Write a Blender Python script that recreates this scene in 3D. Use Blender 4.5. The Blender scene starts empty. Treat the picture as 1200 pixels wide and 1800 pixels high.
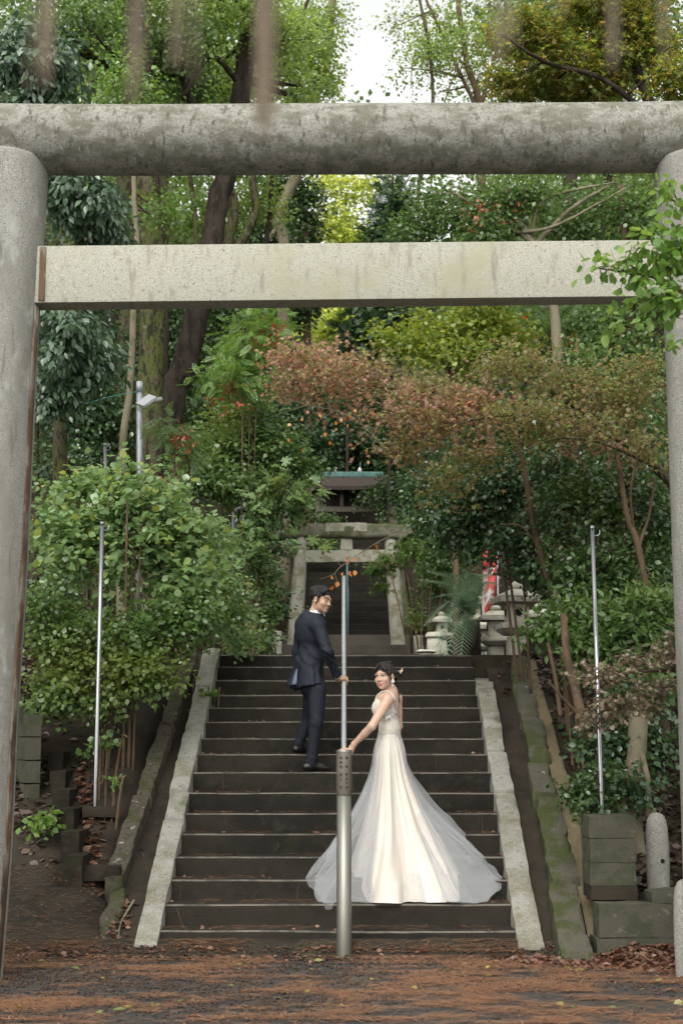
import bpy, bmesh, math, random
import numpy as np
from mathutils import Vector, Matrix

R = math.radians
rng = np.random.default_rng(7)
random.seed(7)
scene = bpy.context.scene
COL = scene.collection

# ---------------------------------------------------------------- camera
HC, PITCH, FPX = 1.546, R(9.0), 2500.0
cam_data = bpy.data.cameras.new('camera')
cam_data.sensor_fit = 'VERTICAL'
cam_data.sensor_height = 36.0
cam_data.lens = 50.0
cam_data.clip_start = 0.05
cam_data.clip_end = 2000
cam_data.dof.use_dof = True
cam_data.dof.focus_distance = 12.4
cam_data.dof.aperture_fstop = 4.0
cam = bpy.data.objects.new('camera', cam_data)
COL.objects.link(cam)
cam.location = (0, 0, HC)
cam.rotation_euler = (R(90) + PITCH, 0, 0)
scene.camera = cam

# ---------------------------------------------------------------- world, sun, exposure
SUN_EL, SUN_AZ = R(50), R(195)          # high, behind the camera
world = bpy.data.worlds.new('World')
scene.world = world
world.use_nodes = True
wn = world.node_tree.nodes
wl = world.node_tree.links
wn.clear()
sky = wn.new('ShaderNodeTexSky')
sky.sky_type = 'NISHITA'
sky.sun_disc = False
sky.sun_elevation = SUN_EL
sky.sun_rotation = SUN_AZ
sky.air_density = 1.0
sky.dust_density = 3.0
hs = wn.new('ShaderNodeHueSaturation')
hs.inputs['Saturation'].default_value = 0.08
bg = wn.new('ShaderNodeBackground')
bg.inputs['Strength'].default_value = 0.15
wo = wn.new('ShaderNodeOutputWorld')
wl.new(sky.outputs[0], hs.inputs['Color'])
cloud = wn.new('ShaderNodeMix')          # thin overcast: the blue of the clear sky is veiled, slightly warm
cloud.data_type = 'RGBA'
cloud.blend_type = 'MULTIPLY'
cloud.inputs[0].default_value = 1.0
cloud.inputs[7].default_value = (1.0, 1.0, 0.955, 1)
wl.new(hs.outputs[0], cloud.inputs[6])
wl.new(cloud.outputs[2], bg.inputs['Color'])
wl.new(bg.outputs[0], wo.inputs['Surface'])
sun_data = bpy.data.lights.new('sun', 'SUN')
sun_data.energy = 0.5
sun_data.angle = R(40)
sun_data.color = (1.0, 0.97, 0.92)
sun = bpy.data.objects.new('sun', sun_data)
COL.objects.link(sun)
sd = Vector((math.cos(SUN_EL) * math.sin(SUN_AZ), math.cos(SUN_EL) * math.cos(SUN_AZ), math.sin(SUN_EL)))
sun.rotation_euler = sd.to_track_quat('Z', 'Y').to_euler()
scene.view_settings.view_transform = 'Standard'
scene.view_settings.look = 'None'
scene.view_settings.gamma = 1.0
scene.view_settings.use_curve_mapping = False
scene.view_settings.exposure = 1.2
scene.cycles.max_bounces = 8
scene.cycles.transparent_max_bounces = 16
scene.cycles.sample_clamp_indirect = 6

# ---------------------------------------------------------------- helpers
CT, ST = math.cos(PITCH), math.sin(PITCH)

def P(x, y, Y):
    """photo pixel (1200 x 1800) at distance Y -> world point"""
    u, w = (x - 600) / FPX, (900 - y) / FPX
    s = Y / (CT - w * ST)
    return np.array((u * s, Y, HC + (ST + w * CT) * s))

def Xat(x, Y, z):
    return (x - 600) / FPX * (Y * CT + (z - HC) * ST)

def tag(o, label=None, cat=None, group=None, kind=None):
    if label: o['label'] = label
    if cat: o['category'] = cat
    if group: o['group'] = group
    if kind: o['kind'] = kind
    return o

def empty(name, loc=(0, 0, 0), label=None, cat=None, group=None):
    o = bpy.data.objects.new(name, None)
    COL.objects.link(o)
    o.location = loc
    o.empty_display_size = 0.1
    return tag(o, label, cat, group)

def norm(v):
    v = np.asarray(v, float)
    return v / (np.linalg.norm(v, axis=-1, keepdims=True) + 1e-12)

def _hash(ix, iy, iz):
    n = (ix * 374761393 + iy * 668265263 + iz * 1274126177) & 0xFFFFFFFF
    n = ((n ^ (n >> 13)) * 1103515245) & 0xFFFFFFFF
    n = n ^ (n >> 16)
    return (n & 0xFFFF) / 65535.0

def vnoise(p, scale=1.0, seed=0):
    p = np.asarray(p, float) * scale + seed * 17.31
    i = np.floor(p).astype(np.int64)
    f = p - i
    f = f * f * (3 - 2 * f)
    r = 0
    for dx in (0, 1):
        for dy in (0, 1):
            for dz in (0, 1):
                w = (f[..., 0] if dx else 1 - f[..., 0]) * (f[..., 1] if dy else 1 - f[..., 1]) * (f[..., 2] if dz else 1 - f[..., 2])
                r = r + w * _hash(i[..., 0] + dx, i[..., 1] + dy, i[..., 2] + dz)
    return r * 2 - 1

def fbm(p, scale=1.0, seed=0, octaves=3):
    r, a = 0, 1.0
    for k in range(octaves):
        r = r + a * vnoise(p, scale * 2 ** k, seed + k)
        a *= 0.5
    return r

def mesh_np(name, verts, faces, mat=None, parent=None, smooth=False, loc=None):
    """verts (n,3); faces: list of (m,k) int arrays or list of tuples"""
    me = bpy.data.meshes.new(name)
    verts = np.asarray(verts, np.float32)
    if isinstance(faces, list) and len(faces) and isinstance(faces[0], np.ndarray):
        groups = faces
        nl = sum(g.size for g in groups)
        nf = sum(len(g) for g in groups)
        me.vertices.add(len(verts)); me.loops.add(nl); me.polygons.add(nf)
        me.vertices.foreach_set('co', verts.ravel())
        me.loops.foreach_set('vertex_index', np.concatenate([g.ravel() for g in groups]).astype(np.int32))
        tot = np.concatenate([np.full(len(g), g.shape[1]) for g in groups]).astype(np.int32)
        st = np.concatenate([[0], np.cumsum(tot)[:-1]]).astype(np.int32)
        me.polygons.foreach_set('loop_start', st)
        me.polygons.foreach_set('loop_total', tot)
        me.update(calc_edges=True)
    else:
        me.from_pydata(verts.tolist(), [], [tuple(int(i) for i in f) for f in faces])
    if smooth:
        me.polygons.foreach_set('use_smooth', np.ones(len(me.polygons), bool))
    o = bpy.data.objects.new(name, me)
    COL.objects.link(o)
    if mat: me.materials.append(mat)
    if parent: o.parent = parent
    if loc is not None: o.location = loc
    return o

class MB:
    """collects simple shapes; build() links them as one mesh"""
    def __init__(s): s.v, s.f = [], []
    def add(s, verts, faces):
        b = len(s.v)
        s.v += [tuple(map(float, p)) for p in verts]
        s.f += [tuple(b + i for i in f) for f in faces]
        return s
    def box(s, c, size, rot=None, bev=0.0):
        c = np.asarray(c, float); h = np.asarray(size, float) / 2
        if bev <= 0:
            v = [np.array((x, y, z)) * h for x in (-1, 1) for y in (-1, 1) for z in (-1, 1)]
            f = [(0, 1, 3, 2), (4, 6, 7, 5), (0, 4, 5, 1), (2, 3, 7, 6), (0, 2, 6, 4), (1, 5, 7, 3)]
        else:
            bm = bmesh.new()
            bmesh.ops.create_cube(bm, size=1)
            for q in bm.verts: q.co = Vector((q.co.x * size[0], q.co.y * size[1], q.co.z * size[2]))
            bmesh.ops.bevel(bm, geom=bm.edges[:], offset=bev, segments=2, profile=0.6, affect='EDGES')
            bm.verts.index_update()
            v = [np.array(q.co) for q in bm.verts]
            f = [tuple(q.index for q in fa.verts) for fa in bm.faces]
            bm.free()
        if rot is not None: v = [rot @ p for p in v]
        return s.add([p + c for p in v], f)
    def tube(s, pts, radii, seg=10, caps=True, wob=0.0):
        pts = np.asarray(pts, float)
        n = len(pts)
        radii = np.broadcast_to(np.asarray(radii, float), (n,))
        t = norm(np.gradient(pts, axis=0))
        ref = np.array((0, 0, 1.0)) if abs(t[0][2]) < 0.9 else np.array((1.0, 0, 0))
        a = norm(np.cross(t[0], ref))
        V = []
        for i in range(n):
            a = norm(a - t[i] * np.dot(a, t[i]))
            b = np.cross(t[i], a)
            for k in range(seg):
                th = 2 * math.pi * k / seg
                rr = radii[i] * (1 + (wob * math.sin(3 * th + i * 1.3) + wob * random.uniform(-1, 1) if wob else 0))
                V.append(pts[i] + rr * (math.cos(th) * a + math.sin(th) * b))
        F = [(i * seg + k, i * seg + (k + 1) % seg, (i + 1) * seg + (k + 1) % seg, (i + 1) * seg + k) for i in range(n - 1) for k in range(seg)]
        if caps:
            F.append(tuple(range(seg - 1, -1, -1)))
            F.append(tuple((n - 1) * seg + k for k in range(seg)))
        return s.add(V, F)
    def lathe(s, prof, c=(0, 0, 0), seg=24):
        c = np.asarray(c, float)
        V = [c + np.array((r * math.cos(2 * math.pi * k / seg), r * math.sin(2 * math.pi * k / seg), z)) for r, z in prof for k in range(seg)]
        n = len(prof)
        F = [(i * seg + k, i * seg + (k + 1) % seg, (i + 1) * seg + (k + 1) % seg, (i + 1) * seg + k) for i in range(n - 1) for k in range(seg)]
        F.append(tuple(range(seg - 1, -1, -1)))
        F.append(tuple((n - 1) * seg + k for k in range(seg)))
        return s.add(V, F)
    def build(s, name, mat=None, parent=None, smooth=False, loc=None, auto=None):
        o = mesh_np(name, np.array(s.v), s.f, mat, parent, smooth, loc)
        if auto is not None:
            for p in o.data.polygons: p.use_smooth = True
            try: o.data.set_sharp_from_angle(angle=R(auto))
            except Exception: pass
        return o

def spline(pts, n):
    """Catmull-Rom through pts, n samples"""
    p = np.asarray(pts, float)
    q = np.vstack([2 * p[0] - p[1], p, 2 * p[-1] - p[-2]])
    t = np.linspace(0, len(p) - 1 - 1e-9, n)
    i = t.astype(int); f = (t - i)[:, None]
    a, b, c, d = q[i], q[i + 1], q[i + 2], q[i + 3]
    return 0.5 * (2 * b + (c - a) * f + (2 * a - 5 * b + 4 * c - d) * f ** 2 + (3 * b - a - 3 * c + d) * f ** 3)

def rough_block(corners, n=(4, 4, 4), amp=0.01, scale=5, seed=0, rnd=0.06):
    """8 corners ordered x,y,z in {0,1}; a subdivided, chipped block. returns verts, faces"""
    c = np.asarray(corners, float).reshape(2, 2, 2, 3)
    V, idx, F = [], {}, []
    def vid(i, j, k):
        key = (i, j, k)
        if key not in idx:
            idx[key] = len(V)
            V.append((i / n[0], j / n[1], k / n[2]))
        return idx[key]
    for i in range(n[0]):
        for j in range(n[1]):
            F.append((vid(i, j, 0), vid(i, j + 1, 0), vid(i + 1, j + 1, 0), vid(i + 1, j, 0)))
            F.append((vid(i, j, n[2]), vid(i + 1, j, n[2]), vid(i + 1, j + 1, n[2]), vid(i, j + 1, n[2])))
    for i in range(n[0]):
        for k in range(n[2]):
            F.append((vid(i, 0, k), vid(i + 1, 0, k), vid(i + 1, 0, k + 1), vid(i, 0, k + 1)))
            F.append((vid(i, n[1], k), vid(i, n[1], k + 1), vid(i + 1, n[1], k + 1), vid(i + 1, n[1], k)))
    for j in range(n[1]):
        for k in range(n[2]):
            F.append((vid(0, j, k), vid(0, j, k + 1), vid(0, j + 1, k + 1), vid(0, j + 1, k)))
            F.append((vid(n[0], j, k), vid(n[0], j + 1, k), vid(n[0], j + 1, k + 1), vid(n[0], j, k + 1)))
    q = np.array(V)
    # pull the edges in a little so the block reads as worn
    e = np.abs(q - 0.5) * 2
    s = np.sort(e, axis=1)
    edge = (s[:, 1] > 0.98).astype(float) + (s[:, 0] > 0.98) * 0.7
    ctr = c.reshape(-1, 3).mean(0)
    u, v, w = q[:, 0:1], q[:, 1:2], q[:, 2:3]
    p = 0
    for a in (0, 1):
        for b in (0, 1):
            for d in (0, 1):
                p = p + (u if a else 1 - u) * (v if b else 1 - v) * (w if d else 1 - w) * c[a, b, d]
    ext = np.linalg.norm(c.reshape(-1, 3).max(0) - c.reshape(-1, 3).min(0))
    ed = norm(p - ctr)
    size = np.array([np.linalg.norm(c[1, 0, 0] - c[0, 0, 0]), np.linalg.norm(c[0, 1, 0] - c[0, 0, 0]), np.linalg.norm(c[0, 0, 1] - c[0, 0, 0])]).min()
    p = p - ed * (edge[:, None] * rnd * size)
    d = np.stack([fbm(p, scale, seed + 3 * i) for i in range(3)], 1)
    p = p + d * amp
    return p, F

# ---------------------------------------------------------------- materials
def nodes(name):
    m = bpy.data.materials.new(name)
    m.use_nodes = True
    nt = m.node_tree
    b = nt.nodes['Principled BSDF']
    return m, nt, b

def noise_node(nt, scale, detail=4, rough=0.6, stretch=None, coord='Object'):
    tc = nt.nodes.new('ShaderNodeTexCoord')
    n = nt.nodes.new('ShaderNodeTexNoise')
    n.inputs['Scale'].default_value = scale
    n.inputs['Detail'].default_value = detail
    n.inputs['Roughness'].default_value = rough
    src = tc.outputs[coord]
    if stretch:
        mp = nt.nodes.new('ShaderNodeMapping')
        mp.inputs['Scale'].default_value = stretch
        nt.links.new(src, mp.inputs['Vector'])
        src = mp.outputs[0]
    nt.links.new(src, n.inputs['Vector'])
    return n

def ramp(nt, src, lo, hi):
    r = nt.nodes.new('ShaderNodeMapRange')
    r.inputs['From Min'].default_value = lo
    r.inputs['From Max'].default_value = hi
    r.interpolation_type = 'SMOOTHSTEP'
    nt.links.new(src, r.inputs['Value'])
    return r.outputs['Result']

def mixc(nt, fac, a, b):
    m = nt.nodes.new('ShaderNodeMix')
    m.data_type = 'RGBA'
    if isinstance(fac, float): m.inputs[0].default_value = fac
    else: nt.links.new(fac, m.inputs[0])
    for s, v in ((m.inputs[6], a), (m.inputs[7], b)):
        if isinstance(v, (tuple, list)): s.default_value = (*v[:3], 1)
        else: nt.links.new(v, s)
    return m.outputs[2]

def surf(name, base, layers=(), rough=0.8, bump=None, metallic=0.0, spec=0.5, rough_noise=None):
    """layers: (scale, colour, lo, hi[, stretch]) each mixed over the last by a thresholded noise"""
    m, nt, b = nodes(name)
    c = base
    for L in layers:
        n = noise_node(nt, L[0], 5, 0.62, L[4] if len(L) > 4 else None)
        c = mixc(nt, ramp(nt, n.outputs['Fac'], L[2], L[3]), c, L[1])
    if isinstance(c, (tuple, list)): b.inputs['Base Color'].default_value = (*c, 1)
    else: nt.links.new(c, b.inputs['Base Color'])
    b.inputs['Roughness'].default_value = rough
    b.inputs['Metallic'].default_value = metallic
    b.inputs['Specular IOR Level'].default_value = spec
    if rough_noise:
        n = noise_node(nt, rough_noise[0], 3)
        r = nt.nodes.new('ShaderNodeMapRange')
        r.inputs['From Min'].default_value = 0.35; r.inputs['From Max'].default_value = 0.65
        r.inputs['To Min'].default_value = rough_noise[1]; r.inputs['To Max'].default_value = rough_noise[2]
        nt.links.new(n.outputs['Fac'], r.inputs['Value'])
        nt.links.new(r.outputs['Result'], b.inputs['Roughness'])
    if bump:
        n = noise_node(nt, bump[0], 6, 0.65, bump[2] if len(bump) > 2 else None)
        bp = nt.nodes.new('ShaderNodeBump')
        bp.inputs['Strength'].default_value = bump[1]
        bp.inputs['Distance'].default_value = 0.02
        nt.links.new(n.outputs['Fac'], bp.inputs['Height'])
        nt.links.new(bp.outputs[0], b.inputs['Normal'])
    return m

LEAF_GAIN = 1.85
GLOSS = (0.80, 1.5)
def leafmat(name, cols, trans=0.3, rough=0.42, spec=0.5, var=0.35, patch=None):
    """cols: colours chosen leaf by leaf (mesh island); a gentle object-space patch shifts hue between sprays"""
    m, nt, b = nodes(name)
    geo = nt.nodes.new('ShaderNodeNewGeometry')
    cr = nt.nodes.new('ShaderNodeValToRGB')
    cr.color_ramp.interpolation = 'LINEAR'
    els = cr.color_ramp.elements
    cols = [tuple(min(.7, q * LEAF_GAIN) for q in c) for c in cols]
    if patch: patch = (patch[0], tuple(q * LEAF_GAIN for q in patch[1]), patch[2], patch[3])
    while len(els) < len(cols): els.new(0.5)
    for i, c in enumerate(cols):
        els[i].position = i / max(1, len(cols) - 1)
        els[i].color = (*c, 1)
    nt.links.new(geo.outputs['Random Per Island'], cr.inputs[0])
    col = cr.outputs[0]
    if patch:
        n = noise_node(nt, patch[0], 2)
        col = mixc(nt, ramp(nt, n.outputs['Fac'], patch[2], patch[3]), col, patch[1])
    nt.links.new(col, b.inputs['Base Color'])
    b.inputs['Roughness'].default_value = rough * GLOSS[0]
    b.inputs['Specular IOR Level'].default_value = spec * GLOSS[1]
    tr = nt.nodes.new('ShaderNodeBsdfTranslucent')
    hsn = nt.nodes.new('ShaderNodeHueSaturation')
    hsn.inputs['Hue'].default_value = 0.485
    hsn.inputs['Value'].default_value = 1.5
    hsn.inputs['Saturation'].default_value = 1.1
    nt.links.new(col, hsn.inputs['Color'])
    nt.links.new(hsn.outputs[0], tr.inputs['Color'])
    mx = nt.nodes.new('ShaderNodeMixShader')
    mx.inputs[0].default_value = trans
    nt.links.new(b.outputs[0], mx.inputs[1])
    nt.links.new(tr.outputs[0], mx.inputs[2])
    nt.links.new(mx.outputs[0], nt.nodes['Material Output'].inputs['Surface'])
    return m

M = {}
M['granite'] = surf('granite', (0.285, 0.276, 0.245), [(110, (0.125, 0.12, 0.11), 0.50, 0.60), (95, (0.42, 0.42, 0.40), 0.56, 0.66), (2.2, (0.18, 0.175, 0.145), 0.42, 0.66, (1, 1, .35)), (9, (0.14, 0.135, 0.105), 0.58, 0.72, (2, 2, .25)), (7, (0.34, 0.34, 0.31), 0.55, 0.75, (1, 1, .5)), (30, (0.13, 0.135, 0.115), 0.64, 0.72)], 0.85, (120, 0.15))
M['granite_log'] = surf('granite_log', (0.265, 0.258, 0.225), [(70, (0.15, 0.148, 0.125), 0.50, 0.62), (5, (0.135, 0.132, 0.098), 0.40, 0.62, (1.2, 1, 2.6)), (16, (0.085, 0.083, 0.062), 0.52, 0.68, (1.6, 1, .7)), (11, (0.36, 0.355, 0.33), 0.60, 0.74, (2.2, 1, .8)), (45, (0.10, 0.098, 0.075), 0.60, 0.70)], 0.88, (60, 0.35))
M['granite_beam'] = surf('granite_beam', (0.37, 0.36, 0.30), [(100, (0.21, 0.205, 0.165), 0.50, 0.62), (34, (0.15, 0.148, 0.12), 0.57, 0.69), (75, (0.46, 0.455, 0.40), 0.57, 0.68), (1.6, (0.31, 0.30, 0.21), 0.48, 0.70), (10, (0.25, 0.24, 0.19), 0.52, 0.72, (1.6, 1, .5)), (5, (0.22, 0.195, 0.165), 0.58, 0.72, (2.0, 1, .35)), (3.5, (0.20, 0.165, 0.14), 0.66, 0.76)], 0.85, (120, 0.15))
M['rust'] = surf('rust_stain', (0.115, 0.066, 0.036), [(12, (0.05, 0.034, 0.024), 0.45, 0.65, (1, 1, .2)), (14, (0.20, 0.175, 0.135), 0.46, 0.62, (1, 1, .3))], 0.85)
M['step'] = surf('dark_step_stone', (0.026, 0.022, 0.0165), [(1.6, (0.016, 0.0142, 0.0112), 0.45, 0.62, (.5, 1, 1)), (7, (0.031, 0.028, 0.022), 0.52, 0.72), (4, (0.022, 0.024, 0.013), 0.57, 0.72), (150, (0.055, 0.05, 0.043), 0.66, 0.74), (26, (0.012, 0.011, 0.0095), 0.60, 0.72)], 0.8, (60, 0.4), spec=0.15, rough_noise=(5, 0.6, 0.9))
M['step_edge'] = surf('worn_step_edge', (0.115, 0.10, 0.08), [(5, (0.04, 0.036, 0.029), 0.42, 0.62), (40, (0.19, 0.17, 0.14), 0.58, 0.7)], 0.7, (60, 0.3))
M['kerb'] = surf('pale_kerb_stone', (0.25, 0.243, 0.21), [(3, (0.15, 0.138, 0.095), 0.42, 0.64), (9, (0.19, 0.185, 0.155), 0.5, 0.66), (16, (0.12, 0.115, 0.09), 0.58, 0.68), (120, (0.45, 0.45, 0.42), 0.55, 0.68), (2.2, (0.10, 0.10, 0.062), 0.56, 0.72)], 0.85, (45, 0.6))
M['moss_stone'] = surf('mossy_stone', (0.085, 0.080, 0.060), [(3.2, (0.052, 0.062, 0.021), 0.42, 0.58), (22, (0.06, 0.055, 0.04), 0.54, 0.68), (11, (0.30, 0.30, 0.25), 0.66, 0.72), (60, (0.12, 0.115, 0.09), 0.60, 0.7)], 0.92, (35, 0.8), spec=.15)
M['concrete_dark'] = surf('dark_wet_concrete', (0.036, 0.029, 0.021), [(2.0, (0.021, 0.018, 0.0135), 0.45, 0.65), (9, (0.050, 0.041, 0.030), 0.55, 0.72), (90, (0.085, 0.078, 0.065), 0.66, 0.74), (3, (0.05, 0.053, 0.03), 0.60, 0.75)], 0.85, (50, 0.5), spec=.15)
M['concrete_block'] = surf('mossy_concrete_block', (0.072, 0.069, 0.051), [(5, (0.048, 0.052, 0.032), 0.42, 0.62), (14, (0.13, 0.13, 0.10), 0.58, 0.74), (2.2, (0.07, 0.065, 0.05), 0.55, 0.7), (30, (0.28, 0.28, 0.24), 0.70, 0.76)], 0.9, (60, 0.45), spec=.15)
M['mortar'] = surf('tan_mortar', (0.155, 0.125, 0.075), [(3, (0.095, 0.085, 0.055), 0.45, 0.66), (20, (0.20, 0.17, 0.11), 0.56, 0.7)], 0.88, (40, 0.4), spec=.15)
M['asphalt'] = surf('wet_asphalt', (0.046, 0.045, 0.045), [(3, (0.032, 0.031, 0.031), 0.42, 0.62), (200, (0.13, 0.13, 0.125), 0.62, 0.7), (1.0, (0.062, 0.050, 0.039), 0.5, 0.68)], 0.6, (150, 0.3), spec=.3, rough_noise=(3, 0.4, 0.75))
M['soil'] = surf('leafy_soil', (0.030, 0.024, 0.016), [(3, (0.018, 0.015, 0.011), 0.42, 0.62), (24, (0.060, 0.040, 0.024), 0.56, 0.68), (5, (0.022, 0.030, 0.012), 0.56, 0.7)], 0.95, (20, 0.8), spec=.1)
M['steel'] = surf('stainless_steel', (0.30, 0.30, 0.31), [(20, (0.34, 0.34, 0.35), 0.45, 0.65, (1, 1, .1))], 0.24, metallic=1.0)
M['steel_rail'] = surf('brushed_steel_rail', (0.80, 0.82, 0.85), [(20, (0.7, 0.72, 0.75), 0.45, 0.65)], 0.38, metallic=0.75)
M['post_steel'] = surf('weathered_steel_post', (0.22, 0.215, 0.185), [(6, (0.17, 0.165, 0.135), 0.45, 0.65, (1, 1, .15)), (80, (0.20, 0.19, 0.16), 0.56, 0.7)], 0.42, (200, 0.08), metallic=0.75)
M['post_bronze'] = surf('bronze_name_sleeve', (0.135, 0.12, 0.10), [(140, (0.075, 0.066, 0.055), 0.52, 0.66), (6, (0.17, 0.15, 0.125), 0.5, 0.7)], 0.55, (200, 0.2), metallic=0.45)
M['letter'] = surf('dark_engraving', (0.014, 0.013, 0.012), rough=0.8)
M['bark_dark'] = surf('dark_bark', (0.050, 0.040, 0.032), [(8, (0.026, 0.021, 0.017), 0.42, 0.6, (1, 1, .3)), (30, (0.085, 0.07, 0.056), 0.56, 0.7, (1, 1, .35))], 0.95, (28, 1.0, (1, 1, .3)), spec=.12)
M['bark_moss'] = surf('mossy_bark', (0.095, 0.082, 0.054), [(3, (0.080, 0.092, 0.026), 0.42, 0.58), (14, (0.030, 0.026, 0.018), 0.50, 0.60, (1, 1, .4)), (7, (0.17, 0.155, 0.11), 0.58, 0.68), (34, (0.035, 0.032, 0.02), 0.54, 0.62, (1, 1, .5))], 0.95, (28, 1.0, (1, 1, .3)), spec=.12)
M['bark_pale'] = surf('pale_bark', (0.19, 0.165, 0.115), [(5, (0.11, 0.105, 0.06), 0.45, 0.62, (1, 1, .4)), (30, (0.26, 0.23, 0.17), 0.58, 0.7)], 0.92, (30, 0.6), spec=.12)
M['bark_brown'] = surf('brown_bark', (0.125, 0.085, 0.055), [(6, (0.075, 0.055, 0.036), 0.45, 0.62, (1, 1, .3)), (30, (0.17, 0.125, 0.085), 0.58, 0.7)], 0.92, (30, 0.6), spec=.12)
M['twig'] = surf('twig_bark', (0.075, 0.055, 0.038), [(9, (0.12, 0.09, 0.062), 0.5, 0.66)], 0.9, spec=.12)
M['galv'] = surf('galvanised_pipe', (0.33, 0.35, 0.37), [(9, (0.25, 0.27, 0.28), 0.45, 0.65)], 0.5, metallic=0.4)
M['lamp_white'] = surf('lamp_casing', (0.38, 0.39, 0.39), rough=0.45)
M['lamp_glass'] = surf('unlit_lamp_lens', (0.34, 0.36, 0.34), rough=0.25)
M['wire'] = surf('green_wire', (0.05, 0.22, 0.20), rough=0.5)
M['wood_dark'] = surf('dark_shrine_wood', (0.055, 0.042, 0.032), [(9, (0.035, 0.027, 0.02), 0.45, 0.62)], 0.85)
M['wood_grey'] = surf('weathered_shrine_wood', (0.19, 0.165, 0.135), [(9, (0.13, 0.11, 0.09), 0.45, 0.62, (.3, 1, 1))], 0.85)
M['roof'] = surf('brown_shrine_roof', (0.042, 0.028, 0.021), [(30, (0.062, 0.042, 0.033), 0.52, 0.66), (4, (0.05, 0.04, 0.03), 0.5, 0.7)], 0.8)
M['copper'] = surf('verdigris_copper', (0.085, 0.19, 0.165), [(9, (0.05, 0.11, 0.10), 0.45, 0.65)], 0.6)
M['lantern'] = surf('lichen_lantern_stone', (0.45, 0.43, 0.36), [(5, (0.29, 0.28, 0.20), 0.45, 0.65), (70, (0.18, 0.175, 0.14), 0.58, 0.68), (2.5, (0.13, 0.14, 0.075), 0.58, 0.72)], 0.9, (50, 0.4))
M['hole'] = surf('black_hollow', (0.008, 0.008, 0.008), rough=1.0)
M['banner_red'] = surf('red_cloth', (0.55, 0.075, 0.075), [(5, (0.46, 0.055, 0.06), 0.45, 0.65)], 0.8)
M['banner_white'] = surf('white_cloth', (0.62, 0.58, 0.56), rough=0.85)
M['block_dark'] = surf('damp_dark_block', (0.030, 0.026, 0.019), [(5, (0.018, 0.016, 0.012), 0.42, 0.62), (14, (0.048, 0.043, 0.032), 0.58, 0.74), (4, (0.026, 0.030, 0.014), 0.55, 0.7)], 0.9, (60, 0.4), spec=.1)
M['lichen_stone'] = surf('lichen_spotted_stone', (0.075, 0.066, 0.050), [(3.2, (0.046, 0.052, 0.022), 0.48, 0.64), (22, (0.045, 0.038, 0.028), 0.50, 0.64), (9, (0.24, 0.235, 0.20), 0.63, 0.70), (50, (0.15, 0.14, 0.11), 0.60, 0.70)], 0.92, (35, 0.8), spec=.12)
# ================================================================ STAIRS PROFILE
Y0, TREAD = 10.758, 0.31
step_y = [1636.5, 1589.3, 1546.3, 1505.5, 1465.7, 1429.5, 1393.4, 1357.6, 1325.4, 1298, 1268.5, 1243.9, 1221.4, 1195.7, 1172.2, 1151.4]
SY = [Y0 + k * TREAD for k in range(16)]
SZ = [float(P(600, y, Y)[2]) for y, Y in zip(step_y, SY)]
SXL = [float(P(276 + (1636.5 - y) / 485.1 * 110, y, Y)[0]) for y, Y in zip(step_y, SY)]
SXR = [float(P(912 - (1636.5 - y) / 485.1 * 86, y, Y)[0]) for y, Y in zip(step_y, SY)]
TOPY, TOPZ = SY[-1], SZ[-1]
SLOPE = (SZ[-1] - SZ[0]) / (SY[-1] - SY[0])
U2Y = 27.6
U2Z = float(P(600, 1149, U2Y)[2])

def nosing(Y):
    Y = np.asarray(Y, float)
    a = SZ[0] + (Y - Y0) * SLOPE
    b = TOPZ + (Y - TOPY) * (U2Z - TOPZ) / (U2Y - TOPY)
    c = U2Z + np.clip(Y - U2Y - 0.6, 0, 6.6) * 0.47
    return np.where(Y < TOPY, np.maximum(a, 0), np.where(Y < U2Y, b, c))

def step_z(X, Y):
    """height of the lower flight (top faces) under a point"""
    X, Y = np.asarray(X, float), np.asarray(Y, float)
    k = np.clip(np.floor((Y - Y0) / TREAD).astype(int), -1, 15)
    z = np.where(k < 0, 0.0, np.array(SZ)[np.maximum(k, 0)])
    return z

def smooth(a, b, x):
    t = np.clip((np.asarray(x, float) - a) / (b - a), 0, 1)
    return t * t * (3 - 2 * t)

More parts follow.
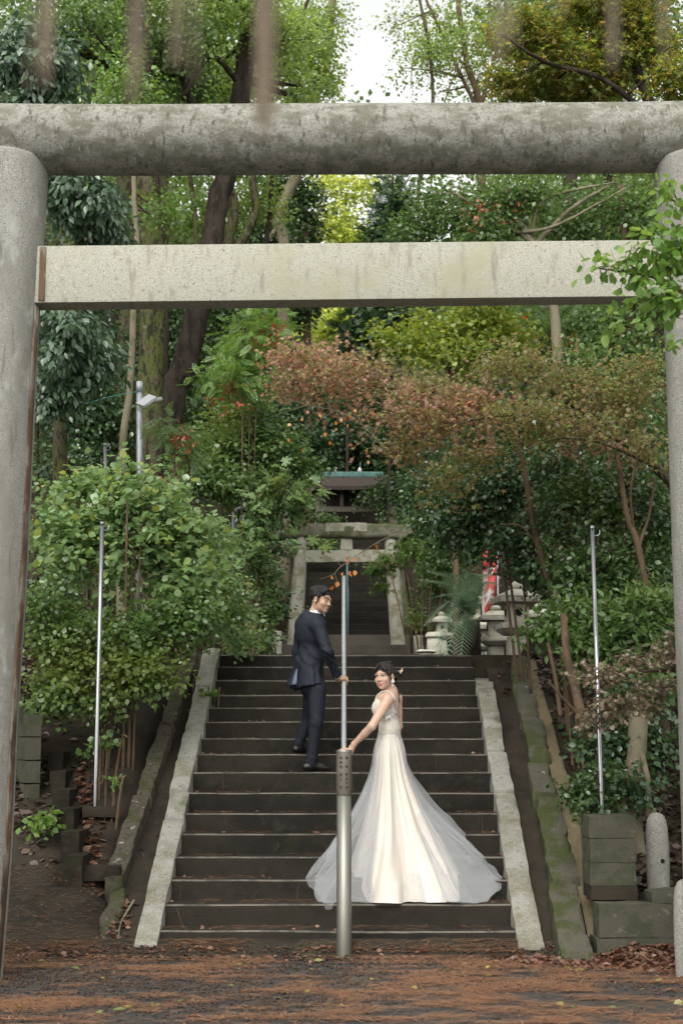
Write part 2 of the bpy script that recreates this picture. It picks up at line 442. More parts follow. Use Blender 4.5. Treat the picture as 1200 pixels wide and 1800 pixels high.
def T(X, Y):
    X, Y = np.asarray(X, float), np.asarray(Y, float)
    n = nosing(Y)
    base = np.where(Y < Y0 - 0.25, 0, n)
    # under the stairs, the channels and the kerbs the soil lies well below
    inner = base - 0.32 * smooth(Y0 - 0.1, Y0 + 0.2, Y) * (1 - smooth(TOPY - 0.2, TOPY + 0.3, Y)) - 0.35 * smooth(U2Y - .4, U2Y + .3, Y) * (1 - smooth(1.2, 1.6, np.abs(X)))
    # right bank: soil held by the low wall, then rising
    rb = np.where(Y < 10.46, 0, np.maximum(np.minimum(0.34 + np.clip(Y - 10.9, 0, 99) * 0.46, n + 0.25), n - 0.12)) + 0.28 * np.clip(X - 2.4, 0, 60) * smooth(10.8, 13, Y)
    # left bank: mortar ramp, then a level of leaf litter, then rising
    ramp = 0.62 * smooth(10.35, 11.7, Y) + np.clip(Y - 11.7, 0, 99) * 0.47
    lb = np.minimum(ramp, n + 0.5) + 0.30 * np.clip(-X - 3.0, 0, 60) * smooth(11.5, 14, Y)
    lb2 = np.minimum(ramp + 0.0, n + 0.02)
    edgeL = -2.05 - np.clip(Y - 11.3, 0, 4) * 0.27
    l = np.where(X < edgeL - 0.12, lb, n - 0.02)
    l = np.where(Y < 11.25, np.minimum(ramp, n + .1), l)
    z = inner * (1 - smooth(1.55, 1.95, np.abs(X)))
    z = z + smooth(1.55, 1.95, np.abs(X)) * np.where(X > 0, np.where(X < 2.05, base - 0.25 * smooth(Y0, Y0 + .3, Y) * (Y < TOPY), rb), l)
    # hillside
    hill = 0.22 * np.clip(np.abs(X) - 6, 0, 80) * smooth(11, 18, Y) + 0.60 * np.clip(Y - 44, 0, 42)
    z = z + hill + 0.10 * fbm(np.stack([X, Y, X * 0], -1), 0.55, 3) * smooth(3.2, 5, np.abs(X)) * smooth(11, 13, Y)
    return z

def Tz(X, Y): return float(T(np.array([X]), np.array([Y]))[0])

# ---------------------------------------------------------------- ground
def axis(*segs):
    a = []
    for lo, hi, st in segs: a += list(np.arange(lo, hi - 1e-6, st))
    a.append(segs[-1][1])
    return np.array(a)
gx = axis((-140, -24, 6), (-24, -6, 1.0), (-6, -3.2, 0.25), (-3.2, 3.2, 0.075), (3.2, 6, 0.25), (6, 24, 1.0), (24, 140, 6))
gy = axis((-60, 4, 4), (4, 9.9, 0.4), (9.9, 16.2, 0.08), (16.2, 30, 0.4), (30, 60, 1.2), (60, 190, 8))
GX, GY = np.meshgrid(gx, gy)
GZ = T(GX, GY)
nx, ny = len(gx), len(gy)
idx = np.arange(nx * ny).reshape(ny, nx)
quads = np.stack([idx[:-1, :-1], idx[:-1, 1:], idx[1:, 1:], idx[1:, :-1]], -1).reshape(-1, 4)
ground = mesh_np('ground', np.stack([GX, GY, GZ], -1).reshape(-1, 3), [quads], M['asphalt'], smooth=True)
ground.data.materials.append(M['concrete_dark']); ground.data.materials.append(M['soil'])
cx = ((gx[:-1] + gx[1:]) / 2)[None, :] + 0 * gy[:-1, None]; cy = ((gy[:-1] + gy[1:]) / 2)[:, None] + 0 * gx[None, :-1]
mi = np.full(cx.shape, 2)
mi[cy < 10.45] = 0
mi[(cy >= 10.3) & (np.abs(cx) < 2.0) & (cy < TOPY)] = 1
mi[(cy >= 10.35) & (cx < -1.5) & (cx > -3.3) & (cy < 12.1)] = 1
mi[(cy >= 12.0) & (cx < -1.5) & (cx > -2.6) & (cy < 13.0)] = 1
mi[(np.abs(cx) < 1.4) & (cy >= TOPY) & (cy < U2Y + 1)] = 1
ground.data.polygons.foreach_set('material_index', mi.reshape(-1).astype(np.int32))
tag(ground, kind='structure')

# ---------------------------------------------------------------- lower flight of steps
st = empty('stone_staircase', (0, Y0, 0), 'wide flight of sixteen dark wet stone steps with the couple standing on it', 'stairs')
def local(o, par):
    """parent a mesh built in world coordinates under an Empty"""
    o.parent = par
    o.matrix_parent_inverse = Matrix.Translation(par.location).inverted()
    return o
for k in range(16):
    x0, x1, y0, z1 = SXL[k] - 0.01, SXR[k] + 0.01, SY[k], SZ[k]
    zb = (SZ[k - 1] if k else 0) - 0.06
    y1 = y0 + TREAD + 0.03 if k < 15 else y0 + 0.9
    bm = bmesh.new()
    nseg = 22
    prof = [(y0, zb), (y0, z1 - 0.012), (y0 + 0.004, z1 - 0.004), (y0 + 0.013, z1), (y1, z1 - 0.002), (y1, zb)]
    rows = []
    for i in range(nseg + 1):
        x = x0 + (x1 - x0) * i / nseg
        wv = 0.006 * float(vnoise(np.array([x * 2.2, k * 3.7, 0.5]))) + 0.003 * float(vnoise(np.array([x * 9, k * 5.1, 2.5])))
        rows.append([bm.verts.new((x, a + (wv if j in (1, 2, 3) else 0), b + (wv * 0.7 if j in (1, 2, 3) else 0))) for j, (a, b) in enumerate(prof)])
    for i in range(nseg):
        for j in range(len(prof)):
            j2 = (j + 1) % len(prof)
            f = bm.faces.new((rows[i][j], rows[i][j2], rows[i + 1][j2], rows[i + 1][j]))
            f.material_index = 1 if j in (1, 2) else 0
    bm.faces.new(rows[0]); bm.faces.new(rows[-1][::-1])
    bmesh.ops.recalc_face_normals(bm, faces=bm.faces[:])
    me = bpy.data.meshes.new('step'); bm.to_mesh(me); bm.free()
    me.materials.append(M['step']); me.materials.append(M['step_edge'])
    o = bpy.data.objects.new('step', me); COL.objects.link(o); local(o, st)
mb = MB()
mb.box(((SXL[0] + SXR[0]) / 2, Y0 - 0.085, 0.02), (SXR[0] - SXL[0] + 0.25, 0.17, 0.075), bev=0.012)
local(mb.build('footing', M['concrete_dark']), st)

# ---------------------------------------------------------------- kerbs, channels
def yinv(py, zf, lo=8.0, hi=20.0):
    for _ in range(50):
        mid = (lo + hi) / 2
        d = mid * CT + (zf(mid) - HC) * ST
        y = 900 - FPX * (-mid * ST + (zf(mid) - HC) * CT) / d
        if y > py: lo = mid
        else: hi = mid
    return (lo + hi) / 2

def stone_run(name, label, cat, m, zf, inner, outer, joints, depth, amp, gap, seed, part='kerb_stone', jit=0.0, rnd=.05):
    """a run of stones up a slope. inner/outer: ((x,y) low, (x,y) high) pixel lines of its top edges"""
    g = empty(name, (0, 0, 0), label, cat)
    def xl(line, py): 
        (xa, ya), (xb, yb) = line
        return xa + (py - ya) / (yb - ya) * (xb - xa)
    r = random.Random(seed)
    for i in range(len(joints) - 1):
        pts = []
        jx, jz = r.uniform(-jit, jit), r.uniform(-jit, jit) * .5
        Ya, Yb = yinv(joints[i], zf) + gap / 2, yinv(joints[i + 1], zf) - gap / 2
        for side in (inner, outer):
            for Yv, py in ((Ya, joints[i]), (Yb, joints[i + 1])):
                z = zf(Yv) + jz
                X = Xat(xl(side, py), Yv, z) + jx
                pts.append(((X, Yv, z - depth), (X, Yv, z)))
        c = [[[pts[a * 2 + b][d] for d in (0, 1)] for b in (0, 1)] for a in (0, 1)]
        L = Yb - Ya
        v, f = rough_block(c, (6, max(4, int(L / 0.06)), 5), amp, 9, seed + i, rnd)
        local(mesh_np(part, v, f, m, smooth=True), g)
    return g

zk = lambda Y: float(nosing(Y)) + 0.02 + 0.085 * min(1, max(0, (Y - 10.7) / 4.6))
kl = stone_run('stair_kerb', 'pale stone kerb down the side of the steps nearest the man', 'kerb', M['kerb'], zk,
          ((277, 1663), (386, 1137)), ((236, 1663), (357, 1137)), [1664, 1500, 1438, 1388, 1330, 1282, 1205, 1137], 0.34, 0.006, 0.036, 3, jit=.009, rnd=.07)
kr = stone_run('stair_kerb', 'pale stone kerb down the side of the steps nearest the spread wedding train', 'kerb', M['kerb'], zk,
          ((911, 1668), (826, 1135)), ((957, 1668), (854, 1135)), [1669, 1441, 1390, 1318, 1282, 1208, 1135], 0.34, 0.006, 0.036, 11, jit=.009, rnd=.07)
kr['group'] = kl['group'] = 'pale kerbs edging the lower steps'

zm = lambda Y: float(nosing(Y)) + 0.07
mr = stone_run('mossy_kerb', 'uneven run of green mossy kerb stones beside the concrete block pedestal', 'kerb', M['moss_stone'], zm,
          ((988, 1676), (893, 1140)), ((1047, 1676), (921, 1140)), [1676, 1548, 1396, 1335, 1258, 1213, 1184, 1157, 1140], 0.36, 0.018, 0.040, 21, 'mossy_stone', 0.024, .10)
ml = stone_run('mossy_kerb', 'lichen spotted mossy kerb stones beside the stepped concrete blocks', 'kerb', M['lichen_stone'], zm,
          ((217, 1545), (352, 1138)), ((186, 1545), (327, 1138)), [1545, 1396, 1332, 1272, 1215, 1170, 1138], 0.36, 0.016, 0.026, 31, 'mossy_stone', 0.012, .09)
mr['group'] = ml['group'] = 'mossy kerbs outside the drain channels'

def sheet(name, left, right, zf, ys, m, n=10, bumpy=0.0, kind='structure', skirt=0.25):
    V, F = [], []
    for py in ys:
        Yv = yinv(py, zf); z = zf(Yv)
        a = Xat(np.interp(-py, [-p[1] for p in left], [p[0] for p in left]), Yv, z)
        b = Xat(np.interp(-py, [-p[1] for p in right], [p[0] for p in right]), Yv, z)
        for i in range(n + 1):
            x = a + (b - a) * i / n
            V.append((x, Yv, z + bumpy * float(fbm(np.array([x, Yv, 0.3]), 5, 4)) - (0.0)))
        V.append((b + .02, Yv, z - skirt))
    w = n + 2
    for j in range(len(ys) - 1):
        for i in range(w - 1):
            F.append((j * w + i, j * w + i + 1, (j + 1) * w + i + 1, (j + 1) * w + i))
    o = mesh_np(name, V, F, m, smooth=True)
    return tag(o, kind=kind)
ys_r = list(np.linspace(1672, 1160, 40))
zc = lambda Y: float(nosing(Y)) - 0.07
sheet('drain_channel', [(950, 1672), (850, 1150)], [(1000, 1672), (900, 1150)], zc, ys_r, M['concrete_dark'], bumpy=0.006)
sheet('drain_channel', [(190, 1650), (330, 1150)], [(245, 1650), (362, 1150)], zc, list(np.linspace(1650, 1160, 40)), M['concrete_dark'], bumpy=0.006)
zmo = lambda Y: float(nosing(Y)) + 0.0
o = sheet('mortar_wall', [(1040, 1676), (918, 1145)], [(1061, 1676), (1050, 1620), (1038, 1560), (1036, 1440), (1008, 1395), (986, 1330), (966, 1250), (946, 1180), (934, 1145)], zmo,
      list(np.linspace(1676, 1160, 50)), M['mortar'], bumpy=0.016, kind=None, skirt=0.55)
tag(o, 'smooth tan mortar bank between mossy kerb and concrete block pedestal', 'wall')
for xx, yy, seed in ((188, 1600, 5),):
    c0 = P(190, 1652, 10.72)
    a = P(165, 1650, 10.7); b = P(213, 1548, 11.25)
    w = 0.10
    cor = [[[(-0.10, 0, -0.2), (-0.07, 0, 0.02)], [(-0.11, 0.5, 0.0), (-0.07, 0.48, 0.36)]], [[(0.08, 0, -0.2), (0.05, 0, 0.02)], [(0.10, 0.5, 0), (0.07, 0.48, 0.37)]]]
    cor = [[[np.array(q) + np.array((P(188, 1650, 10.78)[0], 10.78, 0.03)) for q in r1] for r1 in r0] for r0 in cor]
    v, f = rough_block(cor, (6, 8, 6), 0.03, 6, 9, .12)
    tag(mesh_np('boulder', v, f, M['lichen_stone'], smooth=True), 'long rounded lichen spotted boulder at the foot of the mossy kerb', 'rock')

# stepped concrete blocks on the left
blocks = [(128, 1505, 1549, 11.25), (122, 1462, 1506, 11.6), (114, 1422, 1466, 11.95), (107, 1388, 1426, 12.3), (101, 1355, 1391, 12.65), (97, 1322, 1358, 13.0)]
names = ['lowest of the six blocks stepping down the concrete slope', 'second lowest of the six blocks stepping down the slope', 'third block up in the stepped row beside the slope',
         'fourth block up in the stepped row beside the slope', 'second highest of the six blocks stepping down the slope', 'highest of the six blocks stepping down the slope']
for (px, yt, yb, Yb), lab in zip(blocks, names):
    pt, pb = P(px, yt, Yb), P(px, yb, Yb)
    h = pt[2] - pb[2]
    cor = [[[(pb[0] + sx * 0.07, Yb + sy, pb[2] - 0.12 if sz == 0 else pt[2]) for sz in (0, 1)] for sy in (0, 0.46)] for sx in (-1, 1)]
    v, f = rough_block(cor, (4, 8, 5), 0.006, 14, int(px), .012)
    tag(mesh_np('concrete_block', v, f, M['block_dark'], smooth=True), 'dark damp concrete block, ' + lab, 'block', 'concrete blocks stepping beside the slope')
v, f = rough_block([[[(x, y, z) for z in (0, 0.09)] for y in (0, 0.10)] for x in (0, 0.30)], (8, 3, 3), 0.008, 12, 4, .05)
pk = P(143, 1437, 12.2)
tag(mesh_np('kerb_stone', v + np.array((pk[0], 12.2, pk[2])), f, M['concrete_dark'], smooth=True), 'short concrete sill at the foot of the steel pole over the slope', 'kerb')
v, f = rough_block([[[(x, y, z) for z in (0, 0.12)] for y in (0, 0.12)] for x in (0, 0.30)], (8, 3, 3), 0.01, 12, 5, .05)
pk = P(143, 1550, 11.3)
tag(mesh_np('kerb_stone', v + np.array((pk[0], 11.3, pk[2])), f, M['concrete_dark'], smooth=True), 'short damp stone sill between the lowest block and the mossy kerb', 'kerb')

# block retaining wall far left
rw = empty('retaining_wall', (0, 0, 0), 'grey green concrete block retaining wall behind the stone gate pillar', 'wall')
A, B = np.array((-2.72, 12.5)), np.array((-3.9, 15.2))
for r_ in range(5):
    for c_ in range(7):
        t0, t1 = c_ / 7, (c_ + 1) / 7
        off = 0.0
        a, b = A + (B - A) * (t0 + 0.003), A + (B - A) * (t1 - 0.003)
        z0 = 0.75 + r_ * 0.2 + c_ * 0.10
        nrm = np.array((B[1] - A[1], A[0] - B[0])); nrm = nrm / np.linalg.norm(nrm) * 0.12
        cor = [[[(*(q + nrm * s), z0 + (0.004 if d == 0 else 0.194)) for d in (0, 1)] for s in (0, 1)] for q in (a, b)]
        v, f = rough_block(cor, (5, 2, 3), 0.004, 10, r_ * 9 + c_, .01)
        local(mesh_np('wall_block', v, f, M['concrete_block'], smooth=True), rw)

# ---------------------------------------------------------------- right: low wall, pedestal, bollards
lw = empty('low_wall', (0, 0, 0), 'low dark mossy concrete wall under the pedestal, with leaf litter at its foot', 'wall')
xl = P(1049, 1600, 10.42)[0]
for i, (xa, xb, za, zb2) in enumerate(((xl, xl + 0.9, 0.145, 0.375), (xl + 0.905, xl + 2.2, 0.145, 0.372), (xl - .02, xl + 2.2, -0.08, 0.141))):
    v, f = rough_block([[[(x, y, z) for z in (za, zb2)] for y in (10.40 - (0.02 if i == 2 else 0), 10.62)] for x in (xa, xb)], (14, 3, 5), 0.005, 8, 40 + i, .008)
    local(mesh_np('wall_block', v, f, M['concrete_block'], smooth=True), lw)
v, f = rough_block([[[(x, y, z) for z in (0.37, 0.45)] for y in (10.45, 10.75)] for x in (P(1142, 1575, 10.5)[0], P(1142, 1575, 10.5)[0] + .8)], (10, 4, 2), 0.012, 9, 77, .08)
local(mesh_np('coping_stone', v, f, M['concrete_block'], smooth=True), lw)

pd = empty('block_pedestal', (0, 0, 0), 'stacked square pedestal of four mossy concrete courses with a steel pole behind', 'pedestal')
px0, px1 = P(1036, 1500, 10.62)[0], P(1117, 1500, 10.62)[0]
ycs = [1582, 1557.5, 1516, 1474, 1434]
for i in range(4):
    za, zb2 = P(1070, ycs[i], 10.62)[2], P(1070, ycs[i + 1], 10.62)[2]
    dx = (0.004, -0.003, 0.002, -0.003)[i]
    v, f = rough_block([[[(x + dx, y, z) for z in (za + 0.0015, zb2 - 0.0015)] for y in (10.62 + (.003 * (i % 2)), 10.98)] for x in (px0, px1)], (8, 8, 5), 0.0035, 12, 60 + i, .008)
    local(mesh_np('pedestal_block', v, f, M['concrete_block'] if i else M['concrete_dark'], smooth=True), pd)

def bollard(px, ytop, ybot, Yv, halfw, label, hole=None):
    b = empty('stone_bollard', (P(px, ybot, Yv)[0], Yv, P(px, ybot, Yv)[2]), label, 'bollard', 'round topped granite bollards')
    h = P(px, ytop, Yv)[2] - P(px, ybot, Yv)[2]
    r = halfw
    prof = [(r * .93, -0.2), (r * 1.0, 0.02), (r * 1.05, h * .35), (r * 1.03, h * .6), (r * .97, h * .8), (r * .84, h * .91), (r * .6, h * .97), (r * .3, h * .995), (0.004, h)]
    MB().lathe(prof, seg=28).build('shaft', M['granite'], b, smooth=True)
    if hole:
        q = P(hole[0], hole[1], Yv)
        rr = 0.017
        m2 = MB()
        m2.tube([(q[0] - b.location.x, -r * 1.045, q[2] - b.location.z), (q[0] - b.location.x, -r * .6, q[2] - b.location.z)], [rr, rr], 14)
        m2.build('rope_hole', M['hole'], b)
    return b
bollard(1157, 1428, 1566, 10.95, 0.083, 'grey granite bollard with a round hole standing on the low wall', (1159, 1512))
bollard(1209, 1545, 1719, 9.66, 0.080, 'granite bollard cut by the picture edge beside the low wall')

# ---------------------------------------------------------------- big torii
TY = 9.5
tor = empty('stone_torii', (0, TY, 0), 'large weathered grey stone gate framing the whole picture, with round top log', 'gate')
def pillar(edge_pts, side, hid_r):
    """edge_pts: pixel points on the inner silhouette (bottom -> top)"""
    V, prof = MB(), []
    e = [P(x, y, TY) for x, y in edge_pts]
    zt = e[-1][2]
    pts, rad = [], []
    for k, q in enumerate(e):
        r = hid_r[0] + (hid_r[1] - hid_r[0]) * (q[2] / zt)
        pts.append((q[0] - side * r, TY, q[2])); rad.append(r)
    pts = [(pts[0][0] * 1.0, TY, -0.3)] + pts
    rad = [rad[0]] + rad
    return pts, rad
lp, lr = pillar([(2, 1737), (20, 1500), (32, 1250), (48, 1000), (64, 650), (76, 430), (85, 306)], 1, (0.315, 0.262))
rp, rr = pillar([(1207, 1737), (1200, 1500), (1194, 1300), (1183, 1000), (1171, 650), (1160, 430), (1150, 306)], -1, (0.315, 0.262))
for pts, rad in ((lp, lr), (rp, rr)):
    top = pts[-1]
    p2 = spline(pts + [(top[0] + (top[0] - pts[-2][0]) * .3, TY, top[2] + 0.10)], 30)
    r2 = np.interp(np.linspace(0, 1, 30), np.linspace(0, 1, len(rad) + 1), rad + [rad[-1] * 0.97])
    m_ = MB().tube(p2, r2, 40)
    o = m_.build('pillar', M['granite'], smooth=True); local(o, tor)
zc_, rc_ = 5.715, 0.245
V = spline([(-4.6, TY, zc_ + 0.06), (-2.2, TY, zc_ - 0.005), (0, TY, zc_), (2.2, TY, zc_ + 0.012), (4.6, TY, zc_ + 0.08)], 60)
o = MB().tube(V, rc_, 44).build('top_log', M['granite_log'], smooth=True); local(o, tor)
def poly_beam(x0, x1, y0, y1, zl, zr, bev):
    (za0, za1), (zb0, zb1) = zl, zr
    bm = bmesh.new()
    vs = [bm.verts.new(q) for q in ((x0, y0, za0), (x1, y0, zb0), (x1, y1, zb0), (x0, y1, za0), (x0, y0, za1), (x1, y0, zb1), (x1, y1, zb1), (x0, y1, za1))]
    for f in ((0, 3, 2, 1), (4, 5, 6, 7), (0, 1, 5, 4), (1, 2, 6, 5), (2, 3, 7, 6), (3, 0, 4, 7)): bm.faces.new([vs[i] for i in f])
    bmesh.ops.bevel(bm, geom=bm.edges[:], offset=bev, segments=2, profile=.6, affect='EDGES')
    me = bpy.data.meshes.new('tie_beam'); bm.to_mesh(me); bm.free()
    return me
zl = (P(75, 532, 9.41)[2], P(75, 432, 9.41)[2]); zr = (P(1160, 520, 9.41)[2], P(1160, 421, 9.41)[2])
xa, xb = P(60, 480, 9.41)[0], P(1180, 480, 9.41)[0]
me = poly_beam(xa, xb, 9.41, 9.60, zl, zr, 0.008); me.materials.append(M['granite_beam'])
o = bpy.data.objects.new('tie_beam', me); COL.objects.link(o); local(o, tor)
# rust run down the pillar and the beam socket
m_ = MB()
ed = [(1, 1737), (20, 1500), (32, 1250), (48, 1000), (64, 650), (71, 545)]
pp = [P(x - 4.5, y, TY) for x, y in ed]
V, F = [], []
for i, ((x, y), q) in enumerate(zip(ed, pp)):
    r = lr[0] + (lr[-1] - lr[0]) * (q[2] / pp[-1][2]) * .9
    cxp = P(x, y, TY)[0] - r
    for a in (-21, -16, -11, -6):
        V.append((cxp + (r + 0.003) * math.cos(R(a)), TY + (r + 0.003) * math.sin(R(a)), q[2]))
for i in range(len(ed) - 1):
    for k in range(3): F.append((i * 4 + k, i * 4 + k + 1, i * 4 + k + 5, i * 4 + k + 4))
o = mesh_np('rust_streak', V, F, M['rust'], smooth=True); local(o, tor)
mod = o.modifiers.new('solid', 'SOLIDIFY'); mod.thickness = 0.004; mod.offset = 0
m_ = MB()
xs = [P(x, 480, 9.40)[0] for x in (69, 80)]
m_.box(((xs[0] + xs[1]) / 2, 9.408, (zl[0] + zl[1]) / 2 + .002), (xs[1] - xs[0], 0.012, zl[1] - zl[0] - 0.02), bev=.002)
o = m_.build('rust_streak', M['rust']); local(o, tor)

# ---------------------------------------------------------------- central post with donors' names, and the rail
PY = 10.50
pc = (P(604.5, 1400, PY)[0], PY, 0)
post = empty('name_post', pc, 'thick steel post engraved with donor names standing before the steps', 'post')
zt, zs, zs2 = P(604, 1319, PY)[2], P(604, 1397, PY)[2], P(604, 1402, PY)[2]
MB().lathe([(0.056, -0.1), (0.0545, 0.0), (0.0525, zs - 0.002)], seg=32).build('shaft', M['post_steel'], post, smooth=True)
MB().lathe([(0.0555, zs), (0.0565, zs + 0.004), (0.0565, zt - 0.016), (0.0555, zt - 0.013)], seg=32).build('name_sleeve', M['post_bronze'], post, smooth=False, auto=40)
MB().lathe([(0.0575, zt - 0.014), (0.058, zt - 0.002), (0.054, zt + 0.004), (0.02, zt + 0.006), (0.002, zt + 0.006)], seg=32).build('cap', M['post_steel'], post, auto=40)
MB().lathe([(0.075, 0.0), (0.075, 0.006), (0.055, 0.012)], seg=32).build('base_collar', M['post_steel'], post, auto=40)

def inscription(chars, xoff, par, r):
    """chars: (character, pixel y of its centre); raised dark characters bent round the sleeve"""
    V, F = [], []
    for ch, py in chars:
        cu = bpy.data.curves.new('glyph', 'FONT')
        cu.body = ch; cu.size = 0.0215; cu.align_x = 'CENTER'; cu.align_y = 'CENTER'; cu.extrude = 0.0006; cu.resolution_u = 3
        cu.offset = 0.0005
        ob = bpy.data.objects.new('glyph', cu); COL.objects.link(ob)
        dg = bpy.context.evaluated_depsgraph_get()
        me = bpy.data.meshes.new_from_object(ob.evaluated_get(dg))
        b = len(V); z = P(604, py, PY)[2]
        for v in me.vertices:
            a = (v.co.x + xoff) / r
            rr = r + 0.0003 + v.co.z
            V.append((rr * math.sin(a), -rr * math.cos(a), z + v.co.y * 1.0))
        F += [tuple(b + i for i in p.vertices) for p in me.polygons]
        bpy.data.objects.remove(ob); bpy.data.curves.remove(cu); bpy.data.meshes.remove(me)
    return mesh_np('inscription', V, F, M['letter'], par)
inscription([('奉', 1332.5), ('納', 1347.5), ('野', 1361.5), ('村', 1369), ('六', 1376.5), ('郎', 1384)], 0.0195, post, 0.0565)
inscription([('祝', 1332.5), ('還', 1340.5), ('暦', 1348), ('高', 1362), ('山', 1370), ('弘', 1383.5)], -0.0235, post, 0.0565)

rail = empty('handrail', (0, 12, 0), 'shiny steel handrail climbing the middle of the lower steps', 'handrail')
RZ = lambda Y: 1.46 + 0.48 * (Y - 11.9)
rx = lambda Y: (604.2 - 600) / FPX * Y
rail_pts = [(rx(Y), Y, RZ(Y)) for Y in np.linspace(11.15, 15.74, 20)]
o = MB().tube([(rx(11.1), 11.12, 0.75)] + rail_pts[:1] + rail_pts[1:] , 0.0215, 16).build('rail', M['steel_rail'], smooth=True); local(o, rail)
for Yv in (11.25, 13.42, 15.60):
    zb = float(step_z(0, Yv))
    o = MB().tube([(rx(Yv), Yv, zb - .02), (rx(Yv), Yv, RZ(Yv))], 0.017, 14).build('baluster', M['steel_rail'], smooth=True); local(o, rail)

# ---------------------------------------------------------------- bare steel poles
def steel_pole(px0, yb, px1, yt, Yv, r, label):
    a, b = P(px0, yb, Yv), P(px1, yt, Yv)
    g = empty('flag_pole', a, label, 'pole', 'bare stainless flag poles')
    d = b - a
    MB().tube([(0, 0, -0.25), (0, 0, 0.0), d], [r * 1.0, r, r], 16).build('shaft', M['steel'], g, smooth=True)
    m_ = MB()
    m_.tube([d + np.array((r, 0, -0.06)), d + np.array((r + .03, 0, -0.06)), d + np.array((r + .04, 0, -0.04)), d + np.array((r + .04, 0, -0.015))], 0.005, 8)
    m_.build('hook', M['steel'], g, smooth=True)
    MB().lathe([(r * 1.1, d[2] - .004), (r * 1.1, d[2] + .012), (r * .6, d[2] + .02)], (d[0], d[1], 0), 16).build('cap', M['steel'], g, auto=40)
    return g
steel_pole(167.5, 1420, 180, 920, 12.3, 0.0195, 'stainless steel pole rising from the concrete slope past the bright green shrub')
steel_pole(1057, 1432, 1040, 928, 11.0, 0.0175, 'stainless steel pole standing behind the mossy block pedestal')
steel_pole(187, 960, 185, 782, 15.5, 0.0190, 'short visible tip of a steel pole above the bright green shrub')

# ---------------------------------------------------------------- lamps on poles
lp_ = empty('lamp_post', P(246, 1000, 17), 'grey pipe lamp post with two flat floodlights beside the mossy trunk', 'lamp post')
b0 = np.array(lp_.location)
q = lambda x, y, dY=0: P(x, y, 17 + dY) - b0
MB().tube([q(246, 1000) - (0, 0, 1.2), q(246, 830), q(245.5, 690)], 0.036, 16).build('pole', M['galv'], lp_, smooth=True)
MB().tube([q(245.5, 690), q(245.4, 671)], [0.041, 0.041], 16).build('cap', M['galv'], lp_, smooth=True)
for (x, y, dY, rx_, ry_, rz_) in ((258, 705, -0.25, R(24), R(-38), R(12)), (266, 706, 0.12, R(18), R(-14), R(-20))):
    m_ = MB()
    Rm = np.array((Matrix.Rotation(rz_, 3, 'Z') @ Matrix.Rotation(ry_, 3, 'Y') @ Matrix.Rotation(rx_, 3, 'X')))
    hd = m_.box(q(x, y, dY), (0.20, 0.28, 0.045), Rm, 0.012).build('lamp_head', M['lamp_white'], lp_)
    m_ = MB(); m_.box(q(x, y, dY) + Rm @ np.array((0, 0, -0.024)), (0.165, 0.24, 0.006), Rm, 0.002).build('lens', M['lamp_glass'], hd)
    MB().tube([q(246, 712), (q(246, 712) + q(x, y, dY)) / 2 - (0, 0, .03), q(x, y, dY)], 0.010, 8).build('bracket', M['galv'], lp_)
o = MB().tube(spline([P(128, 712, 16.2), P(160, 707, 16.5), P(195, 697, 16.7), P(244, 688, 17)], 14), 0.005, 6).build('cable', M['wire'])
tag(o, 'thin green cable running from the lamp post into the dark leaves', 'cable')
lp2 = empty('lamp_post', P(407, 1060, 20), 'slim grey lamp post with one slanted lamp head among green leaves', 'lamp post')
b0 = np.array(lp2.location); q = lambda x, y, dY=0: P(x, y, 20 + dY) - b0
MB().tube([q(406, 1060) - (0, 0, 1), q(408, 980), q(410, 899)], 0.026, 12).build('pole', M['galv'], lp2, smooth=True)
Rm = np.array(Matrix.Rotation(R(-24), 3, 'Y') @ Matrix.Rotation(R(10), 3, 'X'))
m_ = MB(); m_.box(q(424, 892), (0.24, 0.16, 0.045), Rm, 0.014).build('lamp_head', M['lamp_white'], lp2)
MB().tube([q(410, 902), q(424, 893)], 0.012, 8).build('bracket', M['galv'], lp2)

# ---------------------------------------------------------------- upper torii, upper steps, shrine gate
T2Y = 28.0
M['log_far'] = surf('mossy_far_log', (0.20, 0.19, 0.145), [(3.2, (0.095, 0.105, 0.045), 0.42, 0.58), (16, (0.30, 0.29, 0.25), 0.60, 0.70), (8, (0.09, 0.08, 0.06), .56, .7)], 0.92, (25, 0.6))
M['post_far'] = surf('lichen_far_post', (0.42, 0.40, 0.33), [(6, (0.25, 0.235, 0.15), 0.48, 0.62), (14, (0.52, 0.51, 0.45), 0.58, 0.70)], 0.92, (30, 0.4))
tor2 = empty('mossy_torii', P(600, 1117, T2Y), 'smaller mossy stone gate at the foot of the far dark steps', 'gate')
def tpt(x, y, dY=0): return P(x, y, T2Y + dY)
for (xb, xt) in ((519, 531), (698, 686)):
    pts = spline([tpt(xb - (xt - xb) * .15, 1140), tpt(xb, 1117), tpt((xb + xt) / 2, 1030), tpt(xt, 940)], 14)
    o = MB().tube(pts, np.linspace(0.158, 0.128, 14), 22, wob=0.012).build('pillar', M['post_far'], smooth=True); local(o, tor2)
    o2 = None
pts = spline([tpt(452, 932), tpt(530, 934), tpt(608, 935), tpt(690, 935), tpt(738, 931)], 30)
v, f = rough_block([[[(tpt(x, y)[0], T2Y + s, tpt(x, y)[2]) for y in (947, 922)] for s in (-0.16, 0.16)] for x in (455, 738)], (36, 4, 4), 0.022, 3, 5, .10)
local(mesh_np('top_log', v, f, M['log_far'], smooth=True), tor2)
v, f = rough_block([[[(tpt(x, y)[0], T2Y + s, tpt(x, y)[2]) for y in (989, 967)] for s in (-0.09, 0.09)] for x in (528, 690)], (26, 4, 4), 0.012, 5, 6, .06)
local(mesh_np('tie_beam', v, f, M['post_far'], smooth=True), tor2)
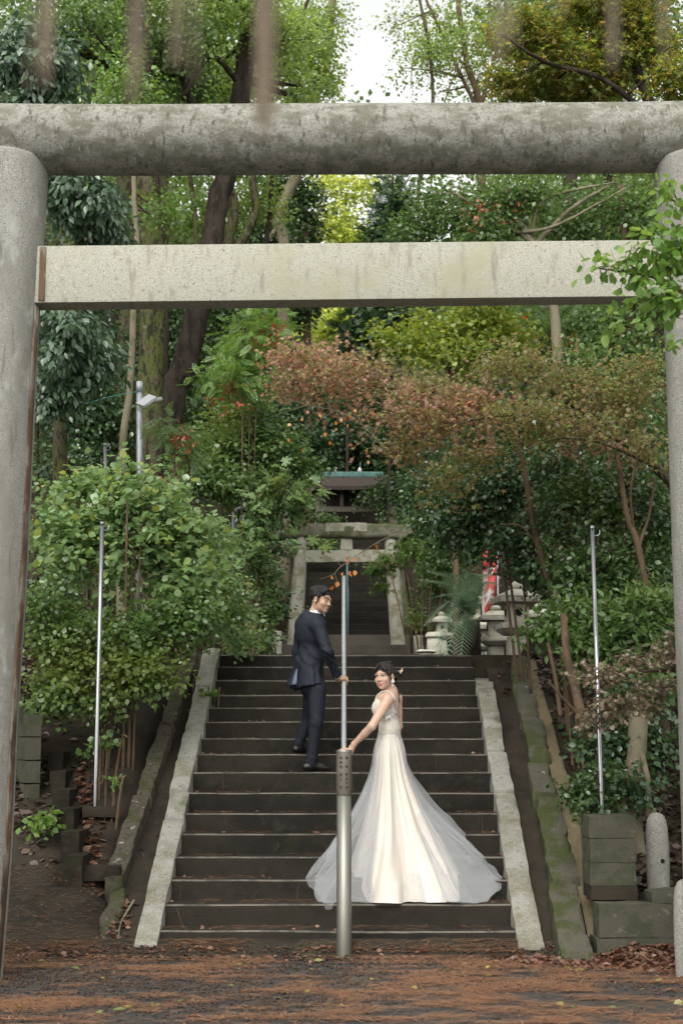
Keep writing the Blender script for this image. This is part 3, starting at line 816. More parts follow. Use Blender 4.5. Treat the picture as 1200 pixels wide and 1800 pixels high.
v, f = rough_block([[[(tpt(x, y)[0], T2Y + s, tpt(x, y)[2]) for y in (968, 941)] for s in (-0.10, 0.07)] for x in (598, 619)], (4, 4, 5), 0.01, 6, 8, .06)
local(mesh_np('strut', v, f, M['lantern'], smooth=True), tor2)
for (xa, xb, ya, yb) in ((572, 646, 936, 921),):
    v, f = rough_block([[[(tpt(x, y)[0], T2Y - .17 + s, tpt(x, y)[2]) for y in (ya, yb)] for s in (0, 0.2)] for x in (xa, xb)], (14, 3, 3), 0.012, 5, 12, .06)
    local(mesh_np('bare_patch', v, f, M['lantern'], smooth=True), tor2)

us = empty('upper_staircase', (0, U2Y, U2Z), 'steep narrow flight of dark steps rising beyond the mossy stone gate', 'stairs')
def far_step(xa, xb, Yv, zt_, zb_, depth, m):
    mbx = MB(); mbx.box(((xa + xb) / 2, Yv + depth / 2, (zt_ + zb_) / 2), (xb - xa, depth, zt_ - zb_), bev=0.012)
    return local(mbx.build('step', m), us)
zA = P(600, 1133, U2Y)[2]; zB = P(600, 1116, U2Y + .35)[2]
M['step_far'] = surf('far_step_stone', (0.085, 0.072, 0.056), [(2, (0.06, 0.05, 0.038), 0.45, 0.62), (8, (0.11, 0.095, 0.075), 0.55, 0.7)], 0.75, (40, 0.3))
far_step(P(492, 1140, U2Y)[0], P(722, 1140, U2Y)[0], U2Y, zA, U2Z - 0.5, 0.4, M['step_far'])
far_step(P(494, 1125, U2Y)[0], P(721, 1125, U2Y)[0], U2Y + 0.35, zB, U2Z - 0.5, 1.1, M['step_far'])
yk, zk2 = U2Y + 1.25, zB
for i in range(20):
    zk2 += 0.155; 
    far_step(P(529, 1050, 29)[0] + .0 * i, P(690, 1050, 29)[0], yk, zk2, zk2 - 0.26, 0.42, M['step'])
    yk += 0.32
for (xl_, xr_) in ((503, 527), (704, 724)):
    a = P((xl_ + xr_) / 2, 1116, 28.6); 
    x0, x1 = P(xl_, 1116, 28.6)[0], P(xr_, 1116, 28.6)[0]
    cor = [[[(x, y, z) for z in zz] for (y, zz) in ((28.9, (2.6, zB + .22)), (37.0, (5.5, zB + .22 + 8.1 * .484)))] for x in (x0, x1)]
    v, f = rough_block(cor, (3, 24, 3), 0.02, 3, 17, .04)
    local(mesh_np('side_kerb', v, f, M['moss_stone'], smooth=True), us)
for (x, y0_, y1_, hw, lab) in ((735, 1146, 1116, .095, 'pale square stone post at the end of the far wide steps'), (485, 1146, 1108, .11, 'grey green square stone post at the shrub end of the far wide steps')):
    g = P(x, y0_, U2Y - .1)
    h = P(x, y1_, U2Y - .1)[2] - g[2]
    v, f = rough_block([[[(g[0] + sx * hw, U2Y - .1 + sy, g[2] + z) for z in (-.3, h)] for sy in (0, .2)] for sx in (-1, 1)], (4, 4, 6), 0.01, 6, int(x), .08)
    tag(mesh_np('stone_post', v, f, M['lantern'], smooth=True), lab, 'post')
r2 = empty('handrail', (0, 28, 0), 'thin teal handrail in the middle of the far dark steps', 'handrail')
M['teal'] = surf('teal_paint', (0.10, 0.20, 0.22), rough=0.4)
ra, rb = P(610, 1030, 28.3), P(610, 957, 33.0)
o = MB().tube([P(611, 1135, 28.2), P(611, 1040, 28.2), ra, rb], 0.024, 10).build('rail', M['teal'], smooth=True); local(o, r2)
o = MB().tube([(rb[0], rb[1], rb[2] - 1.2), rb], 0.02, 10).build('baluster', M['teal'], smooth=True); local(o, r2)

SH = 39.0
sg = empty('shrine_gate', P(612, 915, SH), 'small dark wooden shrine gate with brown roof and green copper ridge', 'gate')
s_ = lambda x, y, d=0: P(x, y, SH + d)
x0, x1 = s_(560, 866)[0], s_(664, 866)[0]
xm = (x0 + x1) / 2
ze, zr_ = s_(612, 866)[2], s_(612, 838)[2]
# roof: a gable seen from the eave side, thick and slightly curved
V, F = [], []
nrow = 8
for sgn in (-1, 1):
    b = len(V)
    for j in range(nrow + 1):
        t = j / nrow
        yy = SH + sgn * (0.05 + 1.0 * t); zz = zr_ - (zr_ - ze) * (t ** 0.8)
        for i in range(13):
            x = x0 - 0.25 + (x1 - x0 + 0.5) * i / 12
            sw = 0.10 * (abs(i - 6) / 6) ** 3 * t
            V.append((x, yy, zz + sw)); V.append((x, yy, zz + sw - 0.10))
    for j in range(nrow):
        for i in range(12):
            a0, a1, b0_, b1 = b + (j * 13 + i) * 2, b + (j * 13 + i + 1) * 2, b + ((j + 1) * 13 + i) * 2, b + ((j + 1) * 13 + i + 1) * 2
            F += [(a0, a1, b1, b0_), (a0 + 1, b0_ + 1, b1 + 1, a1 + 1)]
            if j == nrow - 1: F.append((b0_, b1, b1 + 1, b0_ + 1))
    for i in (0, 12):
        for j in range(nrow):
            a0, b0_ = b + (j * 13 + i) * 2, b + ((j + 1) * 13 + i) * 2
            F.append((a0, b0_, b0_ + 1, a0 + 1))
local(mesh_np('roof', V, F, M['roof']), sg)
m_ = MB(); m_.box((xm, SH, zr_ + 0.05), (x1 - x0 + 0.3, 0.2, 0.16), bev=0.03)
rd = local(m_.build('ridge', M['copper']), sg)
for x in (590, 632):
    xx = s_(x, 830)[0]
    m_ = MB(); m_.lathe([(0.05, 0), (0.06, .03), (0.05, .08), (0.025, .13), (0.002, .15)], (xx, SH - .05, zr_ + .12), 12)
    o = m_.build('finial', M['banner_white'], smooth=True); local(o, sg)
m_ = MB(); m_.tube([s_(633, 838), s_(633, 812)], 0.02, 8); local(m_.build('lightning_rod', M['copper']), sg)
xl_, xr_ = s_(560, 880)[0], s_(668, 880)[0]
m_ = MB(); m_.box((xm, SH + .55, (ze + s_(612, 925)[2]) / 2), (x1 - x0, 0.06, ze - s_(612, 925)[2] + .1)); local(m_.build('back_panel', M['wood_dark']), sg)
m_ = MB(); m_.box((xm, SH - .30, ze - 0.06), (x1 - x0 + .2, 0.14, 0.12), bev=.01); local(m_.build('eave_beam', M['wood_dark']), sg)
m_ = MB(); m_.box(((s_(556, 900)[0] + s_(675, 900)[0]) / 2, SH - .45, s_(612, 900)[2]), (s_(675, 900)[0] - s_(556, 900)[0], 0.12, 0.15), bev=.012); local(m_.build('cross_beam', M['wood_grey']), sg)
for x, w in ((600.5, .10), (668, .13), (558, .13)):
    top = ze if x < 660 else s_(612, 885)[2]
    m_ = MB(); zb = s_(x, 945)[2] if x != 600.5 else s_(x, 895)[2]
    m_.box((s_(x, 900)[0], SH - .45 + (.004 if x == 600.5 else .15), (zb + top) / 2), (w, w, top - zb), bev=.01); local(m_.build('post', M['wood_grey']), sg)

# ---------------------------------------------------------------- stone lanterns
def lantern(px, ybase, Yv, ytop, label, rot=0.0, mirror=1):
    g0 = P(px, ybase, Yv)
    h = P(px, ytop, Yv)[2] - g0[2]
    g = empty('stone_lantern', g0, label, 'stone lantern', 'stone lanterns at the top of the steps')
    g.rotation_euler = (0, 0, rot)
    s = h
    def blk(name, w0, w1, z0, z1, seed, amp=0.004):
        v, f = rough_block([[[(sx * (w0 if z == 0 else w1) * s / 2, sy * (w0 if z == 0 else w1) * s / 2, (z0 if z == 0 else z1) * s) for z in (0, 1)] for sy in (-1, 1)] for sx in (-1, 1)], (5, 5, 4), amp, 9, seed, .05)
        return mesh_np(name, v, f, M['lantern'], g, smooth=True)
    sd_ = int(px)
    blk('base', 0.36, 0.34, -0.35, 0.03, sd_)
    blk('post', 0.24, 0.22, 0.032, 0.36, sd_ + 1)
    blk('platform', 0.27, 0.43, 0.362, 0.43, sd_ + 2); 
    blk('platform_slab', 0.44, 0.44, 0.432, 0.50, sd_ + 3)
    fb = blk('fire_box', 0.26, 0.26, 0.502, 0.74, sd_ + 4)
    m_ = MB()
    m_.tube([(0, -0.136 * s, 0.63 * s), (0, -0.06 * s, 0.63 * s)], 0.048 * s, 14)
    m_.tube([(-0.136 * s, 0, 0.63 * s), (-0.06 * s, 0, 0.63 * s)], 0.048 * s, 14)
    m_.build('window', M['hole'], fb)
    blk('roof_slab', 0.50, 0.52, 0.742, 0.80, sd_ + 5)
    blk('roof', 0.52, 0.20, 0.802, 0.90, sd_ + 6)
    MB().lathe([(0.06 * s, 0.895 * s), (0.085 * s, 0.93 * s), (0.07 * s, 0.965 * s), (0.02 * s, 1.0 * s), (0.002, 1.005 * s)], seg=14).build('finial', M['lantern'], g, smooth=True)
    return g
lantern(909, 1172, 15.9, 1022, 'nearest and tallest stone lantern, standing behind the mossy kerb under dark leaves', R(6))
lantern(872, 1178, 16.8, 1062, 'stone lantern with a round window close beside the tallest lantern', R(3))
lantern(842, 1180, 18.0, 1082, 'small stone lantern with a round window behind the kerb top and the cycad fronds', R(-4))
lantern(828, 1150, 19.6, 1035, 'stone lantern half hidden behind the cycad and the red banner', R(10))
lantern(948, 1165, 17.4, 1060, 'stone lantern mostly hidden under dark shrub leaves beyond the tallest lantern', R(14))
lantern(776, 1152, 22.5, 1075, 'far mossy stone lantern standing left of the cycad by the far steps', R(5))
for (x, y0_, y1_, Yv, hw, lab) in ((762, 1158, 1112, 20.5, .10, 'short mossy capped stone post in front of the far lantern'), (748, 1162, 1143, 19.0, .10, 'low pale stone stub at the edge of the landing')):
    g = empty('stone_post', P(x, y0_, Yv), lab, 'post')
    h = P(x, y1_, Yv)[2] - P(x, y0_, Yv)[2]
    v, f = rough_block([[[(sx * hw, sy * hw, z) for z in (-.3, h * .8)] for sy in (-1, 1)] for sx in (-1, 1)], (4, 4, 5), 0.008, 8, int(x), .06)
    mesh_np('shaft', v, f, M['lantern'], g, smooth=True)
    v, f = rough_block([[[(sx * hw * (1.35 if z == 0 else 1.0), sy * hw * (1.35 if z == 0 else 1), h * .805 + z) for z in (0, h * .22)] for sy in (-1, 1)] for sx in (-1, 1)], (4, 4, 3), 0.008, 8, int(x) + 1, .12)
    mesh_np('cap', v, f, M['lantern'], g, smooth=True)

# ---------------------------------------------------------------- red banner
bn = empty('banner', P(874, 1150, 17.2), 'red cloth banner with white brush writing hanging among dark leaves', 'banner')
b0 = np.array(bn.location); q = lambda x, y, dY=0: P(x, y, 17.2 + dY) - b0
MB().tube([q(876, 1160), q(873, 930)], 0.012, 8).build('pole', M['lamp_white'], bn, smooth=True)
MB().tube([q(843, 935), q(874, 934)], 0.008, 8).build('cross_bar', M['lamp_white'], bn, smooth=True)
V, F = [], []
NB, NW = 24, 8
def bpos(t, s):
    xl_ = 845 + 2 * math.sin(t * 5) + 4 * t; xr_ = 873 - 4 * t ** 3 + 1.5 * math.sin(t * 7)
    y = 937 + 122 * t + (26 * t ** 6) * (1 - s) * 1.2
    return q(xl_ + (xr_ - xl_) * s, y, 0.05 * math.sin(s * 6 + t * 9) + .03 * math.sin(t * 13))
for j in range(NB + 1):
    for i in range(NW + 1): V.append(bpos(j / NB, i / NW))
for j in range(NB):
    for i in range(NW): F.append((j * (NW + 1) + i, j * (NW + 1) + i + 1, (j + 1) * (NW + 1) + i + 1, (j + 1) * (NW + 1) + i))
o = mesh_np('cloth', V, F, M['banner_red'], bn, smooth=True); md = o.modifiers.new('s', 'SOLIDIFY'); md.thickness = 0.004
def stroke(name, pts, w):
    V, F = [], []
    n = 10
    pts = spline(pts, n)
    for k, (t, s) in enumerate(pts):
        d = pts[min(k + 1, n - 1)] - pts[max(k - 1, 0)]
        nrm = np.array((-d[1], d[0] * .25)); nrm = nrm / (np.linalg.norm(nrm * np.array((4, 1))) + 1e-9)
        ww = w * (1 - .35 * abs(k / (n - 1) - .4))
        for sg2 in (-1, 1):
            t2, s2 = t + nrm[0] * ww * sg2, s + nrm[1] * ww * sg2 * 4
            V.append(bpos(min(max(t2, 0), 1), min(max(s2, 0.02), .98)) + (0, -0.008, 0))
    for k in range(n - 1): F.append((2 * k, 2 * k + 1, 2 * k + 3, 2 * k + 2))
    o = mesh_np(name, V, F, M['banner_white'], bn); md = o.modifiers.new('s', 'SOLIDIFY'); md.thickness = 0.004
for base in (0.52, 0.84):
    stroke('brush_stroke', [(base, .25), (base - .012, .55), (base - .01, .85)], .10)
    stroke('brush_stroke', [(base - .06, .55), (base + .02, .56), (base + .09, .5)], .09)
    stroke('brush_stroke', [(base + .02, .55), (base + .06, .35), (base + .08, .22)], .09)
    stroke('brush_stroke', [(base + .03, .6), (base + .05, .75), (base + .085, .88)], .09)
stroke('border_stripe', [(.55, .05), (.75, .05), (.98, .08)], .09)

# flat faces of worked stone keep their edges
for o in list(scene.objects):
    if o.type == 'MESH' and o.name.split('.')[0] in ('concrete_block', 'wall_block', 'pedestal_block', 'kerb_stone', 'mossy_stone', 'coping_stone', 'stone_post', 'base', 'platform', 'platform_slab', 'fire_box', 'roof_slab', 'strut', 'tie_beam', 'side_kerb', 'post', 'bare_patch'):
        o.data.set_sharp_from_angle(angle=R(38))
# ================================================================ FOLIAGE
def ovate(w=0.42, fold=0.10, droop=0.10):
    """leaf along +y, unit length: verts, face groups"""
    v = [(0, 0, 0), (-w * .75, .28, fold * w), (-w * .85, .58, fold * w - droop * .3), (0, 1, -droop), (w * .85, .58, fold * w - droop * .3), (w * .75, .28, fold * w), (0, .5, -droop * .2)]
    return np.array(v), [np.array([(0, 6, 1), (0, 5, 6)]), np.array([(6, 3, 2, 1), (6, 5, 4, 3)])]

def diamond(w=0.45, droop=0.08):
    v = [(0, 0, 0), (-w, .45, .06), (0, 1, -droop), (w, .45, .06)]
    return np.array(v), [np.array([(0, 3, 2), (0, 2, 1)])]

def palmate(n=5, notch=0.32, span=250, droop=0.12, tipw=0.16):
    """lobed leaf, stalk at origin, lobes fan about the origin"""
    v = [(0, 0, 0)]
    a0 = R(90 + span / 2)
    for k in range(n):
        a = a0 - R(span) * k / (n - 1)
        L = (1 - 0.38 * abs(k - (n - 1) / 2) / ((n - 1) / 2) ** 0.9) if n > 1 else 1
        da = R(span) / (n - 1)
        c = lambda ang, r, z=0: (r * math.cos(ang), r * math.sin(ang) , z)
        v.append(c(a + da * .5, notch * .8, 0.02))
        v.append(c(a + da * tipw * 1.4, L * .6, -droop * .25))
        v.append(c(a, L, -droop))
        v.append(c(a - da * tipw * 1.4, L * .6, -droop * .25))
    v.append(c(a - da * .5, notch * .8, 0.02))
    v = np.array(v); v[:, 1] += 0.0
    f3, f4 = [], []
    for k in range(n):
        b = 1 + 4 * k
        f4.append((b, b + 1, b + 3, b + 4)); f3.append((b + 1, b + 2, b + 3)); f3.append((0, b + 4, b)[::1])
    f4 = [q[::-1] for q in f4]; f3 = [q for q in f3]
    return v, [np.array(f3), np.array(f4)]

def pinnate(pairs=6, w=0.05, ll=0.28):
    V, F = [], []
    for k in range(pairs):
        y = 0.18 + 0.8 * k / pairs
        L = ll * (1 - 0.5 * abs(k / pairs - .35))
        for s in (-1, 1):
            b = len(V)
            d = np.array((s * .86, .5, -.12)) * L
            p = np.array((0, y, -0.10 * y * y))
            nrm = np.array((-s * .5, .86, 0)) * w
            V += [p, p + d * .5 - nrm, p + d, p + d * .5 + nrm]
            F.append((b, b + 1, b + 2, b + 3) if s > 0 else (b, b + 3, b + 2, b + 1))
    b = len(V)
    V += [(0, .95, -.1), (-w, 1.05, -.1), (0, 1.22, -.14), (w, 1.05, -.1)]
    F.append((b, b + 3, b + 2, b + 1))
    V += [(-.006, 0, 0), (.006, 0, 0), (.004, 1, -.1), (-.004, 1, -.1)]
    F.append((b + 4, b + 5, b + 6, b + 7))
    return np.array([np.array(q, float) for q in V]), [np.array(F)]

def conifer_spray(n=7):
    V, F = [], []
    for k in range(n):
        y = k / n
        for s in (-1, 1):
            b = len(V)
            L = 0.42 * (1 - y * .75)
            V += [(0, y, 0), (s * L * .8, y + L * .45, -.06), (s * L * .75, y + L * .75, -.06), (0, y + .10, 0)]
            F.append((b, b + 1, b + 2, b + 3) if s > 0 else (b, b + 3, b + 2, b + 1))
    return np.array(V), [np.array(F)]

LEAF = {
    'ovate': ovate(), 'wide': ovate(0.62, .12, .12), 'long': ovate(0.26, .12, .22), 'small': diamond(), 'maple': palmate(5, .30, 230, .14, .20),
    'maple7': palmate(7, .34, 270, .12, .2), 'fatsia': palmate(7, .30, 250, .16, .22), 'grape': palmate(3, .62, 170, .12, .5), 'pinnate': pinnate(), 'conifer': conifer_spray(),
}

def scatter_mesh(name, style, pos, dirs, nrm, size, mat, parent=None):
    v, groups = LEAF[style] if isinstance(style, str) else style
    d = norm(dirs); x = norm(np.cross(d, nrm)); n = np.cross(x, d)
    N, nv = len(pos), len(v)
    W = pos[:, None, :] + size[:, None, None] * (v[None, :, 0:1] * x[:, None, :] + v[None, :, 1:2] * d[:, None, :] + v[None, :, 2:3] * n[:, None, :])
    off = (np.arange(N) * nv)[:, None, None]
    F = [(g[None] + off).reshape(-1, g.shape[1]) for g in groups]
    return mesh_np(name, W.reshape(-1, 3), F, mat, parent)

def crown_points(blobs, n, per, spread, rg, shell=0.45, gap=0.0, flat=1.0):
    """blobs: [(centre, radii)] ; sprig centres weighted by size, leaves around each sprig"""
    vol = np.array([np.prod(np.asarray(b[1], float)) ** 0.72 for b in blobs]); vol /= vol.sum()
    cs, outs = [], []
    need = n
    tries = 0
    while need > 0 and tries < 40:
        tries += 1
        k = rg.choice(len(blobs), need, p=vol)
        C = np.array([blobs[i][0] for i in k]); Rr = np.array([blobs[i][1] for i in k])
        u = norm(rg.normal(size=(need, 3)))
        r = rg.uniform(0, 1, (need, 1)) ** shell
        p = C + u * r * Rr
        keep = np.ones(need, bool)
        if gap > 0:
            nz = vnoise(p, 1.5 / max(0.25, float(np.mean(Rr))), 5) * .6 + vnoise(p, 3.4 / max(0.25, float(np.mean(Rr))), 9) * .4
            keep = nz > -0.55 + gap
        cs.append(p[keep]); outs.append((u / Rr * np.mean(Rr))[keep])
        need = n - sum(len(c) for c in cs)
    S = np.concatenate(cs)[:n]; O = norm(np.concatenate(outs)[:n])
    N = len(S)
    tw = norm(O * 0.8 + rg.normal(size=(N, 3)) * .55 + np.array((0, 0, -0.05)))     # twig direction
    t = rg.uniform(-0.9, 1.0, (N, per))
    lat = rg.normal(size=(N, per, 3)) * spread * 0.34
    lat[..., 2] *= flat
    pos = S[:, None, :] + tw[:, None, :] * (t[..., None] * spread) + lat
    rad = norm(lat + 1e-6)
    return S, tw, pos.reshape(-1, 3), np.repeat(tw, per, 0), rad.reshape(-1, 3), np.repeat(O, per, 0)

def leaves(name, blobs, style, n, per, size, mat, parent=None, seed=0, spread=0.16, droop=0.25, up=0.7, shell=0.45, gap=0.25, flat=0.7, var=0.3, lift=0.0):
    rg = np.random.default_rng(seed + 100)
    Ym = float(np.mean([b[0][1] for b in blobs]))
    if Ym > 16 and style != 'fatsia': n, size = int(n * 1.65), size * .76
    elif Ym > 11.6 and style in ('ovate', 'wide', 'long'): n, size = int(n * 1.35), size * .86
    S, tw, pos, twr, rad, out = crown_points(blobs, n, per, spread, rg, shell, gap, flat)
    N = len(pos)
    d = norm(twr * .55 + rad * .9 + rg.normal(size=(N, 3)) * .35 + np.array((0, 0, -droop)))
    nrm = norm(np.array((0, 0, 1.0)) * up + out * .35 + rg.normal(size=(N, 3)) * .45)
    sz = size * (1 + var * rg.uniform(-1, 1, N))
    o = scatter_mesh(name, style, pos, d, nrm, sz, mat, parent)
    return o, S, tw

def plant(name, label, cat, bark, trunk, blobs, style, mat, n, per, size, group=None, limbs=8, seed=0, extra=None, twigs=60, limb_r=0.02, trunk_name='trunk', crown='crown', seg=10, **kw):
    """trunk: list of (points, r0, r1); blobs in world space. A thing > trunk, crown."""
    base = np.array(trunk[0][0][0], float) if trunk else np.array(blobs[0][0]) * (1, 1, 0)
    g = empty(name, base, label, cat, group)
    rg = random.Random(seed)
    o, S, tw = leaves(crown, blobs, style, n, per, size, mat, None, seed, **kw)
    local(o, g)
    mb = MB()
    nodes_ = []
    for pts, r0, r1 in trunk:
        sp = spline(pts, max(8, 5 * len(pts)))
        rad = np.linspace(r0, r1, len(sp))
        sp = sp + np.array([[rg.gauss(0, r1 * .25) for _ in range(3)] for _ in sp]) * np.linspace(0, 1, len(sp))[:, None]
        if name.endswith('tree'): rad[0] *= 1.3
        mb.tube(sp, rad, seg, wob=0.05)
        nodes_ += [(sp[i], rad[i], sp[min(i + 1, len(sp) - 1)] - sp[max(i - 1, 0)]) for i in range(len(sp) // 5, len(sp))]
    if nodes_:
        npos = np.array([q[0] for q in nodes_])
        order = list(range(len(blobs)))
        tips = []
        for i in order:
            c = np.array(blobs[i][0]); rr = np.array(blobs[i][1])
            for _ in range(max(1, limbs // max(1, len(blobs)))):
                tgt = c + rr * np.array([rg.uniform(-.5, .5) for _ in range(3)])
                # start lower on the trunk than the target
                dist = np.linalg.norm(npos - tgt, axis=1) + 0.8 * np.clip(npos[:, 2] - tgt[2] + 0.25 * np.linalg.norm(rr), 0, 9)
                j = int(np.argmin(dist))
                a, ra, _t = nodes_[j]
                mid = (a + tgt) / 2 + np.array((rg.uniform(-.1, .1), rg.uniform(-.1, .1), rg.uniform(-.03, .06))) * np.linalg.norm(tgt - a)
                lr_ = min(ra * .55, limb_r)
                mb.tube(spline([a, mid, tgt], 8), np.linspace(lr_, lr_ * .35, 8), 6, wob=.05)
                tips.append((spline([a, mid, tgt], 8)))
        allp = np.concatenate(tips) if tips else npos
        sel = rg.sample(range(len(S)), min(twigs, len(S)))
        for i in sel:
            j = int(np.argmin(np.linalg.norm(allp - S[i], axis=1)))
            a = allp[j]; b = S[i] + tw[i] * .08
            if np.linalg.norm(b - a) > 2.5: continue
            mid = (a + b) / 2 + np.array((rg.gauss(0, .06), rg.gauss(0, .06), rg.gauss(0.02, .05))) * np.linalg.norm(b - a)
            tr = max(0.0025, limb_r * .16)
            mb.tube(spline([a, mid, b], 5), np.linspace(tr, tr * .5, 5), 4, caps=False)
    if mb.v: local(mb.build(trunk_name, bark, smooth=True), g)
    if extra:
        for nm, bl, sty, mt, nn, pp, ss, kk in extra:
            o2, _, _ = leaves(nm, bl, sty, nn, pp, ss, mt, None, seed + 77, **kk)
            local(o2, g)
    return g

def B(px, py, Y, rx, ry, rz=None):
    c = P(px, py, Y)
    d = Y / FPX
    return (c, np.array((rx * d, (rz if rz is not None else (rx + ry) / 2) * d, ry * d)))

def path(*pts):
    """(px, py, Y) triples -> world"""
    return [P(*p) for p in pts]

def rooted(px, Y, *pts, sink=0.25):
    """a trunk that starts in the ground under pixel column px at distance Y"""
    x = P(px, 1100, Y)[0]
    return [np.array((x, Y, Tz(x, Y) - sink))] + [P(*p) for p in pts]

g1, g2 = (0.030, 0.062, 0.018), (0.058, 0.100, 0.026)
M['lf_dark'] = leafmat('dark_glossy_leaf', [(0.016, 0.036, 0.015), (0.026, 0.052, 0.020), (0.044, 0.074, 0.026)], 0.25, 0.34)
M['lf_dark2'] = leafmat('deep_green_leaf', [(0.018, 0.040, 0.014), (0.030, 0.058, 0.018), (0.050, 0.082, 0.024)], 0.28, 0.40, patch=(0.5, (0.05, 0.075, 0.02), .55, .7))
M['lf_mid'] = leafmat('mid_green_leaf', [(0.034, 0.066, 0.020), (0.056, 0.098, 0.028), (0.088, 0.132, 0.042)], 0.42, 0.45, patch=(0.5, (0.095, 0.125, 0.03), .56, .72))
M['lf_bright'] = leafmat('bright_green_leaf', [(0.050, 0.100, 0.022), (0.085, 0.148, 0.034), (0.128, 0.190, 0.046)], 0.42, 0.48)
M['lf_pale'] = leafmat('pale_shrub_leaf', [(0.070, 0.115, 0.045), (0.105, 0.165, 0.068), (0.155, 0.215, 0.100), (0.115, 0.175, 0.072), (0.075, 0.125, 0.048), (0.13, 0.19, 0.07), (0.19, 0.205, 0.05)], 0.42, 0.40)
M['lf_yellow'] = leafmat('yellow_green_leaf', [(0.085, 0.130, 0.024), (0.140, 0.180, 0.032), (0.185, 0.200, 0.045)], 0.45, 0.5)
M['lf_droop'] = leafmat('grey_green_drooping_leaf', [(0.030, 0.055, 0.032), (0.048, 0.080, 0.046), (0.070, 0.105, 0.060)], 0.25, 0.38)
M['lf_maple_red'] = leafmat('turning_maple_leaf', [(0.26, 0.155, 0.105), (0.19, 0.17, 0.07), (0.30, 0.19, 0.14), (0.16, 0.17, 0.065), (0.30, 0.19, 0.165), (0.28, 0.145, 0.075)], 0.66, 0.5, patch=(0.8, (0.13, 0.135, 0.055), .50, .66))
M['lf_maple_green'] = leafmat('olive_maple_leaf', [(0.110, 0.130, 0.042), (0.150, 0.150, 0.054), (0.175, 0.130, 0.066), (0.095, 0.135, 0.044)], 0.58, 0.5, patch=(0.7, (0.18, 0.11, 0.070), .52, .66))
M['lf_maple_top'] = leafmat('yellowing_maple_leaf', [(0.095, 0.140, 0.028), (0.13, 0.155, 0.034), (0.17, 0.135, 0.034), (0.08, 0.125, 0.026)], 0.65, 0.5)
M['lf_beige'] = leafmat('faded_maple_leaf', [(0.17, 0.125, 0.095), (0.13, 0.095, 0.07), (0.145, 0.125, 0.075), (0.10, 0.09, 0.05)], 0.35, 0.6)
M['lf_orange'] = leafmat('orange_leaf', [(0.28, 0.095, 0.018), (0.32, 0.14, 0.025), (0.26, 0.06, 0.02)], 0.4, 0.5)
M['lf_red'] = leafmat('red_leaf', [(0.22, 0.055, 0.025), (0.16, 0.045, 0.025), (0.26, 0.10, 0.035)], 0.3, 0.5)
M['lf_cycad'] = leafmat('cycad_leaf', [(0.085, 0.135, 0.085), (0.125, 0.185, 0.115), (0.17, 0.235, 0.155)], 0.3, 0.4)
M['lf_conifer'] = leafmat('conifer_leaf', [(0.024, 0.052, 0.020), (0.040, 0.070, 0.026)], 0.2, 0.6)
M['lf_far'] = leafmat('far_leaf', [(0.040, 0.070, 0.024), (0.065, 0.105, 0.032), (0.10, 0.135, 0.042)], 0.5, 0.5, patch=(0.12, (0.09, 0.12, 0.035), .52, .68))
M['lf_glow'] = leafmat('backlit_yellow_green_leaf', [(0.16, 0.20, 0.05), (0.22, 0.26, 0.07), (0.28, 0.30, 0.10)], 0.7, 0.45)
M['lf_light'] = leafmat('light_canopy_leaf', [(0.080, 0.125, 0.035), (0.115, 0.165, 0.045), (0.16, 0.205, 0.06)], 0.62, 0.45)
M['berry'] = surf('red_berry', (0.17, 0.014, 0.025), rough=0.35)

# ---- left: tall trees
TREES = 'trees on the wooded slope'
plant('mossy_tree', 'tall straight tree with thick moss covered trunk behind the two headed lamp post', 'tree', M['bark_moss'],
      [(rooted(262, 20, (263, 760, 20), (268, 560, 20), (266, 430, 20), (256, 310, 20), (244, 180, 20), (236, 0, 20), (228, -160, 20)), .215, .12)],
      [B(130, 40, 19, 130, 60), B(300, 60, 20, 110, 90), B(210, -60, 20, 150, 80), B(330, 150, 21, 70, 60)], 'ovate', M['lf_mid'], 380, 15, .085, TREES, limbs=14, seed=1, twigs=120, limb_r=.06, spread=.26, gap=.35)
plant('leaning_tree', 'dark barked tree leaning to one side across the middle of the tie beam', 'tree', M['bark_dark'],
      [(rooted(285, 21, (300, 735, 21), (322, 650, 21), (350, 545, 21), (372, 420, 21), (396, 310, 21), (418, 180, 21), (436, 60, 21), (448, -120, 21)), .215, .13),
       (path((424, 150, 21), (370, 100, 20.6), (320, 175, 20.3)), .05, .03), (path((404, 270, 21), (330, 165, 20.5), (300, 20, 20)), .07, .04)],
      [B(480, 60, 21, 80, 70), B(400, 10, 20.5, 90, 60), B(520, 150, 22, 50, 50), B(420, 120, 22.5, 70, 70)], 'ovate', M['lf_light'], 280, 15, .085, TREES, limbs=12, seed=2, twigs=100, limb_r=.06, spread=.26, gap=.38)
plant('slender_tree', 'slender pale trunked young tree just in front of the mossy trunk', 'tree', M['bark_pale'],
      [(rooted(212, 18, (216, 800, 18), (228, 690, 18), (236, 540, 18), (240, 420, 18), (236, 330, 18), (232, 200, 18)), .055, .03)],
      [B(225, 150, 18, 60, 70), B(290, 370, 19, 50, 40)], 'ovate', M['lf_bright'], 90, 12, .08, TREES, limbs=6, seed=3, twigs=30, limb_r=.02, spread=.22, gap=.3)
plant('drooping_tree', 'evergreen with long drooping grey green leaves beside the left gate pillar', 'tree', M['bark_moss'],
      [(rooted(105, 15, (106, 800, 15), (110, 700, 15), (128, 560, 15), (140, 400, 15), (130, 200, 15)), .085, .045)],
      [B(135, 350, 14.5, 85, 55), B(180, 400, 15, 50, 40), B(110, 590, 14, 60, 70), B(150, 640, 14.5, 55, 50), B(100, 690, 14.3, 50, 40), B(60, 250, 14.5, 90, 70), B(60, 120, 14.5, 90, 90)], 'long', M['lf_droop'], 520, 13, .115, TREES, limbs=16, seed=4, twigs=80, limb_r=.03, spread=.18, droop=.75, gap=.15, up=.8)
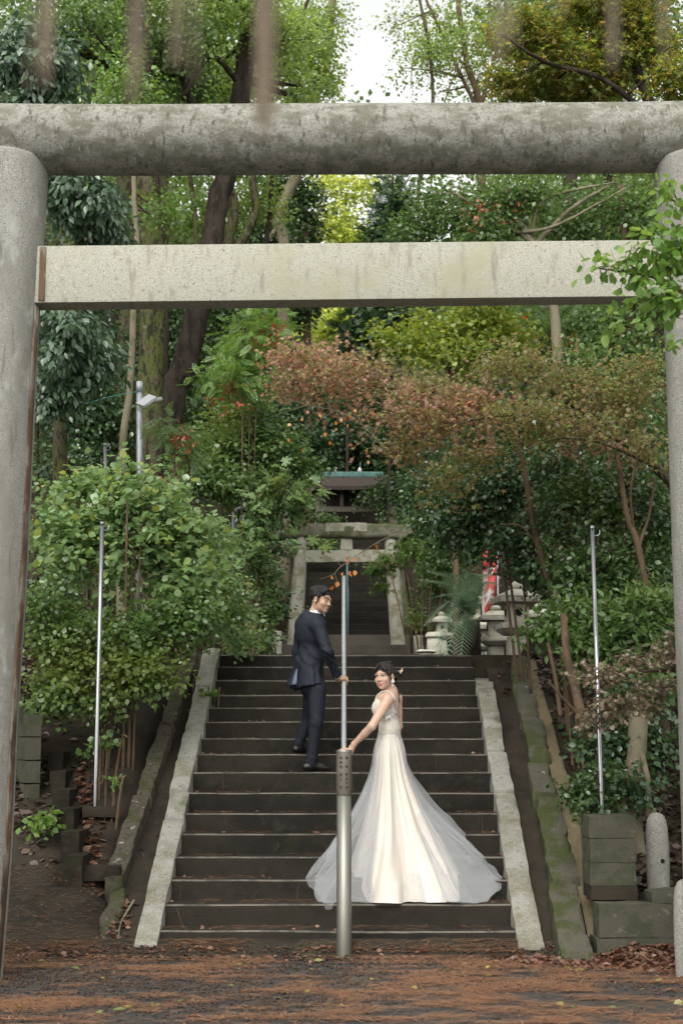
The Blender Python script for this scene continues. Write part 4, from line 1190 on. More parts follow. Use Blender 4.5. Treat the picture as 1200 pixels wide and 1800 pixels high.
plant('forked_tree', 'second mossy trunk standing close behind the first, ending in a forked crown', 'tree', M['bark_moss'],
      [(rooted(224, 25, (222, 700, 25), (222, 430, 25), (214, 250, 25), (206, 100, 25), (200, -80, 25)), .17, .1), (path((284, 700, 26), (286, 430, 26), (288, 310, 26), (300, 120, 26), (330, -30, 26)), .12, .07)],
      [B(170, 60, 25, 110, 100), B(310, 200, 26, 90, 80), B(320, 40, 26, 90, 80)], 'ovate', M['lf_bright'], 380, 14, .095, TREES, limbs=12, seed=5, twigs=80, limb_r=.06, spread=.3, gap=.35)
plant('branching_tree', 'moss yellow trunk forking between the dark leaning tree and the thin curved tree', 'tree', M['bark_moss'],
      [(rooted(400, 27, (398, 620, 27), (400, 440, 27), (412, 370, 27), (398, 310, 27), (395, 200, 27), (380, 40, 27)), .13, .08), (path((402, 460, 27), (448, 380, 27), (446, 310, 27), (470, 190, 27), (500, 40, 27)), .09, .05)],
      [B(400, 150, 27, 80, 90), B(500, 60, 27, 80, 80), B(450, 360, 28, 60, 50), B(560, 110, 28, 40, 80)], 'ovate', M['lf_light'], 330, 13, .10, TREES, limbs=10, seed=6, twigs=80, limb_r=.05, spread=.3, gap=.4)
plant('curved_tree', 'thin curving grey tree beside the bright gap of sky', 'tree', M['bark_pale'],
      [(rooted(498, 31, (498, 560, 31), (500, 430, 31), (488, 380, 31), (520, 310, 31), (545, 210, 31), (575, 100, 31), (590, -60, 31)), .16, .09), (path((488, 400, 31), (466, 430, 31), (455, 470, 31)), .06, .04)],
      [B(555, 40, 31, 60, 60), B(575, 140, 31, 34, 44), B(520, 160, 31, 40, 50)], 'ovate', M['lf_light'], 130, 13, .105, TREES, limbs=8, seed=7, twigs=60, limb_r=.05, spread=.3, gap=.5)
plant('camellia_tree', 'dense dark leaved evergreen filling the gap left of the sky under the top log', 'tree', M['bark_brown'],
      [(rooted(540, 33, (540, 560, 33), (538, 440, 33), (535, 360, 33)), .12, .05)],
      [B(525, 360, 33, 45, 50), B(500, 330, 33, 50, 35), B(530, 415, 34, 36, 40), B(470, 420, 32, 60, 45), B(510, 520, 33, 70, 60)], 'ovate', M['lf_dark2'], 480, 14, .13, TREES, limbs=8, seed=8, twigs=30, limb_r=.05, spread=.3, gap=.12)
# ---- behind, around the sky gap and to the right
plant('sparse_tree', 'thin airy tree with bare upper branches against the white sky', 'tree', M['bark_brown'],
      [(rooted(845, 30, (845, 560, 30), (845, 300, 30), (842, 180, 30), (815, 90, 30), (800, -60, 30)), .13, .05), (path((842, 200, 30), (790, 90, 30), (745, -10, 30)), .05, .03), (path((843, 190, 30), (880, 60, 30), (900, -40, 30)), .05, .03)],
      [B(770, 60, 30, 80, 70), B(730, 130, 30, 50, 44), B(840, 110, 30, 60, 60), B(880, 40, 30, 60, 60), B(700, 40, 31, 30, 40), B(800, 160, 31, 70, 30)], 'ovate', M['lf_light'], 250, 10, .095, TREES, limbs=16, seed=9, twigs=180, limb_r=.04, spread=.32, gap=.5)
plant('tall_maple_tree', 'yellowing maple spreading above the right end of the top log', 'tree', M['bark_dark'],
      [(rooted(1250, 13.5, (1240, 600, 13.5), (1200, 300, 13.5), (1140, 180, 13.5), (1100, 80, 13.5), (1040, -40, 13.5)), .10, .03), (path((1170, 230, 13.5), (1060, 140, 13.3), (960, 110, 13.2), (880, 60, 13)), .035, .012)],
      [B(1010, 120, 13.5, 110, 45, 60), B(1120, 70, 13.5, 90, 60, 60), B(930, 60, 13.5, 80, 45, 50), B(1060, 10, 13.5, 130, 40, 60), B(1000, 165, 13.8, 140, 18, 40), B(1180, 140, 13, 40, 60), B(900, 140, 13.5, 50, 30)], 'maple', M['lf_maple_top'], 560, 12, .060, TREES, limbs=14, seed=10, twigs=120, limb_r=.02, spread=.16, gap=.3, up=.9)
plant('evergreen_tree', 'dark evergreen rising behind the yellowing maple', 'tree', M['bark_dark'],
      [(rooted(1010, 24, (1005, 500, 24), (1000, 300, 24), (990, 100, 24), (985, -80, 24)), .16, .08)],
      [B(960, 110, 24, 90, 80), B(1060, 150, 24, 90, 60), B(1120, 60, 24, 90, 90), B(1000, 20, 24, 110, 70), B(930, 40, 25, 50, 60)], 'ovate', M['lf_mid'], 420, 13, .10, TREES, limbs=10, seed=11, twigs=50, limb_r=.05, spread=.28, gap=.3)
plant('holly_tree', 'holly with dark leaves, red berries and tangled pale branches between the two cross beams', 'tree', M['bark_pale'],
      [(rooted(985, 19, (980, 640, 19), (960, 480, 19), (930, 420, 19), (900, 370, 19)), .09, .04), (path((940, 430, 19), (1000, 370, 19), (1070, 325, 19)), .04, .02), (path((930, 420, 19), (960, 350, 19), (1080, 320, 18.8)), .035, .012), (path((910, 410, 19), (980, 395, 18.8), (1100, 330, 18.6)), .03, .012), (path((940, 430, 19), (880, 390, 19), (800, 340, 19)), .03, .015)],
      [B(880, 360, 19, 70, 45), B(930, 340, 19, 60, 35), B(820, 370, 19.5, 55, 50), B(760, 350, 20, 60, 45), B(860, 400, 19, 70, 30), B(740, 400, 20, 60, 40), B(1000, 400, 19.5, 60, 40)], 'ovate', M['lf_mid'], 330, 13, .085, TREES, limbs=14, seed=12, twigs=160, limb_r=.022, spread=.2, gap=.25,
      extra=[('berry_sprays', [B(905, 350, 18.8, 45, 30), B(880, 390, 18.7, 35, 20), B(830, 330, 19, 60, 15)], 'small', M['berry'], 20, 5, .03, dict(spread=.05, gap=0)), ('red_leaves', [B(850, 380, 18.7, 60, 30)], 'ovate', M['lf_red'], 8, 3, .09, dict(spread=.1, gap=0))])
plant('conifer_tree', 'dark pointed conifer standing just right of the bright gap', 'tree', M['bark_dark'],
      [(rooted(680, 34, (690, 560, 34), (690, 400, 34), (690, 300, 34)), .035, .02)],
      [B(690, 325, 34, 20, 24), B(695, 370, 34, 34, 28), B(680, 410, 34, 34, 28), B(690, 460, 34, 50, 40), B(690, 540, 34, 70, 60), B(650, 600, 34, 60, 50)], 'conifer', M['lf_conifer'], 420, 7, .34, TREES, limbs=8, seed=13, twigs=10, limb_r=.04, spread=.3, gap=.05)
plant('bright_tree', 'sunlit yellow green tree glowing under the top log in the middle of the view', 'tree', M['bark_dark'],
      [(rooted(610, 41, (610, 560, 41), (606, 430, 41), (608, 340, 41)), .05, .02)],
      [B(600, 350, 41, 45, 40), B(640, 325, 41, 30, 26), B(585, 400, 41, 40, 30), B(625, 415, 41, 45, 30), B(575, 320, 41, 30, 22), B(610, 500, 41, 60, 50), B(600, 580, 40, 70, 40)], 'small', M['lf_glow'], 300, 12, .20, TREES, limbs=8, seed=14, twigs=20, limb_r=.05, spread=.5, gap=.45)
plant('yellow_shrub', 'yellow green leafy shrub just above the reddish maple sprays', 'shrub', M['bark_brown'],
      [(rooted(800, 20, (800, 760, 20), (790, 650, 20), (780, 580, 20)), .05, .02)],
      [B(760, 575, 20, 70, 35), B(850, 560, 20, 70, 34), B(800, 625, 20, 90, 35), B(700, 600, 20.5, 50, 40), B(900, 600, 20, 60, 40)], 'wide', M['lf_yellow'], 250, 11, .085, TREES, limbs=10, seed=15, twigs=50, limb_r=.02, spread=.2, gap=.3)
plant('sumac_tree', 'feathery leaved tree with a few orange leaves below the right end of the tie beam', 'tree', M['bark_pale'],
      [(rooted(860, 23, (862, 760, 23), (862, 640, 23), (868, 560, 23), (872, 480, 23)), .085, .04)],
      [B(900, 580, 22, 80, 40), B(980, 600, 21.5, 70, 45), B(830, 560, 22.5, 70, 35), B(1020, 560, 21.5, 70, 35)], 'pinnate', M['lf_mid'], 150, 7, .30, TREES, limbs=8, seed=16, twigs=40, limb_r=.025, spread=.25, gap=.2, droop=.4,
      extra=[('orange_leaves', [B(930, 590, 21.3, 110, 35)], 'ovate', M['lf_orange'], 16, 4, .11, dict(spread=.12, gap=0))])
plant('broadleaf_tree', 'mid green broadleaf tree filling the slope beside the right pillar', 'tree', M['bark_brown'],
      [(rooted(1120, 19, (1115, 760, 19), (1110, 600, 19), (1100, 450, 19), (1090, 330, 19)), .12, .05)],
      [B(1100, 620, 19, 80, 60), B(1060, 560, 19, 60, 45), B(1130, 520, 19, 60, 60), B(1120, 380, 19, 70, 60), B(1050, 350, 19.5, 60, 40), B(1040, 650, 18.5, 70, 45), B(1130, 700, 18, 60, 50)], 'ovate', M['lf_mid'], 430, 13, .085, TREES, limbs=12, seed=17, twigs=60, limb_r=.03, spread=.22, gap=.22)
plant('broadleaf_tree', 'green tree standing deep behind the maple, filling the slope left of the right pillar', 'tree', M['bark_brown'],
      [(rooted(960, 26, (958, 760, 26), (955, 640, 26), (950, 520, 26)), .12, .05)],
      [B(930, 720, 26, 100, 60), B(1010, 680, 26, 90, 60), B(1080, 760, 25, 90, 60), B(860, 760, 26, 80, 60), B(950, 820, 25, 110, 60), B(780, 700, 27, 80, 60), B(1100, 850, 24, 90, 60), B(820, 850, 25, 70, 60)], 'ovate', M['lf_dark2'], 640, 13, .12, TREES, limbs=10, seed=18, twigs=30, limb_r=.03, spread=.3, gap=.1)
# ---- mid slope masses behind the maple and beside the steps
SH_ = 'shrubs on the slope behind'
def bush(label, px, Y, blobs, style, mat, n, per, size, seed, **kw):
    c = blobs[0]
    rs = random.Random(seed)
    st_ = [(rooted(px + dx, Y, (px * .6 + c[0] * .4 + dx * 2.0 + rs.uniform(-8, 8), c[1] + c[4] * rs.uniform(.5, .9), Y + rs.uniform(-.1, .2)), (c[0] + dx * 3 + rs.uniform(-10, 10), c[1] + rs.uniform(-10, 10), Y)), rs.uniform(.010, .018), .006) for dx in (-7, 2, 9)]
    name = kw.pop('name', 'shrub')
    return plant(name, label, name.replace('_', ' '), kw.pop('bark', M['bark_brown']), st_, [B(*b) for b in blobs], style, mat, n, per, size, kw.pop('group', SH_), seed=seed, twigs=kw.pop('twigs', 40), limbs=kw.pop('limbs', 8), limb_r=kw.pop('limb_r', .018), seg=8, trunk_name='stems', **kw)
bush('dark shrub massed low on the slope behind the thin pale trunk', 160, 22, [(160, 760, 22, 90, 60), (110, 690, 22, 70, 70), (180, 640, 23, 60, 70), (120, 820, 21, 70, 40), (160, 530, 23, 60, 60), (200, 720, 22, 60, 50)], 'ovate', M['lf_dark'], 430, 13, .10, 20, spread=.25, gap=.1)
bush('dark green shrub on the slope between the mossy trunk and the leaning trunk', 330, 25, [(330, 640, 25, 70, 70), (300, 560, 25, 50, 60), (350, 740, 24, 80, 50), (400, 560, 26, 60, 50)], 'ovate', M['lf_dark2'], 380, 13, .11, 21, spread=.28, gap=.15)
bush('green nandina with feathery leaves and red tips, right of the leaning trunk', 430, 18.5, [(440, 600, 18.5, 50, 45), (410, 660, 18.5, 60, 40), (470, 570, 18.5, 40, 35), (470, 660, 18.5, 40, 35)], 'pinnate', M['lf_bright'], 120, 6, .22, 22, name='nandina', spread=.2, gap=.1, droop=.35,
     extra=[('red_leaves', [B(400, 690, 18.3, 50, 30), B(470, 590, 18.3, 40, 40)], 'ovate', M['lf_red'], 22, 5, .07, dict(spread=.1, gap=0))])
bush('bright leaved camellia mass behind the second slim lamp post', 400, 19, [(390, 790, 19, 80, 40), (460, 780, 19, 70, 45), (350, 830, 18.5, 60, 35), (500, 820, 19.5, 60, 35), (430, 740, 19.5, 70, 34), (400, 850, 18.5, 70, 30)], 'ovate', M['lf_mid'], 470, 13, .085, 23, name='camellia', spread=.2, gap=.15, flat=.5)
bush('sumac sprig with orange red leaves at the foot of the mossy trunk', 318, 16.5, [(315, 765, 16.5, 40, 30), (335, 800, 16.5, 30, 25), (290, 740, 16.5, 25, 18)], 'pinnate', M['lf_mid'], 26, 5, .20, 24, name='sumac', spread=.14, gap=0, droop=.5, twigs=14,
     extra=[('red_leaves', [B(325, 775, 16.3, 36, 20), B(290, 850, 16.3, 20, 18)], 'long', M['lf_red'], 10, 5, .08, dict(spread=.1, gap=0, droop=.5))])
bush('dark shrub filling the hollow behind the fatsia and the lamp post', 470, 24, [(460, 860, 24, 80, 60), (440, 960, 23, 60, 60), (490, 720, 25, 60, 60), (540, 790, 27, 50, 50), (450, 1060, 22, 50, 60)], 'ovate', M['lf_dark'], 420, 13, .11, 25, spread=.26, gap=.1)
bush('large leaved fatsia with pale hand shaped leaves above the man', 440, 17.5, [(490, 868, 17.5, 42, 26), (528, 884, 17.5, 18, 14), (462, 890, 17.5, 34, 26), (450, 985, 17.3, 24, 26), (450, 930, 17.4, 24, 24), (520, 970, 17.2, 16, 9)], 'fatsia', M['lf_pale'], 52, 4, .17, 26, name='fatsia', spread=.2, gap=0, droop=.55, up=.9)
bush('green shrub low beside the upper stone gate, behind the groom', 480, 20, [(450, 1080, 19.5, 34, 45), (440, 1130, 18.5, 40, 25), (462, 1020, 21, 22, 40)], 'ovate', M['lf_mid'], 150, 12, .075, 27, spread=.16, gap=.1)
bush('small green maple spray hanging in the opening of the mossy gate', 730, 26, [(665, 1000, 26.5, 34, 12), (690, 985, 26.5, 30, 14), (720, 970, 26, 30, 20), (672, 1032, 26.5, 16, 8)], 'maple', M['lf_bright'], 60, 10, .085, 28, name='maple_sapling', spread=.16, gap=0, flat=.3)
bush('mid green shrub on the right of the mossy gate above the cycad', 745, 23, [(775, 975, 23, 40, 45), (770, 1020, 24, 34, 34), (810, 950, 22, 50, 44), (750, 910, 24, 34, 34), (742, 1085, 25, 18, 20)], 'ovate', M['lf_mid'], 300, 13, .085, 29, spread=.2, gap=.15)
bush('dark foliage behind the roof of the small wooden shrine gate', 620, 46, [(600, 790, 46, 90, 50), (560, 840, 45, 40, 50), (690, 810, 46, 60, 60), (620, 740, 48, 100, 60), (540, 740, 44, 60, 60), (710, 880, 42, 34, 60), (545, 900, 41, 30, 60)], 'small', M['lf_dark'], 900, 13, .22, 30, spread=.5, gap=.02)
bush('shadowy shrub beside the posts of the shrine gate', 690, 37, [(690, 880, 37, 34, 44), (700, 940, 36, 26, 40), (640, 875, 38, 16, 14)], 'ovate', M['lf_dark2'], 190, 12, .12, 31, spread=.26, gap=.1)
bush('low fern green shrub in front of the shrine gate beam', 560, 33, [(570, 915, 33, 36, 10), (520, 905, 33, 30, 22), (575, 955, 32, 20, 10), (540, 955, 32, 20, 20)], 'ovate', M['lf_mid'], 110, 11, .10, 32, spread=.2, gap=.05)
# ---- left: the big pale shrub
BS = 'shrubs beside the lower steps'
bush('big bright shrub with pale lobed leaves beside the top of the steps', 230, 13.1, [(250, 880, 13.5, 95, 55), (190, 900, 13.4, 70, 50), (310, 945, 13.5, 75, 50), (120, 960, 13.3, 70, 70), (220, 980, 13.3, 90, 60), (330, 1010, 13.4, 70, 50), (100, 870, 13.4, 45, 34), (235, 825, 13.5, 45, 26), (150, 850, 13.6, 34, 30)], 'wide', M['lf_pale'], 520, 11, .072, 40, group=BS, spread=.14, gap=.40, up=.8, twigs=120, var=.4)
bush('glossy dark green shrub under the bright shrub, against the pale stair kerb', 185, 13.1, [(180, 1120, 13.1, 100, 65), (290, 1110, 13.2, 80, 55), (110, 1180, 13, 60, 60), (230, 1180, 13.0, 80, 44), (340, 1080, 13.3, 60, 50), (90, 1080, 13, 50, 70), (100, 1235, 12.9, 60, 26), (270, 1190, 12.9, 60, 36), (180, 1235, 12.9, 60, 26)], 'ovate', M['lf_mid'], 620, 12, .062, 41, group=BS, spread=.13, gap=.15, twigs=140)
bush('yellow flecked shrub at the head of the mossy kerb, beside the groom', 330, 14.6, [(380, 1020, 14.4, 50, 50), (400, 1080, 14.6, 45, 40), (360, 950, 14.5, 45, 40), (420, 1120, 15.2, 40, 24)], 'ovate', M['lf_pale'], 200, 11, .062, 42, group=BS, spread=.14, gap=.12, twigs=60)
# ---- right: dark evergreens
bush('dark camellia overhanging the red banner and the stone lanterns', 925, 14.6, [(820, 900, 15, 80, 60), (880, 850, 14.6, 80, 55), (905, 940, 14.5, 60, 50), (858, 955, 15, 32, 34), (800, 940, 16, 40, 34), (760, 860, 16, 50, 50), (965, 1015, 14.4, 46, 40), (930, 1000, 14.6, 30, 26)], 'ovate', M['lf_dark'], 560, 12, .065, 50, group=BS, name='camellia', spread=.16, gap=.12, twigs=90)
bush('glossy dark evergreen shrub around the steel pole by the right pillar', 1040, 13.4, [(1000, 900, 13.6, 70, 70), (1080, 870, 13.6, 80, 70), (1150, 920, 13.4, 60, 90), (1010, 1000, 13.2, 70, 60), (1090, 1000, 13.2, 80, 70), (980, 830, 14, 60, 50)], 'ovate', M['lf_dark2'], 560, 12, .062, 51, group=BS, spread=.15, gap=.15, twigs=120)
bush('rhododendron like shrub with whorled leaves above the mossy kerb', 1010, 12.9, [(960, 1105, 13, 44, 34), (1020, 1080, 12.8, 60, 50), (1080, 1120, 12.6, 70, 55), (1140, 1090, 12.7, 60, 70), (1020, 1150, 12.6, 40, 36), (1150, 1170, 12.4, 50, 50)], 'long', M['lf_mid'], 330, 12, .085, 52, group=BS, spread=.12, gap=.18, twigs=90, droop=.1)
bush('low dark shrub in the shade behind the faded maple spray', 1120, 12, [(1120, 1240, 12, 70, 40), (1060, 1300, 11.8, 50, 50), (1150, 1320, 11.8, 50, 40), (1100, 1380, 11.5, 60, 30)], 'ovate', M['lf_dark'], 190, 11, .06, 53, group=BS, spread=.13, gap=.2, twigs=60)
bush('small leaved ivy clump spilling over the kerb by the pedestal', 1030, 11.1, [(1020, 1400, 11.1, 24, 30), (1050, 1370, 11.15, 28, 26), (1000, 1390, 11.2, 16, 22), (1060, 1415, 11.1, 20, 12), (1035, 1435, 10.95, 16, 12)], 'wide', M['lf_dark2'], 110, 10, .034, 54, group=BS, name='ivy', spread=.07, gap=.05, twigs=30)
# bare stems on the right
def stem(name, label, cat, bark, paths, group):
    g = empty(name, paths[0][0][0], label, cat, group)
    mb = MB()
    for k_, (pts, r0, r1) in enumerate(paths):
        if k_ == 0:
            q = np.array(pts[0]); pts = [np.array((q[0] + .05, q[1], Tz(q[0] + .05, q[1]) - .15))] + list(pts)
        sp = spline(pts, 24)
        mb.tube(sp, np.linspace(r0, r1, 24), 10, wob=.06)
    local(mb.build('trunk', bark, smooth=True), g)
    return g
ST_ = 'bare leaning trunks on the right bank'
stem('young_tree', 'brown bare trunk rising behind the tallest stone lantern', 'tree', M['bark_brown'], [(path((990, 1140, 13.6), (975, 1060, 13.6), (950, 975, 13.6), (932, 900, 13.6), (922, 830, 13.6), (900, 740, 13.6)), .042, .022), (path((945, 960, 13.6), (915, 925, 13.7), (880, 922, 13.8)), .01, .006)], ST_)
stem('young_tree', 'reddish brown curved trunk between the steel pole and the right pillar', 'tree', M['bark_brown'], [(path((1160, 1200, 12.8), (1148, 1090, 12.8), (1135, 1030, 12.8), (1118, 950, 12.8), (1100, 900, 12.8), (1085, 800, 12.8)), .045, .022), (path((1122, 960, 12.8), (1140, 905, 12.8), (1150, 840, 12.8)), .018, .01), (path((1112, 930, 12.8), (1108, 860, 12.6), (1125, 780, 12.5)), .014, .008)], ST_)
stem('young_tree', 'thick brown forked trunk leaning over the mossy kerb', 'tree', M['bark_brown'], [(path((1060, 1360, 11.9), (1040, 1310, 11.9), (1020, 1250, 11.9), (1005, 1190, 12), (995, 1150, 12), (990, 1080, 12.1)), .055, .03), (path((1025, 1265, 11.9), (995, 1235, 11.8), (965, 1200, 11.7)), .016, .009), (path((985, 1260, 12.4), (975, 1190, 12.4), (962, 1130, 12.4)), .022, .016)], ST_)
stem('young_tree', 'stout pale tree stump trunk in the shade under the faded maple spray', 'tree', M['bark_pale'], [(path((1108, 1450, 11.6), (1112, 1380, 11.6), (1120, 1300, 11.6), (1118, 1220, 11.6)), .10, .07), (path((1140, 1440, 11.5), (1135, 1360, 11.5), (1115, 1290, 11.6)), .03, .02)], ST_)
for (x0_, Yv, x1_, yt, r) in ((1045, 16, 1040, 640, .05), (1010, 18, 1018, 700, .04), (880, 19, 870, 640, .06), (1170, 15, 1160, 620, .06)):
    pass
BK = 'slim trunks high on the wooded slope'
for k, (Yv, pts, r) in enumerate(((24, ((150, 560), (152, 420), (146, 300), (160, 150), (178, 20), (190, -80)), .07), (23, ((292, 520), (285, 420), (275, 300), (262, 180), (300, 60), (310, -60)), .05), (26, ((330, 620), (345, 420), (330, 260), (345, 120), (400, -40)), .06),
      (28, ((470, 620), (462, 480), (478, 330), (470, 200), (520, 60), (560, -60)), .07), (29, ((740, 640), (742, 480), (735, 330), (760, 200), (750, 60), (720, -60)), .06), (25, ((1060, 640), (1052, 480), (1068, 330), (1090, 180), (1075, 20)), .07), (23, ((60, 620), (64, 420), (52, 250), (78, 90), (70, -60)), .09), (27, ((188, 640), (184, 470), (176, 330), (110, 130), (90, -40)), .06))):
    p_ = rooted(pts[0][0], Yv, *[(x, y, Yv) for x, y in pts])
    top = pts[-2]
    plant('slim_tree', 'slim mossy trunk among the crowded trees high on the wooded slope', 'tree', (M['bark_moss'], M['bark_dark'])[k % 2], [(p_, r, r * .5), (path((pts[2][0], pts[2][1], Yv), ((pts[2][0] + top[0]) / 2 + 40 * (-1) ** k, (pts[2][1] + top[1]) / 2 - 20, Yv), (top[0] + 80 * (-1) ** k, top[1] - 20, Yv)), r * .4, r * .15)],
          [B(top[0] + 10, top[1] + 30, Yv, 50, 40), B(top[0] + 60 * (-1) ** k, top[1] + 10, Yv, 40, 30)], 'ovate', M['lf_light'], 60, 11, .09, BK, limbs=6, seed=200 + k, twigs=30, limb_r=.03, spread=.28, gap=.3)
# ---- the turning maple that crosses the picture
mt = plant('maple_tree', 'wide spreading maple with brown red and olive autumn leaves arching over the steps', 'tree', M['bark_moss'],
      [(rooted(1330, 12.4, (1260, 960, 12.6), (1195, 868, 12.8), (1120, 790, 12.9), (1060, 745, 13), (1010, 715, 13), (960, 680, 13.1), (930, 640, 13.1)), .06, .018),
       (path((1130, 800, 12.9), (1040, 750, 12.8), (960, 735, 12.7), (880, 730, 12.7), (800, 745, 12.8)), .022, .008),
       (path((1060, 745, 13), (960, 720, 13.2), (860, 690, 13.3), (760, 690, 13.4), (660, 680, 13.5), (560, 665, 13.6)), .022, .007),
       (path((1010, 715, 13), (1000, 660, 13), (985, 600, 13)), .014, .006),
       (path((1150, 820, 12.8), (1060, 780, 12.5), (980, 770, 12.3), (900, 800, 12.3)), .016, .006)],
      [B(535, 632, 13.6, 80, 20, 110), B(640, 655, 13.5, 95, 17, 110), B(740, 690, 13.4, 95, 15, 110), B(510, 680, 13.7, 50, 10, 60), B(770, 745, 13, 85, 14, 110), B(580, 665, 13.2, 90, 12, 80), B(690, 715, 13, 80, 10, 80), B(700, 790, 13, 60, 18, 50), B(830, 710, 13, 80, 26, 70), B(600, 715, 13.5, 60, 10, 50), B(665, 740, 13.3, 40, 14, 50)], 'maple', M['lf_maple_red'], 470, 10, .046, None, limbs=30, seed=60, twigs=340, limb_r=.015, spread=.20, gap=.2, up=.3, flat=.2, droop=.15, shell=.6,
      extra=[('olive_crown', [B(900, 645, 13.1, 100, 16, 110), B(1000, 670, 13, 100, 18, 110), B(1085, 705, 12.9, 95, 18, 110), B(930, 735, 12.6, 110, 14, 110), B(1040, 765, 12.6, 110, 14, 110), B(840, 800, 12.9, 70, 18, 60), B(1120, 650, 12.9, 50, 34, 60), B(780, 850, 13, 55, 18, 50), B(1130, 800, 12.7, 50, 20, 60)], 'maple', M['lf_maple_green'], 430, 10, .047, dict(spread=.22, gap=.25, up=.3, flat=.2, droop=.15, shell=.6))])
# faded maple spray low on the right
plant('maple_spray', 'faded beige pink maple spray leaning out from behind the right pillar', 'branch', M['twig'],
      [(rooted(1290, 10.6, (1255, 1240, 10.5), (1200, 1185, 10.4), (1130, 1180, 10.35), (1060, 1190, 10.3), (1020, 1190, 10.3)), .018, .005), (path((1200, 1200, 10.4), (1120, 1230, 10.3), (1050, 1255, 10.3)), .009, .004)],
      [B(1140, 1160, 10.35, 60, 12, 50), B(1060, 1190, 10.3, 45, 15, 40), B(1180, 1150, 10.4, 40, 18, 40), B(1100, 1240, 10.3, 60, 13, 40), B(1045, 1262, 10.3, 36, 12, 30), B(1160, 1210, 10.3, 50, 13, 40), B(1185, 1110, 10.4, 30, 12, 30)], 'maple7', M['lf_beige'], 130, 9, .038, None, limbs=14, seed=61, twigs=90, limb_r=.006, spread=.10, gap=.1, flat=.4)
# thin twigs with a few orange leaves
def twig_branch(name, label, pts, side, lv, mat, size, seed, rt=.006):
    g = empty(name, pts[0], label, 'branch')
    rg = np.random.default_rng(seed)
    mb = MB(); sp = spline(pts, 24)
    mb.tube(sp, np.linspace(rt, rt * .3, 24), 6)
    for s_pts in side: mb.tube(spline(s_pts, 10), np.linspace(rt * .45, rt * .2, 10), 5)
    local(mb.build('twigs', M['bark_pale'], smooth=True), g)
    pos = np.array([P(*q) for q in lv]); n = len(pos)
    d = norm(rg.normal(size=(n, 3)) * .5 + np.array((0, 0, -1.0))); nr = norm(np.array((0, -1.0, .4)) + rg.normal(size=(n, 3)) * .4)
    local(scatter_mesh('leaves', 'ovate', pos, d, nr, size * rg.uniform(.7, 1.2, n), mat), g)
twig_branch('bare_branch', 'thin bare branch with a few orange leaves hanging over the groom', path((716, 935, 13.2), (680, 945, 13.1), (640, 968, 13), (600, 995, 12.9), (585, 1010, 12.9), (562, 1018, 12.9)),
      [path((588, 1008, 12.9), (592, 1020, 12.9), (598, 1028, 12.9)), path((600, 996, 12.9), (590, 985, 12.9), (578, 980, 12.9)), path((640, 968, 13), (655, 958, 13), (668, 955, 13)), path((610, 990, 12.9), (600, 983, 12.9))],
      [(581, 1014, 12.9), (602, 1006, 12.9), (616, 1004, 12.9), (613, 1009, 12.88), (624, 1002, 12.9), (611, 978, 12.9), (622, 980, 12.9), (660, 957, 13), (664, 962, 13), (594, 1022, 12.9), (586, 1030, 12.9), (610, 985, 12.9)], M['lf_orange'], .05, 3)
twig_branch('bare_branch', 'thin grey branch with scattered orange leaves under the reddish maple leaves', path((690, 800, 13), (660, 770, 13), (630, 742, 13), (590, 722, 13), (540, 712, 13), (470, 690, 13)),
      [path((660, 770, 13), (640, 730, 13), (620, 700, 13)), path((590, 722, 13), (560, 740, 13), (540, 770, 13)), path((540, 712, 13), (500, 725, 13), (455, 740, 13))],
      [(x, y, 12.95) for x, y in ((512, 745), (530, 735), (548, 742), (556, 735), (590, 740), (588, 755), (600, 735), (640, 715), (622, 720), (615, 730), (508, 770), (530, 790), (646, 810), (645, 792), (572, 760), (612, 745), (560, 728), (540, 722), (580, 775), (655, 725), (628, 705))], M['lf_orange'], .038, 4)
# foreground green branch in front of the right pillar
plant('leafy_branch', 'out of focus bright green branch reaching in front of the right gate pillar', 'branch', M['twig'],
      [([np.array((2.9, 7.0, -.1)), np.array((2.75, 7.0, 1.8)), P(1290, 800, 7), P(1240, 580, 7), P(1180, 500, 7), P(1100, 480, 7), P(1045, 470, 7)], .022, .004), (path((1240, 580, 7), (1215, 420, 7), (1175, 320, 7)), .008, .003), (path((1200, 520, 7), (1150, 560, 7), (1080, 590, 7)), .007, .003)],
      [B(1110, 470, 7, 55, 26), B(1160, 440, 7, 46, 40), B(1180, 350, 7, 26, 40), B(1140, 520, 7, 50, 26), B(1175, 500, 7, 34, 40), B(1100, 560, 7, 40, 20), B(1060, 470, 7, 26, 14), B(1188, 430, 7, 24, 40), B(1185, 545, 7, 24, 36), B(1172, 600, 7, 22, 16)], 'ovate', M['lf_bright'], 96, 6, .058, None, limbs=10, seed=62, twigs=40, limb_r=.005, spread=.08, gap=0, droop=.4)
